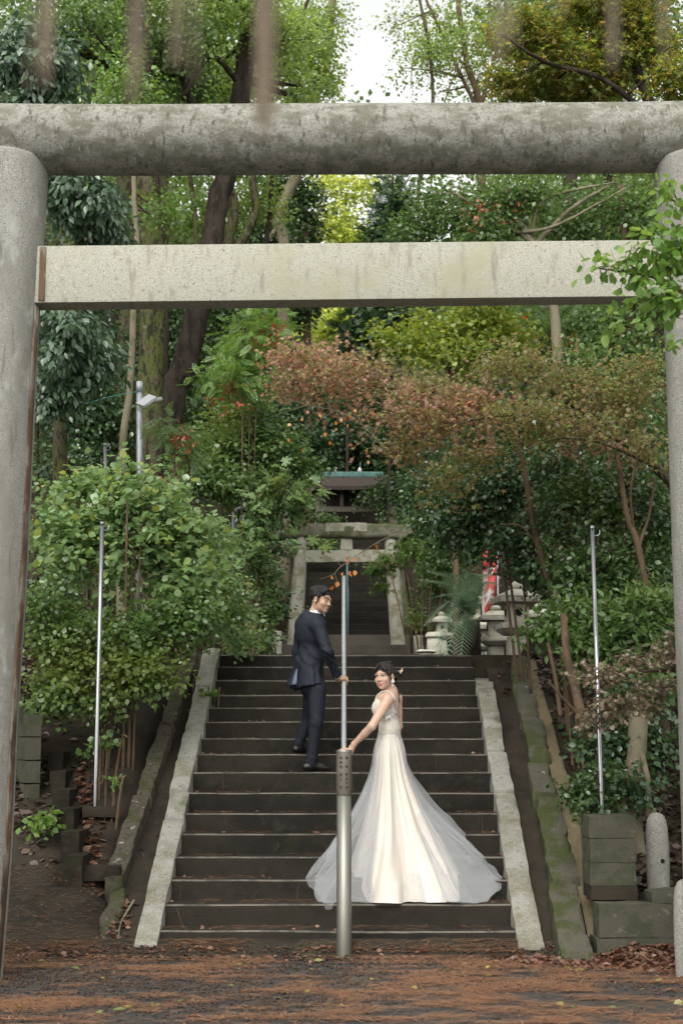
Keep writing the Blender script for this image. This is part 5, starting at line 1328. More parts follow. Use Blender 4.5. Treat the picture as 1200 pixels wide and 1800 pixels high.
# ---- cycad beside the lanterns
cy_ = empty('cycad', P(822, 1180, 16.4), 'blue green cycad with long arching fronds in front of the stone lanterns', 'cycad')
cb = P(828, 1085, 16.4)
MB().tube([P(828, 1185, 16.4) - np.array(cy_.location) - (0, 0, .2), P(828, 1090, 16.4) - np.array(cy_.location)], [.12, .10], 14, wob=.1).build('trunk', M['bark_dark'], cy_, smooth=True)
fr = [(735, 1018, .30), (750, 1003, .35), (765, 1050, .28), (768, 1135, .45), (745, 1100, .4), (775, 1180, .35), (803, 1182, .25), (800, 1010, .4), (880, 1030, .4), (860, 1010, .4), (785, 1095, .5)]
for k, (fx, fy, arch) in enumerate(fr):
    tip = P(fx, fy, 16.4 - 0.55 + 0.35 * math.sin(k * 2.1))
    mid = (cb + tip) / 2 + np.array((0, 0, arch * .55))
    sp = spline([cb, cb * .7 + mid * .3 + (0, 0, .08), mid, tip], 34)
    t = norm(np.gradient(sp, axis=0))
    side = norm(np.cross(t, np.array((0, 0, 1.0))))
    upv = np.cross(side, t)
    V, F = [], []
    for i in range(4, 34):
        f_ = (i - 4) / 29
        L = 0.20 * (math.sin(math.pi * min(1, .12 + f_ * .9)) ** .6) + .02
        for s in (-1, 1):
            b = len(V); d = side[i] * s * .8 + t[i] * .6 + upv[i] * .22; d = d / np.linalg.norm(d)
            wv = t[i] * .012
            V += [sp[i] - wv, sp[i] + wv, sp[i] + d * L + np.array((0, 0, -L * .25))]
            F.append((b, b + 1, b + 2))
    mb = MB(); mb.add(V, F); mb.tube(sp, np.linspace(.009, .003, 34), 5)
    local(mb.build('frond', M['lf_cycad']), cy_)
# ---- far wood and undergrowth (uncountable)
far = []
rg = np.random.default_rng(5)
for k in range(90):
    a = rg.uniform(0, 1)
    px = rg.uniform(-150, 1350); Yv = rg.uniform(46, 75)
    py = rg.uniform(230, 900)
    if 530 < px < 720 and py < 450: continue
    c = P(px, py, Yv)
    far.append((c, np.array((3.0, 2.5, 2.4)) * rg.uniform(.8, 1.3)))
for k in range(30):                      # higher crowns left and right of the sky gap
    left = rg.uniform() < .62
    px = rg.uniform(-150, 470) if left else rg.uniform(900, 1350)
    c = P(px, rg.uniform(-60, 230), rg.uniform(38, 55)); far.append((c, np.array((2.4, 2.0, 1.8)) * rg.uniform(.7, 1.1)))
o, _, _ = leaves('far_wood', far, 'small', 5200, 11, .30, M['lf_far'], None, 70, spread=.75, gap=.10)
tag(o, 'mass of far green trees closing the view up the wooded slope', 'wood', kind='stuff')
# undergrowth on the banks
und = []
for k in range(420):
    Yv = rg.uniform(11.5, 44); X = rg.choice((-1, 1)) * rg.uniform(2.6 + (0.5 if Yv < 13 else 0), 4 + Yv * .42)
    if X < 0 and Yv < 14 and X > -3.4: continue
    if X > 0 and Yv < 12.2: continue
    s = rg.uniform(.3, .8) * (1 + Yv / 40)
    und.append((np.array((X, Yv, Tz(X, Yv) + s * .25)), np.array((s, s, s * .6))))
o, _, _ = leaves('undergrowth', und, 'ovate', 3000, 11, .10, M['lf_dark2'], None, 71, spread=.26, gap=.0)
tag(o, 'low green undergrowth covering the banks beneath the trees', 'undergrowth', kind='stuff')
# small weeds by the ramp on the left
bush('small bright weed growing at the foot of the block wall', 75, 11.9, [(78, 1445, 11.8, 20, 14), (60, 1455, 11.9, 18, 10), (88, 1430, 11.9, 10, 10)], 'wide', M['lf_bright'], 16, 5, .06, 80, name='weed', group=None, spread=.07, gap=0, twigs=10, limbs=3, limb_r=.004)
bush('grassy tuft on the concrete slope beside the steel pole', 200, 12.2, [(200, 1372, 12.2, 10, 6), (204, 1378, 12.2, 8, 5)], 'long', M['lf_bright'], 6, 5, .055, 81, name='weed', group=None, spread=.03, gap=0, twigs=4, limbs=2, limb_r=.003, droop=-.2)
bush('small green sprig poking over the stair kerb below the groom', 372, 14.3, [(368, 1215, 14.3, 8, 6), (374, 1222, 14.3, 8, 5)], 'ovate', M['lf_bright'], 8, 5, .06, 82, name='weed', group=None, spread=.05, gap=0, twigs=4, limbs=2, limb_r=.003)
bush('dark leaved weed under the shrub on the concrete slope', 190, 12.6, [(190, 1300, 12.6, 26, 10), (160, 1312, 12.5, 16, 8)], 'wide', M['lf_mid'], 14, 5, .06, 83, name='weed', group=None, spread=.06, gap=0, twigs=8, limbs=3, limb_r=.004)
# ---- straw strands hanging close to the camera
M['straw'] = surf('dry_straw', (0.20, 0.155, 0.11), [(30, (0.13, 0.10, 0.075), 0.45, 0.6)], 0.9)
rp_ = empty('straw_rope', (0, .85, 2.2), 'out of focus straw rope overhead with brown tassels hanging into the top of view', 'rope')
zr = 2.20
for tw_ in range(3):
    pts = [(x, .85 + .02 * math.sin(x * 30 + tw_ * 2.1), zr + .012 * x * x + .02 * math.cos(x * 30 + tw_ * 2.1)) for x in np.linspace(-2.5, 2.5, 160)]
    local(MB().tube(pts, .018, 6).build('strand', M['straw'], smooth=True), rp_)
for k, (px, yb, nf, wd) in enumerate(((75, 175, 9, 22), (232, 190, 7, 20), (325, 150, 4, 16), (465, 240, 26, 14), (880, 130, 4, 18), (985, 60, 3, 14), (1080, 150, 4, 22), (1165, 110, 3, 14))):
    mb = MB(); rr_ = random.Random(k)
    for i in range(nf):
        x = px + rr_.gauss(0, wd * .55)
        bt = P(x + rr_.gauss(0, 4), yb - rr_.uniform(0, 70), .85 + rr_.uniform(-.02, .02)); tp = np.array((P(px, 100, .85)[0] + rr_.gauss(0, .004), .85, zr + .02))
        md = (bt + tp) / 2 + (bt - tp)[0] * np.array((.25, 0, 0))
        mb.tube(spline([tp, md, bt], 6), np.linspace(.0013, .0008, 6), 5)
    local(mb.build('tassel', M['straw']), rp_)
# ================================================================ PEOPLE
class SDF:
    """smooth union of rounded shapes on a rectilinear grid, surfaced with surface nets"""
    def __init__(s, xs, ys, zs):
        s.x, s.y, s.z = [np.asarray(a, np.float32) for a in (xs, ys, zs)]
        s.f = np.full((len(s.x), len(s.y), len(s.z)), 1.0, np.float32)
    def _win(s, lo, hi):
        sl = []
        for a, l, h in ((s.x, lo[0], hi[0]), (s.y, lo[1], hi[1]), (s.z, lo[2], hi[2])):
            i0, i1 = np.searchsorted(a, l), np.searchsorted(a, h)
            sl.append(slice(max(0, i0 - 1), min(len(a), i1 + 1)))
        return tuple(sl)
    def _pts(s, w):
        return s.x[w[0]][:, None, None], s.y[w[1]][None, :, None], s.z[w[2]][None, None, :]
    def _merge(s, w, d, k, sub=False):
        f = s.f[w]
        if sub:
            d = -d
            if k > 0:
                h = np.clip(0.5 - 0.5 * (f - d) / k, 0, 1)
                s.f[w] = f * (1 - h) + d * h + k * h * (1 - h)
            else: s.f[w] = np.maximum(f, d)
        else:
            if k > 0:
                h = np.clip(0.5 + 0.5 * (f - d) / k, 0, 1)
                s.f[w] = f * (1 - h) + d * h - k * h * (1 - h)
            else: s.f[w] = np.minimum(f, d)
    def cap(s, a, b, ra, rb=None, k=0.02, sub=False, flat=None):
        a, b = np.asarray(a, float), np.asarray(b, float); rb = ra if rb is None else rb
        m = max(ra, rb) + 3 * k + 0.03
        w = s._win(np.minimum(a, b) - m, np.maximum(a, b) + m)
        X, Y, Z = s._pts(w)
        ab = b - a; L = float(ab @ ab) + 1e-12
        t = np.clip(((X - a[0]) * ab[0] + (Y - a[1]) * ab[1] + (Z - a[2]) * ab[2]) / L, 0, 1)
        dx, dy, dz = X - a[0] - t * ab[0], Y - a[1] - t * ab[1], Z - a[2] - t * ab[2]
        d = np.sqrt(dx * dx + dy * dy + dz * dz) - (ra + (rb - ra) * t)
        s._merge(w, d.astype(np.float32), k, sub)
        return s
    def ell(s, c, r, Rm=None, k=0.02, sub=False):
        c, r = np.asarray(c, float), np.asarray(r, float)
        m = r.max() + 3 * k + 0.03
        w = s._win(c - m, c + m)
        X, Y, Z = s._pts(w)
        dx, dy, dz = X - c[0], Y - c[1], Z - c[2]
        if Rm is None: q = (dx, dy, dz)
        else:
            Rm = np.asarray(Rm, float)
            q = tuple(dx * Rm[0, i] + dy * Rm[1, i] + dz * Rm[2, i] for i in range(3))
        k0 = np.sqrt((q[0] / r[0]) ** 2 + (q[1] / r[1]) ** 2 + (q[2] / r[2]) ** 2)
        k1 = np.sqrt((q[0] / r[0] ** 2) ** 2 + (q[1] / r[1] ** 2) ** 2 + (q[2] / r[2] ** 2) ** 2) + 1e-6
        s._merge(w, (k0 * (k0 - 1) / k1).astype(np.float32), k, sub)
        return s
    def plane_cut(s, p, n, k=0.0):
        """keep the side the normal points away from"""
        n = norm(n); p = np.asarray(p, float)
        d = (s.x[:, None, None] - p[0]) * n[0] + (s.y[None, :, None] - p[1]) * n[1] + (s.z[None, None, :] - p[2]) * n[2]
        s.f = np.maximum(s.f, d.astype(np.float32))
        return s
    def disp(s, fn, band=0.03):
        i = np.where(np.abs(s.f) < band)
        p = np.stack([s.x[i[0]], s.y[i[1]], s.z[i[2]]], -1)
        s.f[i] += fn(p).astype(np.float32)
        return s
    def mesh(s):
        f = s.f; ins = f < 0
        c = np.zeros(tuple(n - 1 for n in f.shape), np.int8)
        for dx in (0, 1):
            for dy in (0, 1):
                for dz in (0, 1):
                    c += ins[dx:f.shape[0] - 1 + dx, dy:f.shape[1] - 1 + dy, dz:f.shape[2] - 1 + dz]
        act = np.argwhere((c > 0) & (c < 8))
        vid = -np.ones(c.shape, np.int64)
        vid[tuple(act.T)] = np.arange(len(act))
        acc = np.zeros((len(act), 3)); cnt = np.zeros(len(act))
        G = (s.x, s.y, s.z)
        I = act
        for ax in range(3):
            o = [a for a in range(3) if a != ax]
            for u in (0, 1):
                for v in (0, 1):
                    p0 = I.copy(); p0[:, o[0]] += u; p0[:, o[1]] += v
                    p1 = p0.copy(); p1[:, ax] += 1
                    f0, f1 = f[tuple(p0.T)], f[tuple(p1.T)]
                    m = (f0 < 0) != (f1 < 0)
                    t = np.where(m, f0 / (f0 - f1 + 1e-12), 0)
                    pos = np.stack([G[a][p0[:, a]] for a in range(3)], -1).astype(float)
                    e = G[ax][p1[:, ax]] - G[ax][p0[:, ax]]
                    pos[:, ax] += t * e
                    acc += pos * m[:, None]; cnt += m
        V = acc / cnt[:, None]
        F = []
        for ax in range(3):
            o = [a for a in range(3) if a != ax]
            sl0 = [slice(None)] * 3; sl1 = [slice(None)] * 3
            sl0[ax] = slice(0, -1); sl1[ax] = slice(1, None)
            A, Bq = ins[tuple(sl0)], ins[tuple(sl1)]
            e = np.argwhere(A != Bq)
            ok = (e[:, o[0]] > 0) & (e[:, o[1]] > 0) & (e[:, o[0]] < c.shape[o[0]]) & (e[:, o[1]] < c.shape[o[1]])
            e = e[ok]
            def g(du, dv):
                q = e.copy(); q[:, o[0]] -= du; q[:, o[1]] -= dv
                return vid[tuple(q.T)]
            q = np.stack([g(1, 1), g(0, 1), g(0, 0), g(1, 0)], -1)
            flip = A[tuple(e.T)]
            if ax == 1: flip = ~flip
            q[~flip] = q[~flip][:, ::-1]
            F.append(q)
        F = np.concatenate(F)
        F = F[(F >= 0).all(1)]
        return V, F

def grid_axis(lo, hi, coarse, fine_iv, fine):
    """coordinates from lo to hi, with finer spacing inside the listed intervals"""
    a = [lo]
    while a[-1] < hi:
        x = a[-1]
        h = coarse
        for l, r in fine_iv:
            if l <= x < r: h = fine
            elif x < l < x + h: h = max(fine, l - x)
        a.append(x + h)
    return np.array(a)

def frame(fwd, up=(0, 0, 1)):
    """columns: right, forward, up"""
    f = norm(fwd); r = norm(np.cross(f, up)); u = np.cross(r, f)
    return np.stack([r, f, u], 1)

def head_sdf(S, c, Rm, sc=1.0, female=False):
    L = lambda x, y, z: np.asarray(c) + Rm @ (np.array((x, y, z)) * sc)
    r = lambda *v: np.array(v) * sc
    S.ell(L(0, -.018, .035), r(.076, .096, .080), Rm, 0.0)
    S.ell(L(0, .028, -.025), r(.064, .066, .082), Rm, .02)
    S.ell(L(0, .030, -.072), r(.048 if female else .054, .052, .042), Rm, .025)
    S.ell(L(0, .070, -.101), r(.018 if female else .024, .018, .016), Rm, .022)
    for s_ in (-1, 1):
        S.ell(L(s_ * .036, .060, -.036), r(.026, .026, .024), Rm, .02)
        S.cap(L(s_ * .012, .091, .017), L(s_ * .046, .078, .016), .0095 * sc, .008 * sc, .012)
        S.ell(L(s_ * .031, .098, -.003), r(.017, .012, .011), Rm, .010, sub=True)
        S.ell(L(s_ * .031, .077, -.003), r(.0135, .0135, .0120), Rm, .003)
        S.ell(L(s_ * .078, -.006, -.014), r(.009, .019, .030), Rm, .006)
        S.ell(L(s_ * .084, -.002, -.012), r(.006, .010, .017), Rm, .004, sub=True)
        S.ell(L(s_ * .0125, .094, -.041), r(.008, .009, .007), Rm, .006)
    S.cap(L(0, .086, .006), L(0, .101, -.034), .0075 * sc, .0105 * sc, .012)
    S.ell(L(0, .105, -.037), r(.0105, .010, .0085), Rm, .008)
    S.ell(L(0, .088, -.066), r(.021, .012, .0065), Rm, .006)
    S.ell(L(0, .087, -.077), r(.018, .012, .0075), Rm, .006)
    S.cap(L(-.024, .093, -.0712), L(.024, .093, -.0712), .0022 * sc, None, .003, sub=True)
    return L

def paint_head(V, c, Rm, sc, base, lip, brow, iris, closed=False, female=False):
    q = (V - np.asarray(c)) @ Rm / sc
    col = np.tile(np.array(base, float), (len(V), 1))
    near = np.linalg.norm(q, axis=1) < 0.16
    front = near & (q[:, 1] > 0.045)
    def soft(d, w): return np.clip(1 - d / w, 0, 1)[:, None]
    ax = np.abs(q[:, 0])
    def put(mask, colr):
        m = mask * front[:, None]
        nonlocal col
        col = col * (1 - m) + np.array(colr) * m
    put(soft(np.hypot(ax - .040, (q[:, 2] + .035)), .030) * .35, np.array(base) * (1.05, .80, .78))
    put(soft(np.hypot((q[:, 0]) / .024, (q[:, 2] + .0715) / (.011 if female else .009)) - .8, .35) * .9, lip)
    put(soft(np.hypot((q[:, 0]) / .022, (q[:, 2] + .0715 - .0022 * (q[:, 0] / .022) ** 2) / .0022) - .7, .5) * .75, np.array(lip) * .45)
    bz = .0215 + .025 * np.clip(ax - .014, 0, .026) - .16 * np.clip(ax - .042, 0, .02)
    put(soft(np.maximum(np.abs(ax - .033) / .021, np.abs(q[:, 2] - bz) / (.0036 if female else .0050)) - .8, .35) * (.75 if female else .9), brow)
    if closed:
        put(soft(np.maximum(np.abs(ax - .031) / .016, np.abs(q[:, 2] + .010 - .004 * ((ax - .031) / .016) ** 2) / .0030) - .7, .5) * .95, (0.02, 0.013, 0.010))
        put(soft(np.maximum(np.abs(ax - .031) / .017, np.abs(q[:, 2] - .006) / .0018) - .7, .6) * .5, np.array(base) * .45)
    else:
        ez = q[:, 2] + .002
        put(soft(np.hypot((ax - .031) / .0150, ez / .0062) - .85, .3), (0.55, 0.50, 0.47))
        put(soft(np.hypot((ax - .0305) / .0068, ez / .0068) - .85, .3), iris)
        put(soft(np.maximum(np.abs(ax - .032) / .0185, np.abs(ez - .0058 + .004 * ((ax - .031) / .016) ** 2) / .0028) - .75, .4), (0.018, 0.012, 0.010))
        put(soft(np.maximum(np.abs(ax - .031) / .015, np.abs(ez + .0062 - .003 * ((ax - .031) / .016) ** 2) / .0014) - .7, .6) * .5, np.array(base) * .4)
    for s_ in (-1, 1):
        put(soft(np.hypot((q[:, 0] - s_ * .008) / .0045, (q[:, 2] + .0475) / .0028) - .7, .5) * .7, np.array(base) * .3)
    return col

def vc_material(name, rough=.5, sss=.12):
    m, nt, b = nodes(name)
    a = nt.nodes.new('ShaderNodeVertexColor'); a.layer_name = 'skin_tone'
    n = noise_node(nt, 30, 3)
    mx = nt.nodes.new('ShaderNodeMix'); mx.data_type = 'RGBA'; mx.blend_type = 'MULTIPLY'
    mx.inputs[0].default_value = .25
    nt.links.new(a.outputs[0], mx.inputs[6])
    cc = mixc(nt, ramp(nt, n.outputs['Fac'], .35, .65), (.85, .78, .76), (1, 1, 1))
    nt.links.new(cc, mx.inputs[7])
    nt.links.new(mx.outputs[2], b.inputs['Base Color'])
    b.inputs['Roughness'].default_value = rough
    b.inputs['Specular IOR Level'].default_value = .35
    b.inputs['Subsurface Weight'].default_value = sss
    b.inputs['Subsurface Radius'].default_value = (0.012, 0.005, 0.003)
    return m

def sdf_obj(S, name, mat, parent, col=None, smooth=True):
    V, F = S.mesh()
    o = mesh_np(name, V, [F], mat, None, smooth)
    # outward normals
    bm = bmesh.new(); bm.from_mesh(o.data); bmesh.ops.recalc_face_normals(bm, faces=bm.faces[:]); bm.to_mesh(o.data); bm.free()
    if col is not None:
        at = o.data.color_attributes.new('skin_tone', 'FLOAT_COLOR', 'POINT')
        at.data.foreach_set('color', np.c_[col(V), np.ones(len(V))].astype(np.float32).ravel())
    local(o, parent)
    return o

M['skin_f'] = vc_material('bride_skin', .42)
M['skin_m'] = vc_material('groom_skin', .48)
M['hair_b'] = surf('black_hair', (0.006, 0.0055, 0.0055), [(60, (0.018, 0.017, 0.017), .52, .66, (1, 1, .25))], .38, (90, .9, (1, 1, .25)))
M['hair_d'] = surf('dark_brown_hair', (0.013, 0.0075, 0.006), [(60, (0.038, 0.020, 0.014), .50, .66, (1, 1, .22))], .36, (90, .9, (1, 1, .22)))
M['suit'] = surf('navy_suit_cloth', (0.0075, 0.0105, 0.020), [(300, (0.011, 0.015, 0.027), .45, .6), (6, (0.006, 0.0085, 0.016), .45, .65)], .72, (400, .2), spec=.4)
M['trouser'] = surf('navy_trouser_cloth', (0.0065, 0.0085, 0.0155), [(300, (0.009, 0.012, 0.021), .45, .6)], .75, (400, .2), spec=.4)
M['lining'] = surf('pale_blue_lining', (0.12, 0.15, 0.22), [(12, (0.085, 0.105, 0.16), .45, .62)], .6)
M['shirt'] = surf('white_shirt_cloth', (0.74, 0.75, 0.80), [(30, (0.62, 0.64, 0.72), .5, .66)], .8)
M['shoe'] = surf('black_polished_leather', (0.012, 0.011, 0.011), rough=.22)
M['sole'] = surf('shoe_sole', (0.02, 0.017, 0.015), rough=.8)
M['satin'] = surf('ivory_satin', (0.55, 0.50, 0.44), [(3, (0.57, 0.53, 0.48), .45, .65)], .5, spec=.4)
M['lace'] = surf('ivory_lace', (0.66, 0.61, 0.54), [(110, (0.54, 0.48, 0.40), .52, .62), (60, (0.68, 0.66, 0.62), .55, .68)], .75, (120, .5))
M['lace_white'] = surf('white_lace_flower', (0.68, 0.67, 0.64), rough=.8)
M['pearl'] = surf('pearl', (0.84, 0.83, 0.82), rough=.25)
M['gold_leaf'] = surf('pale_gold_hair_leaf', (0.62, 0.48, 0.38), rough=.4)
def tulle_mat(name, col, base, edge):
    m, nt, b = nodes(name)
    b.inputs['Base Color'].default_value = (*col, 1); b.inputs['Roughness'].default_value = .85
    b.inputs['Specular IOR Level'].default_value = .2
    trl = nt.nodes.new('ShaderNodeBsdfTranslucent'); trl.inputs['Color'].default_value = (*col, 1)
    ms = nt.nodes.new('ShaderNodeMixShader'); ms.inputs[0].default_value = .45
    nt.links.new(b.outputs[0], ms.inputs[1]); nt.links.new(trl.outputs[0], ms.inputs[2])
    tp = nt.nodes.new('ShaderNodeBsdfTransparent')
    lw = nt.nodes.new('ShaderNodeLayerWeight'); lw.inputs['Blend'].default_value = .45
    mr_ = nt.nodes.new('ShaderNodeMapRange'); mr_.inputs['To Min'].default_value = base; mr_.inputs['To Max'].default_value = edge
    nt.links.new(lw.outputs['Facing'], mr_.inputs['Value'])
    mx = nt.nodes.new('ShaderNodeMixShader')
    nt.links.new(mr_.outputs['Result'], mx.inputs[0]); nt.links.new(tp.outputs[0], mx.inputs[1]); nt.links.new(ms.outputs[0], mx.inputs[2])
    nt.links.new(mx.outputs[0], nt.nodes['Material Output'].inputs['Surface'])
    return m
M['tulle'] = tulle_mat('white_tulle', (0.60, 0.61, 0.63), .26, .62)
M['net'] = tulle_mat('skin_tone_net', (0.78, 0.68, 0.58), .35, .8)

def on_skin(S, p, off):
    """move a point onto the surface the field S describes, plus off"""
    G = (S.x, S.y, S.z)
    def val(q):
        i = [int(np.clip(np.searchsorted(g, c) - 1, 0, len(g) - 2)) for g, c in zip(G, q)]
        t = [float(np.clip((c - g[k]) / (g[k + 1] - g[k]), 0, 1)) for g, c, k in zip(G, q, i)]
        r = 0.0
        for a in (0, 1):
            for b in (0, 1):
                for c in (0, 1):
                    r += (t[0] if a else 1 - t[0]) * (t[1] if b else 1 - t[1]) * (t[2] if c else 1 - t[2]) * S.f[i[0] + a, i[1] + b, i[2] + c]
        return r
    p = np.array(p, float)
    for _ in range(12):
        e = .006
        g = np.array([val(p + d) - val(p - d) for d in np.eye(3) * e]) / (2 * e)
        n = np.linalg.norm(g)
        if n < 1e-4: break
        p = p - g / n * (val(p) - off) * .8
    return p

# ---------------------------------------------------------------- GROOM
GY = 13.12
gp = lambda x, y, dY=0.0: P(x, y, GY + dY)
gz8, gz9 = SZ[7], SZ[8]
groom = empty('person', (P(550, 1350, 13.1)[0], 13.1, gz8), 'man in a dark navy suit holding the steel rail, looking back down over his shoulder', 'person', 'wedding couple')
head_c = gp(564.5, 1053.5, -.02); HR = frame((.80, -.58, -.20), (0.05, 0.05, 1))
hs_ = 1.0
neck0 = gp(553, 1082, .02)
body_f = norm(np.array((.72, .69, 0)))
BR = frame(body_f)
chest = gp(546, 1112, 0.03); waist = gp(546, 1158, 0.04); pelv = gp(549, 1198, 0.03)
shR, shL = gp(558, 1098, -.12), gp(531, 1096, .15)
elR, wrR, haR = gp(575.5, 1146, -.20), gp(592.5, 1189, -.05), np.array((rx(13.14), 13.14, RZ(13.14)))
elL, wrL = gp(522, 1148, .20), gp(536, 1178, .16)
hipR, hipL = gp(558, 1212, -.04), gp(549, 1212, .10)
knR, knL = gp(556, 1270, -.08), gp(543, 1262, .20)
anR, anL = np.array((P(547, 1338, 13.06)[0], 13.06, gz8 + .085)), np.array((P(524, 1315, 13.34)[0], 13.36, gz9 + .085))

def hand_grip(S, wr, c, axis, nrm, r_bar, side=1, sc=1.0):
    """a hand closed over a bar through c along axis; nrm points from the bar to the back of the hand"""
    axis = norm(axis); nrm = norm(nrm); out = norm(np.cross(axis, nrm)) * side      # across the bar, fingers' way
    knk = c + nrm * (r_bar + .016)
    S.cap(wr, knk - out * .035, .026 * sc, .027 * sc, .02)
    for i, (o_, L) in enumerate(((.030, .95), (.010, 1.05), (-.010, 1.0), (-.029, .82))):
        b = knk + axis * o_ - out * .012
        p1 = c + axis * o_ * 1.05 + nrm * (r_bar + .013) + out * .022 * L
        p2 = c + axis * o_ * 1.02 + nrm * .000 + out * (r_bar + .014)
        p3 = c + axis * o_ - nrm * (r_bar + .009) + out * (.012)
        p4 = c + axis * o_ - nrm * (r_bar + .010) - out * .008 * L
        S.cap(wr * .35 + b * .65, b, .012 * sc, .0105 * sc, .010)
        S.cap(b, p1, .0100 * sc, .0095 * sc, .004)
        S.cap(p1, p2, .0092 * sc, .0088 * sc, .003)
        S.cap(p2, p3, .0086 * sc, .0080 * sc, .003)
        S.cap(p3, p4, .0080 * sc, .0072 * sc, .003)
    t0 = wr * .55 + knk * .45 + axis * .022
    t1 = c + axis * .046 + nrm * .012 - out * (r_bar + .014)
    t2 = c + axis * .050 - nrm * (r_bar + .004) - out * .012
    S.cap(t0, t1, .0125 * sc, .0105 * sc, .010); S.cap(t1, t2, .0102 * sc, .0085 * sc, .003)

lo, hi = gp(490, 1360, -.4), gp(615, 1010, .6)
fx = [(head_c[0] - .14, head_c[0] + .14), (haR[0] - .13, haR[0] + .08)]
fy = [(head_c[1] - .14, head_c[1] + .14)]
fz = [(head_c[2] - .16, head_c[2] + .14), (haR[2] - .09, haR[2] + .10)]
S = SDF(grid_axis(-.62, .16, .009, fx, .0034), grid_axis(12.72, 13.62, .009, fy, .0034), grid_axis(gz8 - .02, head_c[2] + .16, .009, fz, .0034))
head_sdf(S, head_c, HR, hs_)
S.cap(head_c + HR @ np.array((0, -.030, -.055)), neck0, .050, .056, .03)
S.ell(chest, (.15, .085, .15), BR, .04); S.ell(waist, (.115, .075, .12), BR, .05); S.ell(pelv, (.115, .075, .09), BR, .04)
S.cap(neck0, chest + (0, 0, .10), .06, .11, .04)
for a, b, c_, ra, rb, rc in ((shR, elR, wrR, .050, .040, .026), (shL, elL, wrL, .050, .040, .026)):
    S.cap(neck0 - (0, 0, .05), a, .05, .05, .04); S.cap(a, b, ra, rb, .02); S.cap(b, c_, rb, rc, .015)
for a, b, c_ in ((hipR, knR, anR), (hipL, knL, anL)):
    S.cap(a, b, .062, .050, .03); S.cap(b, c_, .050, .036, .015); S.cap(c_, c_ - (0, 0, .04), .036, .034, .01)
rail_dir = norm(np.array((0.0017, 1, .48)))
hand_grip(S, wrR + norm(haR - wrR) * .012, haR, rail_dir, norm(np.array((-.45, -.45, .75))), .0215, 1)
# left hand tucked by the hip
for i in range(4): S.cap(wrL, wrL + np.array((.01, .0, -.035)) + np.array((.3, -.3, 0)) * .02 * (i - 1.5), .018, .011, .006)
base_m = (0.47, 0.30, 0.215)
sdf_obj(S, 'body', M['skin_m'], groom, lambda V: paint_head(V, head_c, HR, hs_, base_m, (0.40, 0.19, 0.16), (0.025, 0.02, 0.018), (0.02, 0.014, 0.01), closed=True))
# hair
S = SDF(*[np.arange(head_c[i] - .17, head_c[i] + .17, .004) for i in range(3)])
L = lambda x, y, z: head_c + HR @ np.array((x, y, z))
S.ell(L(0, -.024, .044), (.084, .104, .086), HR, 0)
S.ell(L(0, .118, -.02), (.088, .072, .092), HR, .012, sub=True)
S.ell(L(0, .05, -.11), (.14, .125, .095), HR, .012, sub=True)
S.ell(L(0, -.03, -.145), (.12, .14, .09), HR, .02, sub=True)
rh = random.Random(4)
for k in range(44):
    u, v = rh.uniform(-1, 1), rh.uniform(-1, 1)
    p = np.array((u * .062, -.022 + v * .082, .086 + .024 * (1 - u * u) * (1 - .5 * v * v) - .02 * abs(u)))
    S.ell(L(*p), (.016 + rh.uniform(0, .010), .018 + rh.uniform(0, .012), .013 + rh.uniform(0, .008)), HR @ np.array(Matrix.Rotation(rh.uniform(-1, 1), 3, 'Z')), .007)
for k in range(16):
    a = rh.uniform(-.8, .8)
    S.cap(L(a * .05, .045, .100), L(a * .078 + .006, .080 - abs(a) * .03, .066 - abs(a) * .02), .013, .007, .006)
for s_ in (-1, 1): S.cap(L(s_ * .077, .022, .03), L(s_ * .077, .024, -.022), .010, .005, .006)
S.disp(lambda p: .0035 * fbm(p, 55, 3) + .003 * fbm(p * (1, 1, .4), 120, 5), .02)
sdf_obj(S, 'hair', M['hair_b'], groom)
# shirt collar and cuff
cpts = []
mb = MB()
nk = neck0 + (head_c - neck0) * .16
nd = norm(head_c + HR @ np.array((0, -.03, -.05)) - neck0)
CR = frame(norm(body_f * .75 + np.array((.45, -.45, 0))), nd)
V, F = [], []
for i in range(29):
    a = R(-158 + 316 * i / 28) + math.pi / 2 + math.pi
    for (rr, h) in ((.066, -.032), (.0625, .036), (.0595, .042), (.058, .020)):
        V.append(nk + CR @ np.array((rr * 1.0 * math.cos(a), rr * 1.08 * math.sin(a), h - .010 + .010 * math.sin(a))))
for i in range(28):
    for k in range(3): F.append((i * 4 + k, i * 4 + k + 1, i * 4 + k + 5, i * 4 + k + 4))
o = mesh_np('shirt_collar', V, F, M['shirt'], smooth=True); local(o, groom)
for s_ in (-1, 1):
    p0 = nk + CR @ np.array((s_ * .022, .066, .026)); 
    V = [p0, p0 + CR @ np.array((s_ * .042, -.012, .006)), p0 + CR @ np.array((s_ * .030, .016, -.052)), p0 + CR @ np.array((s_ * .004, .014, -.014))]
    o = mesh_np('collar_point', V, [(0, 1, 2, 3)], M['shirt'], smooth=False); local(o, groom)
    md = o.modifiers.new('s', 'SOLIDIFY'); md.thickness = .003
fd = norm(wrR - elR)
o = MB().tube([wrR - fd * .035, wrR - fd * .004, wrR + fd * .002], [.036, .035, .030], 20, caps=False).build('shirt_cuff', M['shirt'], smooth=True); local(o, groom)
# jacket
S = SDF(np.arange(-.66, .10, .0075), np.arange(12.72, 13.66, .0075), np.arange(pelv[2] - .22, neck0[2] + .06, .0075))
S.ell(chest + (0, 0, .01), (.172, .118, .180), BR, 0); S.ell(chest + BR @ np.array((0, -.01, .07)), (.155, .105, .105), BR, .05)
S.ell(waist, (.150, .108, .15), BR, .06)
S.cap(neck0 - (0, 0, .035), chest + (0, 0, .12), .062, .10, .04)
S.cap(neck0 - (0, 0, .055), shR, .048, .064, .05); S.cap(neck0 - (0, 0, .055), shL, .048, .064, .05)
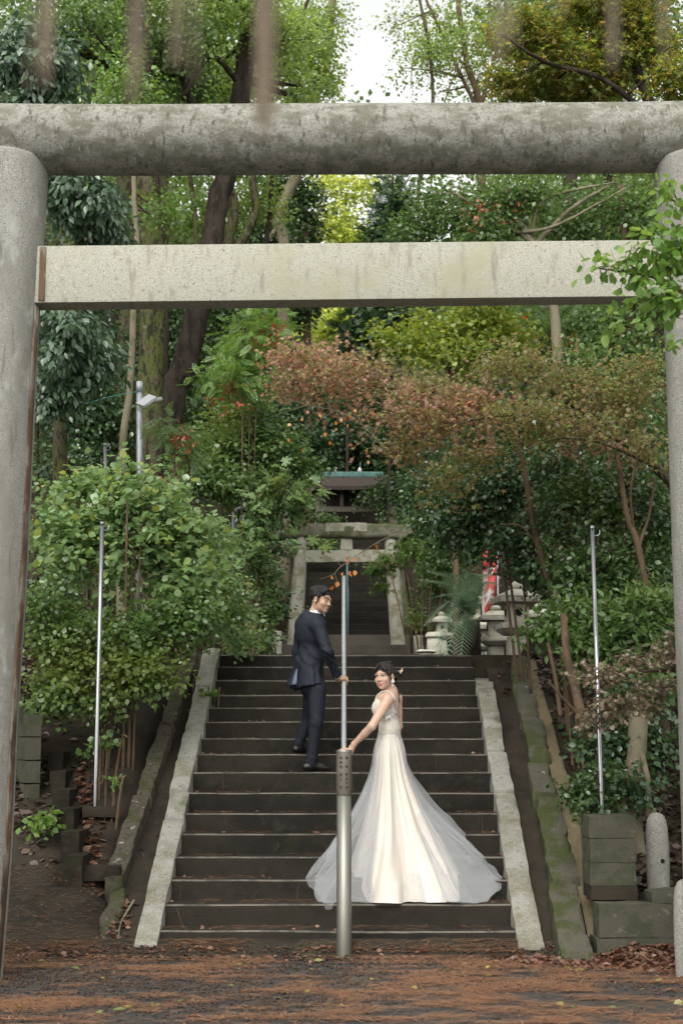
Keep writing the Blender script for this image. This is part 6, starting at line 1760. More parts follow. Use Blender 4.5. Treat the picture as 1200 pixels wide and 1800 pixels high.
# skirt of the jacket: flares to the hem, more at the back
for px_, py_, dY, r in ((553, 1188, -.06, .076), (542, 1190, -.05, .076), (534, 1188, .03, .068), (557, 1186, .05, .075), (549, 1188, .10, .08), (527, 1190, .11, .058)):
    S.cap(waist + (gp(px_, py_, dY) - waist) * .25, gp(px_, py_ + 16, dY), .076, r, .05)
S.cap(gp(530, 1160, .12), gp(513, 1200, .16), .055, .045, .05)
S.cap(gp(530, 1165, .06), gp(516, 1202, .08), .05, .040, .04)
for a, b, c_ in ((shR, elR, wrR), (shL, elL, wrL)):
    S.cap(a, b, .060, .049, .025); S.cap(b, c_ - norm(c_ - b) * .022, .048, .037, .018)
# hem: cut along a slanting plane, low at the back
hem = gp(545, 1207, 0.03)
S.plane_cut(hem, np.array((.16, -.05, -1.0)))
# neck opening
S.cap(neck0 - (0, 0, .0), neck0 + nd * .25, .066, .085, .004, sub=True)
def wr_(p):
    # drag folds: from the armpit to the waist, and rings on the sleeve
    arm = np.exp(-(np.linalg.norm(p - elR, axis=1) / .10) ** 2) + np.exp(-(np.linalg.norm(p - (elR + wrR) / 2, axis=1) / .09) ** 2) * .7
    ring = np.sin((p[:, 2] * 1.3 + p[:, 0] * .8) * 95) * arm * .0035
    diag = np.sin(((p[:, 2] - waist[2]) * 1.0 + (p[:, 0] - waist[0]) * .8 + .03 * fbm(p, 9, 2)) * 60) * np.exp(-((p[:, 2] - waist[2] - .02) / .09) ** 2) * .0045
    vert = np.sin((p[:, 0] * 1.0 + p[:, 1] * .9) * 44 + 3 * fbm(p, 5, 8)) * np.clip((waist[2] - p[:, 2]) / .15, 0, 1) * .006
    return ring + diag + vert + .0035 * fbm(p, 14, 4)
S.disp(wr_, .03)
sdf_obj(S, 'jacket', M['suit'], groom)
# open vent: the flap swings back showing the lining
V, F = [], []
n = 10
for i in range(n + 1):
    t = i / n
    a = gp(524 - 2 * t, 1150 + 54 * t, .06 - .05 * t); b = gp(522 - 21 * t ** 1.2, 1150 + 57 * t, .10 - .03 * t)
    for k in range(5):
        f_ = k / 4
        V.append(a * (1 - f_) + b * f_ + np.array((0, -.022 * math.sin(math.pi * f_) * t, 0)))
for i in range(n):
    for k in range(4): F.append((i * 5 + k, i * 5 + k + 1, i * 5 + k + 6, i * 5 + k + 5))
o = mesh_np('coat_tail', V, F, M['suit'], smooth=True); md = o.modifiers.new('s', 'SOLIDIFY'); md.thickness = .006; local(o, groom)
V, F = [], []
for i in range(n + 1):
    t = i / n
    a = gp(523 - 1 * t, 1165 + 38 * t, .03 - .06 * t); b = gp(522 - 11 * t ** 1.1, 1165 + 39 * t, .05 - .045 * t)
    for k in range(4): V.append(a * (1 - k / 3) + b * (k / 3) + np.array((0, -.018 * math.sin(math.pi * k / 3) * t - .012 * t, 0)))
for i in range(n):
    for k in range(3): F.append((i * 4 + k, i * 4 + k + 1, i * 4 + k + 5, i * 4 + k + 4))
o = mesh_np('vent_lining', V, F, M['lining'], smooth=True); md = o.modifiers.new('s', 'SOLIDIFY'); md.thickness = .003; local(o, groom)
# jacket collar band
V, F = [], []
for i in range(25):
    a = R(-150 + 300 * i / 24) + math.pi * 1.5
    for (rr, h) in ((.078, -.050), (.073, -.012), (.068, -.006), (.066, -.02)):
        V.append(nk + CR @ np.array((rr * math.cos(a), rr * 1.10 * math.sin(a), h + .014 - .012 * math.sin(a))))
for i in range(24):
    for k in range(3): F.append((i * 4 + k, i * 4 + k + 1, i * 4 + k + 5, i * 4 + k + 4))
o = mesh_np('jacket_collar', V, F, M['suit'], smooth=True); local(o, groom)
for i in range(3):
    p = wrR - fd * (.04 + .018 * i) + np.array((-.012, -.040, -.004))
    o = MB().lathe([(.001, -.003), (.0055, -.002), (.0055, .002), (.001, .003)], p, 10).build('cuff_button', M['shoe']); local(o, groom)
# trousers
S = SDF(np.arange(-.52, .06, .007), np.arange(12.75, 13.62, .007), np.arange(gz8 + .02, pelv[2] + .06, .007))
S.ell(pelv - (0, 0, .03), (.140, .105, .11), BR, 0)
for a, b, c_, up_ in ((hipR, knR, anR, 0), (hipL, knL, anL, 0)):
    S.cap(a, b, .084, .063, .04); S.cap(b, c_ - (0, 0, .012), .063, .049, .02)
S.plane_cut((0, 0, 0), (0, 0, 1)) if False else None
def wt(p):
    kn = np.minimum(np.linalg.norm(p - knR, axis=1), np.linalg.norm(p - knL, axis=1))
    ank = np.minimum(np.linalg.norm(p - anR, axis=1), np.linalg.norm(p - anL, axis=1))
    return np.sin((p[:, 2] + .5 * p[:, 0]) * 60 + 5 * fbm(p, 7, 1)) * (.0022 * np.exp(-(kn / .10) ** 2) + .004 * np.exp(-(ank / .09) ** 2)) + .006 * fbm(p * (1, 1, .5), 11, 6)
S.disp(wt, .03)
sdf_obj(S, 'trousers', M['trouser'], groom)
# shoes
def shoe(an, toe_dir, lift=0.0):
    t = norm(np.array((*toe_dir, 0))); s_ = np.array((-t[1], t[0], 0)); z0 = an[2] - .085
    c = np.array((an[0], an[1], z0))
    S = SDF(np.arange(c[0] - .32, c[0] + .32, .006), np.arange(c[1] - .32, c[1] + .32, .006), np.arange(z0 - .01, z0 + .14, .005))
    S.cap(c + t * -.05 + (0, 0, .045), c + t * .0 + (0, 0, .050), .036, .038, 0)
    S.cap(c + (0, 0, .052), c + t * .10 + (0, 0, .034), .040, .036, .03)
    S.cap(c + t * .10 + (0, 0, .034), c + t * .165 + (0, 0, .024), .036, .022, .03)
    S.cap(c + (0, 0, .06), c + (0, 0, .10), .036, .040, .02)
    S.plane_cut(c + (0, 0, .010), (0, 0, -1))
    o = sdf_obj(S, 'shoe', M['shoe'], groom)
    mb = MB()
    pts = [c + t * x + s_ * y for x, y in ((-.088, -.018), (-.07, -.034), (0, -.037), (.10, -.042), (.15, -.03), (.188, 0), (.15, .03), (.10, .042), (0, .037), (-.07, .034), (-.088, .018))]
    n = len(pts)
    mb.add([p + (0, 0, .001) for p in pts] + [p + (0, 0, .014) for p in pts], [tuple(range(n))[::-1], tuple(range(n, 2 * n))] + [(i, (i + 1) % n, n + (i + 1) % n, n + i) for i in range(n)])
    o2 = mb.build('sole', M['sole']); o2.parent = o; o2.matrix_parent_inverse = Matrix.Translation(groom.location).inverted()
shoe(anR, (.93, .36)); shoe(anL, (.35, .93))

# ---------------------------------------------------------------- BRIDE
BY = 11.86
bp_ = lambda x, y, dY=0.0: P(x, y, BY + dY)
bz4 = SZ[3]
bride = empty('person', (bp_(684, 1400)[0], BY, bz4), 'woman in an ivory wedding gown glancing back over her bare shoulder, hand on the rail', 'person', 'wedding couple')
hb = bp_(675.5, 1188.5, -.03); HB = frame((-.50, -.86, -.02), (-.06, 0, 1)); hsb = .93
nb0 = bp_(686, 1216, .02); bf = norm(np.array((-.93, .36, 0))); BB = frame(bf, (-.05, 0, 1))
chb, wab, pvb = bp_(680, 1243, .01), bp_(684, 1282, .01), bp_(687, 1312, .02)
sL, sR = bp_(681, 1231, -.135), bp_(697, 1228, .145)
eL, wL = bp_(653, 1277, -.23), bp_(623, 1307, -.10)
hL = np.array((rx(11.80), 11.80, RZ(11.80)))
eR, wR = bp_(700, 1277, .17), bp_(690, 1316, .19)
fx = [(hb[0] - .12, hb[0] + .12), (hL[0] - .06, hL[0] + .13)]; fy = [(hb[1] - .13, hb[1] + .13)]; fz = [(hb[2] - .15, hb[2] + .14), (hL[2] - .09, hL[2] + .10)]
S = SDF(grid_axis(-.10, .66, .008, fx, .0032), grid_axis(11.50, 12.20, .008, fy, .0032), grid_axis(bz4 + .05, hb[2] + .15, .008, fz, .0032))
head_sdf(S, hb, HB, hsb, True)
S.cap(hb + HB @ np.array((0, -.03, -.055)), nb0, .040, .046, .025)
S.cap(nb0, chb + (0, 0, .06), .05, .085, .05)
S.ell(chb, (.135, .088, .13), BB, .04); S.ell(wab, (.105, .08, .12), BB, .05); S.ell(pvb - (0, 0, .03), (.14, .11, .12), BB, .05)
for a, b, c_ in ((sL, eL, wL), (sR, eR, wR)):
    S.cap(nb0 - (0, 0, .035), a, .038, .043, .045); S.cap(a, a * .5 + b * .5, .0445, .039, .02); S.cap(a * .5 + b * .5, b, .039, .033, .01); S.cap(b, b * .6 + c_ * .4, .034, .031, .012); S.cap(b * .6 + c_ * .4, c_, .031, .0215, .01)
for s_ in (-1, 1): S.cap(pvb + BB @ np.array((s_ * .08, 0, -.05)), pvb + BB @ np.array((s_ * .08, .02, -.75)), .08, .04, .03)
hand_grip(S, wL + norm(hL - wL) * .01, hL, rail_dir, norm(np.array((.55, -.45, .70))), .0215, -1, .86)
for i in range(4): S.cap(wR, wR + np.array((-.02, -.01, -.085)) + bf * .014 * (i - 1.5), .015, .0085, .006)
SB = S
base_f = (0.56, 0.375, 0.28)
sdf_obj(S, 'body', M['skin_f'], bride, lambda V: paint_head(V, hb, HB, hsb, base_f, (0.50, 0.17, 0.155), (0.10, 0.06, 0.045), (0.025, 0.015, 0.011), female=True))
# hair: parted fringe, gathered low, tail down the back
Lb = lambda x, y, z: hb + HB @ (np.array((x, y, z)) * hsb)
S = SDF(np.arange(hb[0] - .16, hb[0] + .20, .0038), np.arange(hb[1] - .16, hb[1] + .26, .0038), np.arange(hb[2] - .28, hb[2] + .16, .0038))
S.ell(Lb(0, -.026, .040), np.array((.085, .106, .088)) * hsb, HB, 0)
S.ell(Lb(0, .125, -.045), np.array((.080, .085, .105)) * hsb, HB, .012, sub=True)
S.ell(Lb(0, .05, -.125), np.array((.13, .105, .085)) * hsb, HB, .012, sub=True)
for s_ in (-1, 1):
    for k in range(7):
        q = k / 6
        S.cap(Lb(s_ * .006, .068 - .012 * q, .100 + .006 * q), Lb(s_ * (.046 + .018 * q), .083 - .026 * q, .060 - .004 * q), .011 * hsb, .010 * hsb, .006)
        S.cap(Lb(s_ * (.046 + .018 * q), .083 - .026 * q, .060 - .004 * q), Lb(s_ * (.070 + .006 * q), .056 - .04 * q, .002 + .012 * q), .010 * hsb, .0055 * hsb, .006)
    S.cap(Lb(s_ * .073, .045, .03), Lb(s_ * .074, .040, -.035), .006 * hsb, .003 * hsb, .004)
rb_ = random.Random(9)
for k in range(26):
    a = rb_.uniform(-1.25, 1.25); zz = rb_.uniform(-.055, .09)
    S.ell(Lb(.082 * math.sin(a), -.03 - .094 * math.cos(a), zz), np.array((.020, .020, .016)) * rb_.uniform(.7, 1.2), None, .008)
for k in range(8): S.ell(Lb(rb_.uniform(-.05, .05), rb_.uniform(-.06, .04), .118 + rb_.uniform(-.01, .006)), (.020, .016, .011), HB, .008)
tail = spline([Lb(-.02, -.118, -.045), bp_(694, 1211, .05), bp_(697, 1222, .05), bp_(700, 1234, .05)], 10)
for i in range(9): S.cap(tail[i], tail[i + 1], [.034, .030, .027, .025, .023, .021, .018, .014, .010][i], None, .012)
S.disp(lambda p: .004 * fbm(p * (1, 1, .45), 60, 3) + .0025 * fbm(p * (1, 1, .3), 130, 5), .02)
sdf_obj(S, 'hair', M['hair_d'], bride)
# hair leaves, earring
mb = MB(); c0 = Lb(-.088, -.105, .035)
rr_ = random.Random(2)
for k in range(9):
    d = norm(np.array((rr_.uniform(.2, 1), rr_.uniform(-.8, .2), rr_.uniform(-.6, .8)))); s_ = norm(np.cross(d, (0, -1, .3)))
    b = c0 + d * rr_.uniform(.004, .03)
    mb.add([b, b + d * .012 + s_ * .006, b + d * .024, b + d * .012 - s_ * .006], [(0, 1, 2, 3)])
mb.tube([c0 - (.03, 0, 0), c0 + (.02, -.01, .01)], .0018, 5)
local(mb.build('hair_ornament', M['gold_leaf']), bride)
er = empty('earring_holder', (0, 0, 0)) if False else None
ec = Lb(-.086, .010, -.052)
mb = MB()
for k in range(7):
    a = k * 2 * math.pi / 6
    q = ec + np.array((.010 * math.cos(a), -.006, .010 * math.sin(a))) * (0 if k == 6 else 1)
    mb.lathe([(.0005, -.0055), (.0045, -.003), (.0058, 0), (.0045, .003), (.0005, .0055)], q, 8)
e1 = mb.build('earring', M['pearl'], smooth=True); local(e1, bride)
mb = MB(); mb.tube([ec, ec - (0, 0, .028)], .0012, 5); mb.lathe([(.0005, -.044), (.005, -.040), (.0068, -.034), (.005, -.028), (.0005, -.024)], ec, 10)
e2 = mb.build('drop_pearl', M['pearl'], smooth=True); local(e2, bride)
# bodice
S = SDF(np.arange(.12, .62, .0055), np.arange(11.55, 12.15, .0055), np.arange(wab[2] - .06, nb0[2] + .02, .0055))
S.ell(chb - (0, 0, .004), (.139, .093, .135), BB, 0); S.ell(wab, (.112, .087, .12), BB, .05)
for s_ in (-1, 1): S.ell(chb + BB @ np.array((s_ * .060, .058, -.012)), (.060, .050, .062), BB, .045)
def top_cut(p): return 0
nrm_ = norm(BB @ np.array((0, -.42, 1.0)))
S.plane_cut(chb + BB @ np.array((0, .06, .070)), nrm_)
S.ell(chb + BB @ np.array((0, -.115, .03)), (.055, .075, .14), BB, .006, sub=True)
for a in (sL, sR): S.cap(a, a + (0, 0, .2), .052, .06, .004, sub=True)
S.plane_cut(wab - (0, 0, .035), np.array((0, 0, -1)))
sdf_obj(S, 'bodice', M['lace'], bride)
# sheer back panel and strap
S = SDF(np.arange(.12, .62, .006), np.arange(11.55, 12.15, .006), np.arange(wab[2], nb0[2] + .04, .006))
S.ell(chb - (0, 0, .004), (.1375, .0915, .133), BB, 0); S.ell(wab, (.109, .084, .12), BB, .05); S.cap(nb0, chb + (0, 0, .06), .052, .0875, .05)
for a in (sL, sR): S.cap(nb0 - (0, 0, .035), a, .0395, .036, .045)
S.plane_cut(nb0 + BB @ np.array((0, -.02, -.002)), norm(BB @ np.array((0, .25, 1.0))))
S.plane_cut(chb + BB @ np.array((0, .025, 0)), BB @ np.array((0, 1, 0)))
for sgn, a in ((-1, sL), (1, sR)): S.plane_cut(a + BB @ np.array((-sgn * .024, 0, 0)), BB @ np.array((sgn, 0, 0.0)))
sdf_obj(S, 'sheer_back', M['net'], bride)
for a, sg in ((sL, -1), (sR, 1)):
    pts = spline([chb + BB @ np.array((sg * .075, .096, .040)), chb + BB @ np.array((sg * .080, .062, .105)), a * .55 + nb0 * .45 + (0, 0, .018), chb + BB @ np.array((sg * .08, -.075, .12)), chb + BB @ np.array((sg * .085, -.103, .05))], 16)
    pts = np.array([on_skin(SB, p, .004) for p in pts])
    o = MB().tube(pts, .0075, 6).build('strap', M['lace'], smooth=True); local(o, bride)
mb = MB(); rr_ = random.Random(12)
for k in range(120):
    a = rr_.choice((-1, 1)) * rr_.uniform(.30, 1.25); zz = rr_.uniform(-.10, .085)
    if abs(a) < .55 and zz > -.02: continue
    q = chb + BB @ np.array((.141 * math.sin(a), -.097 * math.cos(a), zz))
    nn = norm(BB @ np.array((math.sin(a) * .093, -math.cos(a) * .139, 0))); u = norm(np.cross(nn, (0, 0, 1))); v = np.cross(u, nn)
    r0 = rr_.uniform(.006, .012); ph = rr_.uniform(0, 6)
    V = [q + nn * .004]; 
    for i in range(10):
        t = ph + i * math.pi / 5; r = r0 * (1 if i % 2 == 0 else .78)
        V.append(q + nn * .003 + u * r * math.cos(t) + v * r * math.sin(t))
    mb.add(V, [(0, i + 1, (i + 1) % 10 + 1) for i in range(10)])
local(mb.build('lace_flowers', M['lace_white']), bride)
def drape_z(X, Y):
    """where cloth lies on the steps: on the treads, sagging a little between the step edges"""
    return np.maximum(step_z(X, Y), np.interp(Y, SY, SZ) - .045)
# ---- skirt: satin under tulle, falling over three steps
def gown(name, mat, hem, wa, wb, n_fold, amp, seed, pw, nphi=220, ns=64, tail=0.0, crumple=0.5, sub=False):
    """hem: closed plan curve [(X, Y)], lifted to the steps it lies on"""
    H = np.array(hem + [hem[0]], float)
    seg = np.linalg.norm(np.diff(H, axis=0), axis=1); cum = np.concatenate([[0], np.cumsum(seg)])
    Hs = spline(np.c_[H, np.zeros(len(H))], 900)[:, :2]
    ang = np.unwrap(np.arctan2(Hs[:, 1] - wab[1] + 0.12, Hs[:, 0] - wab[0]))
    tt = np.linspace(0, 1, nphi, endpoint=False)
    d = np.concatenate([[0], np.cumsum(np.linalg.norm(np.diff(Hs, axis=0), axis=1))]); d /= d[-1]
    hx, hy = np.interp(tt, d, Hs[:, 0]), np.interp(tt, d, Hs[:, 1]); an = np.interp(tt, d, ang)
    rs = np.random.default_rng(seed)
    ph = rs.uniform(0, 6.28, 6)
    fold = sum(np.sin(2 * math.pi * tt * k + ph[i]) * w for i, (k, w) in enumerate(((n_fold, .8), (n_fold * 2 - 3, .40), (n_fold // 2 + 1, 1.0), (n_fold * 3 + 2, .16))))
    fold /= 1.6
    wz = wab[2] - .028
    V = []
    for j in range(ns + 1):
        s = j / ns
        wxy = wab[:2, None] + BB[:2, :1] * (wa * np.cos(an) * BB[0, 0] + wa * np.sin(an) * BB[1, 0]) + BB[:2, 1:2] * (wb * np.cos(an) * BB[0, 1] + wb * np.sin(an) * BB[1, 1])
        hz = drape_z(hx, hy) + .006
        g = s ** (pw + .45 * np.clip(np.cos(an), 0, 1) + .25 * np.clip(-np.cos(an), 0, 1))
        x = wxy[0] + (hx - wxy[0]) * g; y = wxy[1] + (hy - wxy[1]) * g
        z = wz + (hz - wz) * (s ** (0.96 - .10 * tail))
        # hips
        bell = .020 * np.exp(-((s - .13) / .10) ** 2) * min(1, s / .06)
        rad = np.stack([np.cos(an), np.sin(an)])
        tj = tt + .012 * np.sin(7 * s + 9 * tt * 6.283) * s + .010 * vnoise(np.stack([tt * 9, np.full_like(tt, s * 2.5), tt * 0], -1), 1.0, seed)
        fold = sum(np.sin(2 * math.pi * tj * k + ph[i]) * w for i, (k, w) in enumerate(((n_fold, .8), (n_fold * 2 - 3, .40), (n_fold // 2 + 1, 1.0), (n_fold * 3 + 2, .16)))) / 1.6 * (.65 + .6 * vnoise(np.stack([tt * 6, tt * 0 + 3.3, tt * 0], -1), 1.0, seed + 2))
        A = amp * (s ** .75) * (0.35 + .9 * s) * (1 - .25 * s ** 6)
        f_ = fold * A + .012 * vnoise(np.stack([hx * 3, hy * 3, np.full_like(hx, s * 4)], -1), 1.6, seed) * s
        x = x + rad[0] * (bell + f_); y = y + rad[1] * (bell + f_)
        cr = fbm(np.stack([x, y, z * .8], -1), 4.5, seed, 3) * .030 * crumple * np.clip((s - .45) / .4, 0, 1)
        x = x + cr * rad[0]; y = y + cr * rad[1]; z = z + np.abs(cr) * .6
        zmin = drape_z(x, y) + .007 + .010 * np.abs(fold) * s
        z = np.maximum(z, zmin)
        V.append(np.stack([x, y, z], -1))
    V = np.concatenate(V)
    idx = np.arange((ns + 1) * nphi).reshape(ns + 1, nphi)
    nx_ = np.roll(idx, -1, axis=1)
    F = np.stack([idx[:-1], nx_[:-1], nx_[1:], idx[1:]], -1).reshape(-1, 4)
    o = mesh_np(name, V, [F], mat, smooth=True)
    local(o, bride)
    if sub:
        md = o.modifiers.new('sub', 'SUBSURF'); md.levels = 1; md.render_levels = 1
    return o
def hp(x, y, k, off=0.0):
    """plan point under a photo pixel lying on the front edge of step k (1-based)"""
    Yv = SY[k - 1] + .015 + off
    return (P(x, y, Yv)[0], Yv)
outer_hem = [hp(540, 1546, 3), hp(566, 1588, 2), hp(600, 1589, 2), hp(650, 1589, 2), hp(710, 1589, 2), hp(770, 1589, 2), hp(832, 1588, 2), hp(862, 1575, 2, .12), hp(884, 1540, 3, .01), hp(866, 1520, 3, .17), hp(820, 1475, 5, -.05), hp(770, 1465, 5, .02), hp(690, 1465, 5, .03), hp(620, 1470, 5, .0), hp(573, 1508, 4, .03), hp(572, 1520, 3, .26)]
inner_hem = [hp(632, 1546, 3, .0), hp(650, 1588, 2, .02), hp(700, 1590, 2, .0), hp(745, 1590, 2, .0), hp(785, 1586, 2, .03), hp(804, 1556, 2, .2), hp(806, 1530, 3, .1), hp(785, 1500, 4, .03), hp(745, 1480, 4, .2), hp(690, 1470, 4, .25), hp(640, 1480, 4, .2), hp(618, 1508, 4, .02)]
gown('satin_skirt', M['satin'], inner_hem, .112, .090, 9, .070, 5, 1.12, sub=True)
gown('tulle_skirt', M['tulle'], outer_hem, .113, .0905, 10, .050, 8, 1.5, crumple=1.3, sub=True)
gown('tulle_underlayer', M['tulle'], [(x * .97 + .012, y + .012) for x, y in outer_hem], .114, .092, 7, .055, 21, 1.38)
o = MB().tube([wab + (0, 0, -.03) + BB @ np.array((.1125 * math.cos(t), .0895 * math.sin(t), 0)) for t in np.linspace(0, 2 * math.pi, 33)], .0035, 6, caps=False).build('waist_seam', M['lace'], smooth=True); local(o, bride)
# ================================================================ LITTER
def needles(name, label, pts, L, w, mat, seed, tilt=.10, aim=None, spread=.6):
    rg = np.random.default_rng(seed)
    n = len(pts)
    a = (rg.normal(size=n) * spread if aim is None else rg.uniform(0, math.pi, n))
    d = np.stack([np.cos(a), np.sin(a), rg.normal(size=n) * tilt * .5], -1)
    s = np.stack([-np.sin(a), np.cos(a), np.zeros(n)], -1)
    L_ = L * rg.uniform(.5, 1.2, n)[:, None]; w_ = w * rg.uniform(.7, 1.3, n)[:, None]
    bow = rg.normal(size=(n, 1)) * .12
    c = pts
    m = c + s * L_ * bow * .5
    V = np.stack([c - d * L_ / 2 - s * w_ * .3, c - d * L_ / 2 + s * w_ * .3, m + s * w_, m - s * w_, c + d * L_ / 2 + s * w_ * .3, c + d * L_ / 2 - s * w_ * .3], 1)
    V[:, 2:4, 2] += rg.uniform(.001, .006, n)[:, None]
    off = (np.arange(n) * 6)[:, None, None]
    F = (np.array([(0, 3, 2, 1), (3, 5, 4, 2)])[None] + off).reshape(-1, 4)
    o = mesh_np(name, V.reshape(-1, 3), [F], mat)
    tag(o, label, 'litter', kind='stuff')
    return o
M['needle'] = leafmat('fallen_needle', [(0.14, 0.060, 0.026), (0.20, 0.092, 0.042), (0.10, 0.046, 0.026), (0.26, 0.145, 0.075), (0.07, 0.034, 0.022)], .1, .8)
M['dead_leaf'] = leafmat('dead_leaf', [(0.055, 0.026, 0.016), (0.085, 0.040, 0.022), (0.038, 0.020, 0.014), (0.12, 0.065, 0.036), (0.05, 0.022, 0.016), (0.085, 0.030, 0.018)], .12, .65)
M['dead_dark'] = leafmat('dark_dead_leaf', [(0.028, 0.017, 0.012), (0.042, 0.024, 0.015), (0.018, 0.012, 0.009), (0.06, 0.036, 0.022)], .1, .7)
M['green_leaf'] = leafmat('fallen_green_leaf', [(0.07, 0.10, 0.03), (0.12, 0.12, 0.036), (0.18, 0.145, 0.03), (0.09, 0.115, 0.05)], .2, .5)
M['cone'] = surf('dark_cone', (0.035, 0.022, 0.016), [(60, (0.06, 0.04, 0.028), .5, .65)], .9)
rg = np.random.default_rng(31)
# pine needles in drifts on the asphalt
X = rg.uniform(-3.2, 3.2, 90000); Y = rg.uniform(7.6, 10.66, 90000)
dn = .8 * vnoise(np.stack([X * .9, Y * 1.7, X * 0], -1), 1.4, 4) + .9 * vnoise(np.stack([X * .7, Y * 2.0, X * 0], -1), 5.0, 6)
far_ = smooth(10.66, 9.6, Y)
keep = rg.uniform(0, 1, len(X)) < np.clip(.12 + .85 * dn, .035, 1)
X, Y = X[keep][:24000], Y[keep][:24000]
needles('fallen_needles', 'orange brown pine needles drifting across the wet asphalt', np.stack([X, Y, T(X, Y) + .004 + rg.uniform(0, .010, len(X))], -1), .15, .0021, M['needle'], 3)
# small dark cones and bits
n = 4200
X = rg.uniform(-2.8, 2.6, n * 2); Y = rg.uniform(8.0, 10.6, n * 2) 
keep = rg.uniform(0, 1, len(X)) < np.clip(.5 + .7 * vnoise(np.stack([X, Y * 1.6, X * 0], -1), 1.1, 14) + .2 * (Y - 9.3), .05, .9)
X, Y = X[keep][:n], Y[keep][:n]; n = len(X)
v = np.array([(0, 0, -.6), (1, 0, 0), (0, 1, 0), (-1, 0, 0), (0, -1, 0), (0, 0, 1.1)]) * .014
f = [np.array([(0, 2, 1), (0, 3, 2), (0, 4, 3), (0, 1, 4), (5, 1, 2), (5, 2, 3), (5, 3, 4), (5, 4, 1)])]
pos = np.stack([X, Y, T(X, Y) + .006], -1)
d = norm(rg.normal(size=(n, 3))); o = scatter_mesh('fallen_cones', (v, f), pos, d, norm(rg.normal(size=(n, 3))), rg.uniform(.5, 1.3, n), M['cone'])
tag(o, 'tiny dark cones scattered over the asphalt before the steps', 'litter', kind='stuff')
def litter(name, label, X, Y, Z, size, mat, seed, style='ovate', tilt=.5):
    rg = np.random.default_rng(seed); n = len(X)
    a = rg.uniform(0, 6.28, n)
    d = np.stack([np.cos(a), np.sin(a), rg.normal(size=n) * tilt * .6], -1)
    o = scatter_mesh(name, style, np.stack([X, Y, Z], -1), d, norm(np.array((0, 0, 1.0)) + rg.normal(size=(n, 3)) * tilt), size * rg.uniform(.5, 1.3, n), mat)
    return tag(o, label, 'litter', kind='stuff')
# leaf drift at the right foot of the wall
n = 3600
t = rg.uniform(0, 1, n)
X = 1.15 + 1.75 * t ** .8 + rg.normal(size=n) * .05; 
Y = 10.36 - np.abs(rg.normal(size=n)) * (.10 + .20 * t) - .0
hgt = .10 * np.exp(-((10.36 - Y) / .22) ** 2) * smooth(1.7, 2.1, X)
litter('leaf_drift', 'heap of brown and reddish dead leaves under the low wall', X, Y, hgt * rg.uniform(.2, 1, n) + .012, .058, M['dead_leaf'], 41)
# scattered leaves along the footing and the open ground
n = 700
X = rg.uniform(-2.3, 1.9, n); Y = 10.57 - np.abs(rg.normal(size=n)) * .16
litter('fallen_leaves', 'dead leaves strewn along the foot of the steps', X, Y, T(X, Y) + .012, .042, M['dead_leaf'], 42, tilt=.35)
n = 90
X = rg.uniform(-2.6, 2.6, n); Y = rg.uniform(8.4, 10.5, n)
litter('green_fallen_leaves', 'few green and yellow leaves lying on the asphalt', X, Y, T(X, Y) + .012, .06, M['green_leaf'], 43, tilt=.3)
# litter on the treads, thickest at the back of each
n = 5200
k = rg.integers(0, 15, n); wgt = rg.uniform(0, 1, n) < (1.0 - .055 * k)
k = k[wgt]; n = len(k)
u = rg.uniform(0, 1, n)
clus = vnoise(np.stack([u * 14, k * 3.3, u * 0], -1), 1.0, 8) > -.15
k, u = k[clus], u[clus]; n = len(k)
sx0, sx1 = np.array(SXL)[k], np.array(SXR)[k]
X = sx0 + .02 + (sx1 - sx0 - .04) * u; Y = np.array(SY)[k] + .02 + .27 * rg.uniform(0, 1, n) ** .7
pts = np.stack([X, Y, np.array(SZ)[k] + .004], -1)
needles('step_needles', 'brown pine needles lying on the treads of the lower steps', pts, .10, .0019, M['needle'], 5, spread=.5)
n = 260
k = rg.integers(0, 16, n); sx0, sx1 = np.array(SXL)[k], np.array(SXR)[k]
u = rg.uniform(0, 1, n); e = rg.uniform(0, 1, n) < .4
u = np.where(e, np.where(rg.uniform(0, 1, n) < .6, u * .12, 1 - u * .08), u)
litter('step_leaves', 'small dead leaves on the treads of the lower steps', sx0 + .03 + (sx1 - sx0 - .06) * u, np.array(SY)[k] + rg.uniform(.02, .28, n), np.array(SZ)[k] + .008, .034, M['dead_leaf'], 44, tilt=.5)
# needles leaning on the risers
rr_ = random.Random(3)
mb = MB()
for i in range(26):
    k_ = rr_.randrange(0, 13); x = SXL[k_] + (SXR[k_] - SXL[k_]) * rr_.uniform(.02, .98)
    if k_ >= 1 and .0 < x < 1.2 and k_ < 5: continue
    zb = (SZ[k_ - 1] if k_ else .06); h = (SZ[k_] - zb) * rr_.uniform(.4, 1.1); dx = rr_.uniform(-.07, .07)
    mb.tube([(x, SY[k_] - .07, zb + .004), (x + dx * .5, SY[k_] - .03, zb + h * .55), (x + dx, SY[k_] - .006, zb + h)], .0012, 4)
o = mb.build('leaning_needles', M['bark_brown']); tag(o, 'long dry needles leaning against the dark step risers', 'litter', kind='stuff')
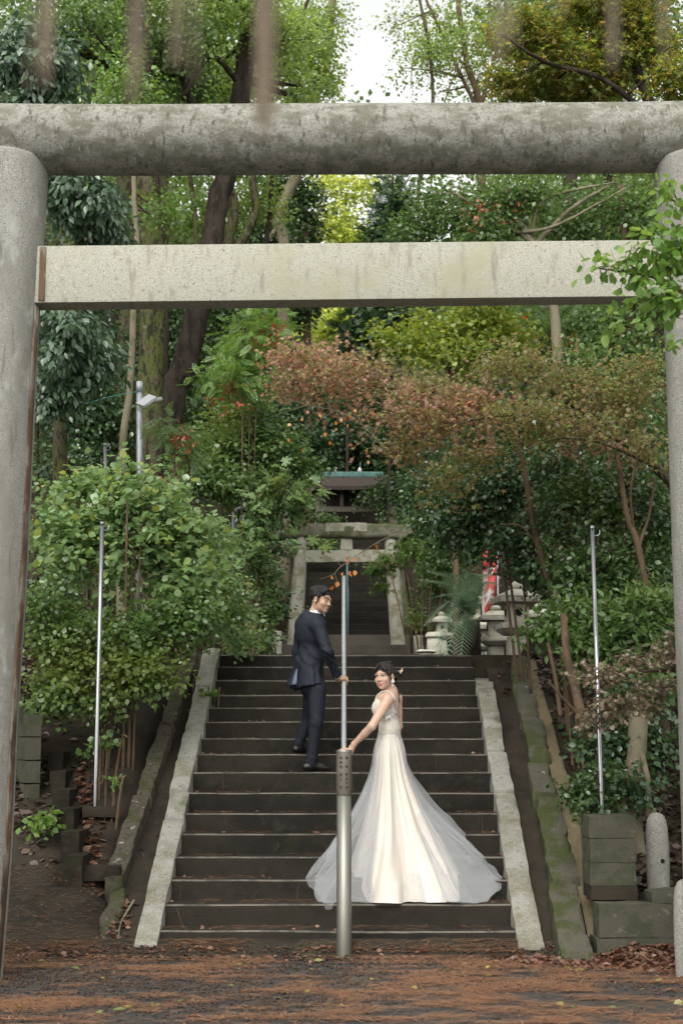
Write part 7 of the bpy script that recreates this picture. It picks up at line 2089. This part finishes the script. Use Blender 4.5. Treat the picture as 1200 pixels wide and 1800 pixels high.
# soil litter on both banks
n = 9000
X = np.concatenate([rg.uniform(-3.6, -2.1, n // 3), rg.uniform(2.0, 4.6, n - n // 3)]); Y = rg.uniform(11.0, 15.5, n)
lf = X < 0
keep = (~lf) | ((X < -2.2 - np.clip(Y - 11.3, 0, 4) * .27) & (Y > 12.0)) | ((rg.uniform(0, 1, n) < .10) & (Y > 11.4))
X, Y = X[keep], Y[keep]
litter('bank_litter', 'dark leaf litter on the soil of both banks', X, Y, T(X, Y) + .012, .075, M['dead_dark'], 45, tilt=.6)
n = 700
X = rg.uniform(-2.6, -1.75, n); Y = rg.uniform(10.5, 11.4, n)
needles('ramp_needles', 'pine needles caught on the mortar ramp and the concrete slope', np.concatenate([np.stack([X, Y, T(X, Y) + .006], -1), (lambda x, y: np.stack([x, y, T(x, y) + .006], -1))(rg.uniform(-2.4, -1.75, 260), rg.uniform(11.4, 13.2, 260))]), .13, .0018, M['needle'], 6, spread=.7)
n = 260
t = rg.uniform(0, 1, n); Y = 11.3 + 1.9 * t; X = -2.02 - (Y - 11.3) * .27 + .10 + np.abs(rg.normal(size=n)) * .07
litter('slope_leaves', 'dead leaves caught behind the stepped concrete blocks', X, Y, T(X, Y) + .02, .07, M['dead_leaf'], 46, tilt=.5)
# channel debris
def chan(name, label, pts, seed, mat):
    X, Y, Z = [], [], []
    rg = np.random.default_rng(seed)
    for (px, py, nn, sp) in pts:
        for _ in range(nn):
            x, y = px + rg.normal() * sp, py + rg.normal() * sp * 1.2
            Yv = yinv(min(y, 1668), zc); z = float(zc(Yv)); X.append(Xat(x, Yv, z)); Y.append(Yv); Z.append(z + .015)
    return litter(name, label, np.array(X), np.array(Y), np.array(Z), .06, mat, seed, tilt=.5)
chan('channel_leaves', 'clumps of dead leaves lying in the side channels', [(215, 1625, 30, 9), (222, 1590, 12, 7), (205, 1650, 20, 9), (892, 1220, 10, 5), (880, 1180, 8, 5), (250, 1490, 4, 12), (300, 1320, 5, 8), (330, 1260, 5, 6)], 50, M['dead_leaf'])
mb = MB()
zf2 = lambda x, y: (lambda Yv: np.array((Xat(x, Yv, float(zc(Yv)) + .03), Yv, float(zc(Yv)) + .03)))(yinv(y, lambda q: float(zc(q)) + .03))
mb.tube(spline([zf2(236, 1583), zf2(222, 1605), zf2(212, 1625), zf2(208, 1652)], 12), np.linspace(.012, .005, 12), 6, wob=.1)
tag(mb.build('fallen_stick', M['bark_pale'], smooth=True), 'crooked grey stick lying in the channel beside the pale kerb', 'stick')
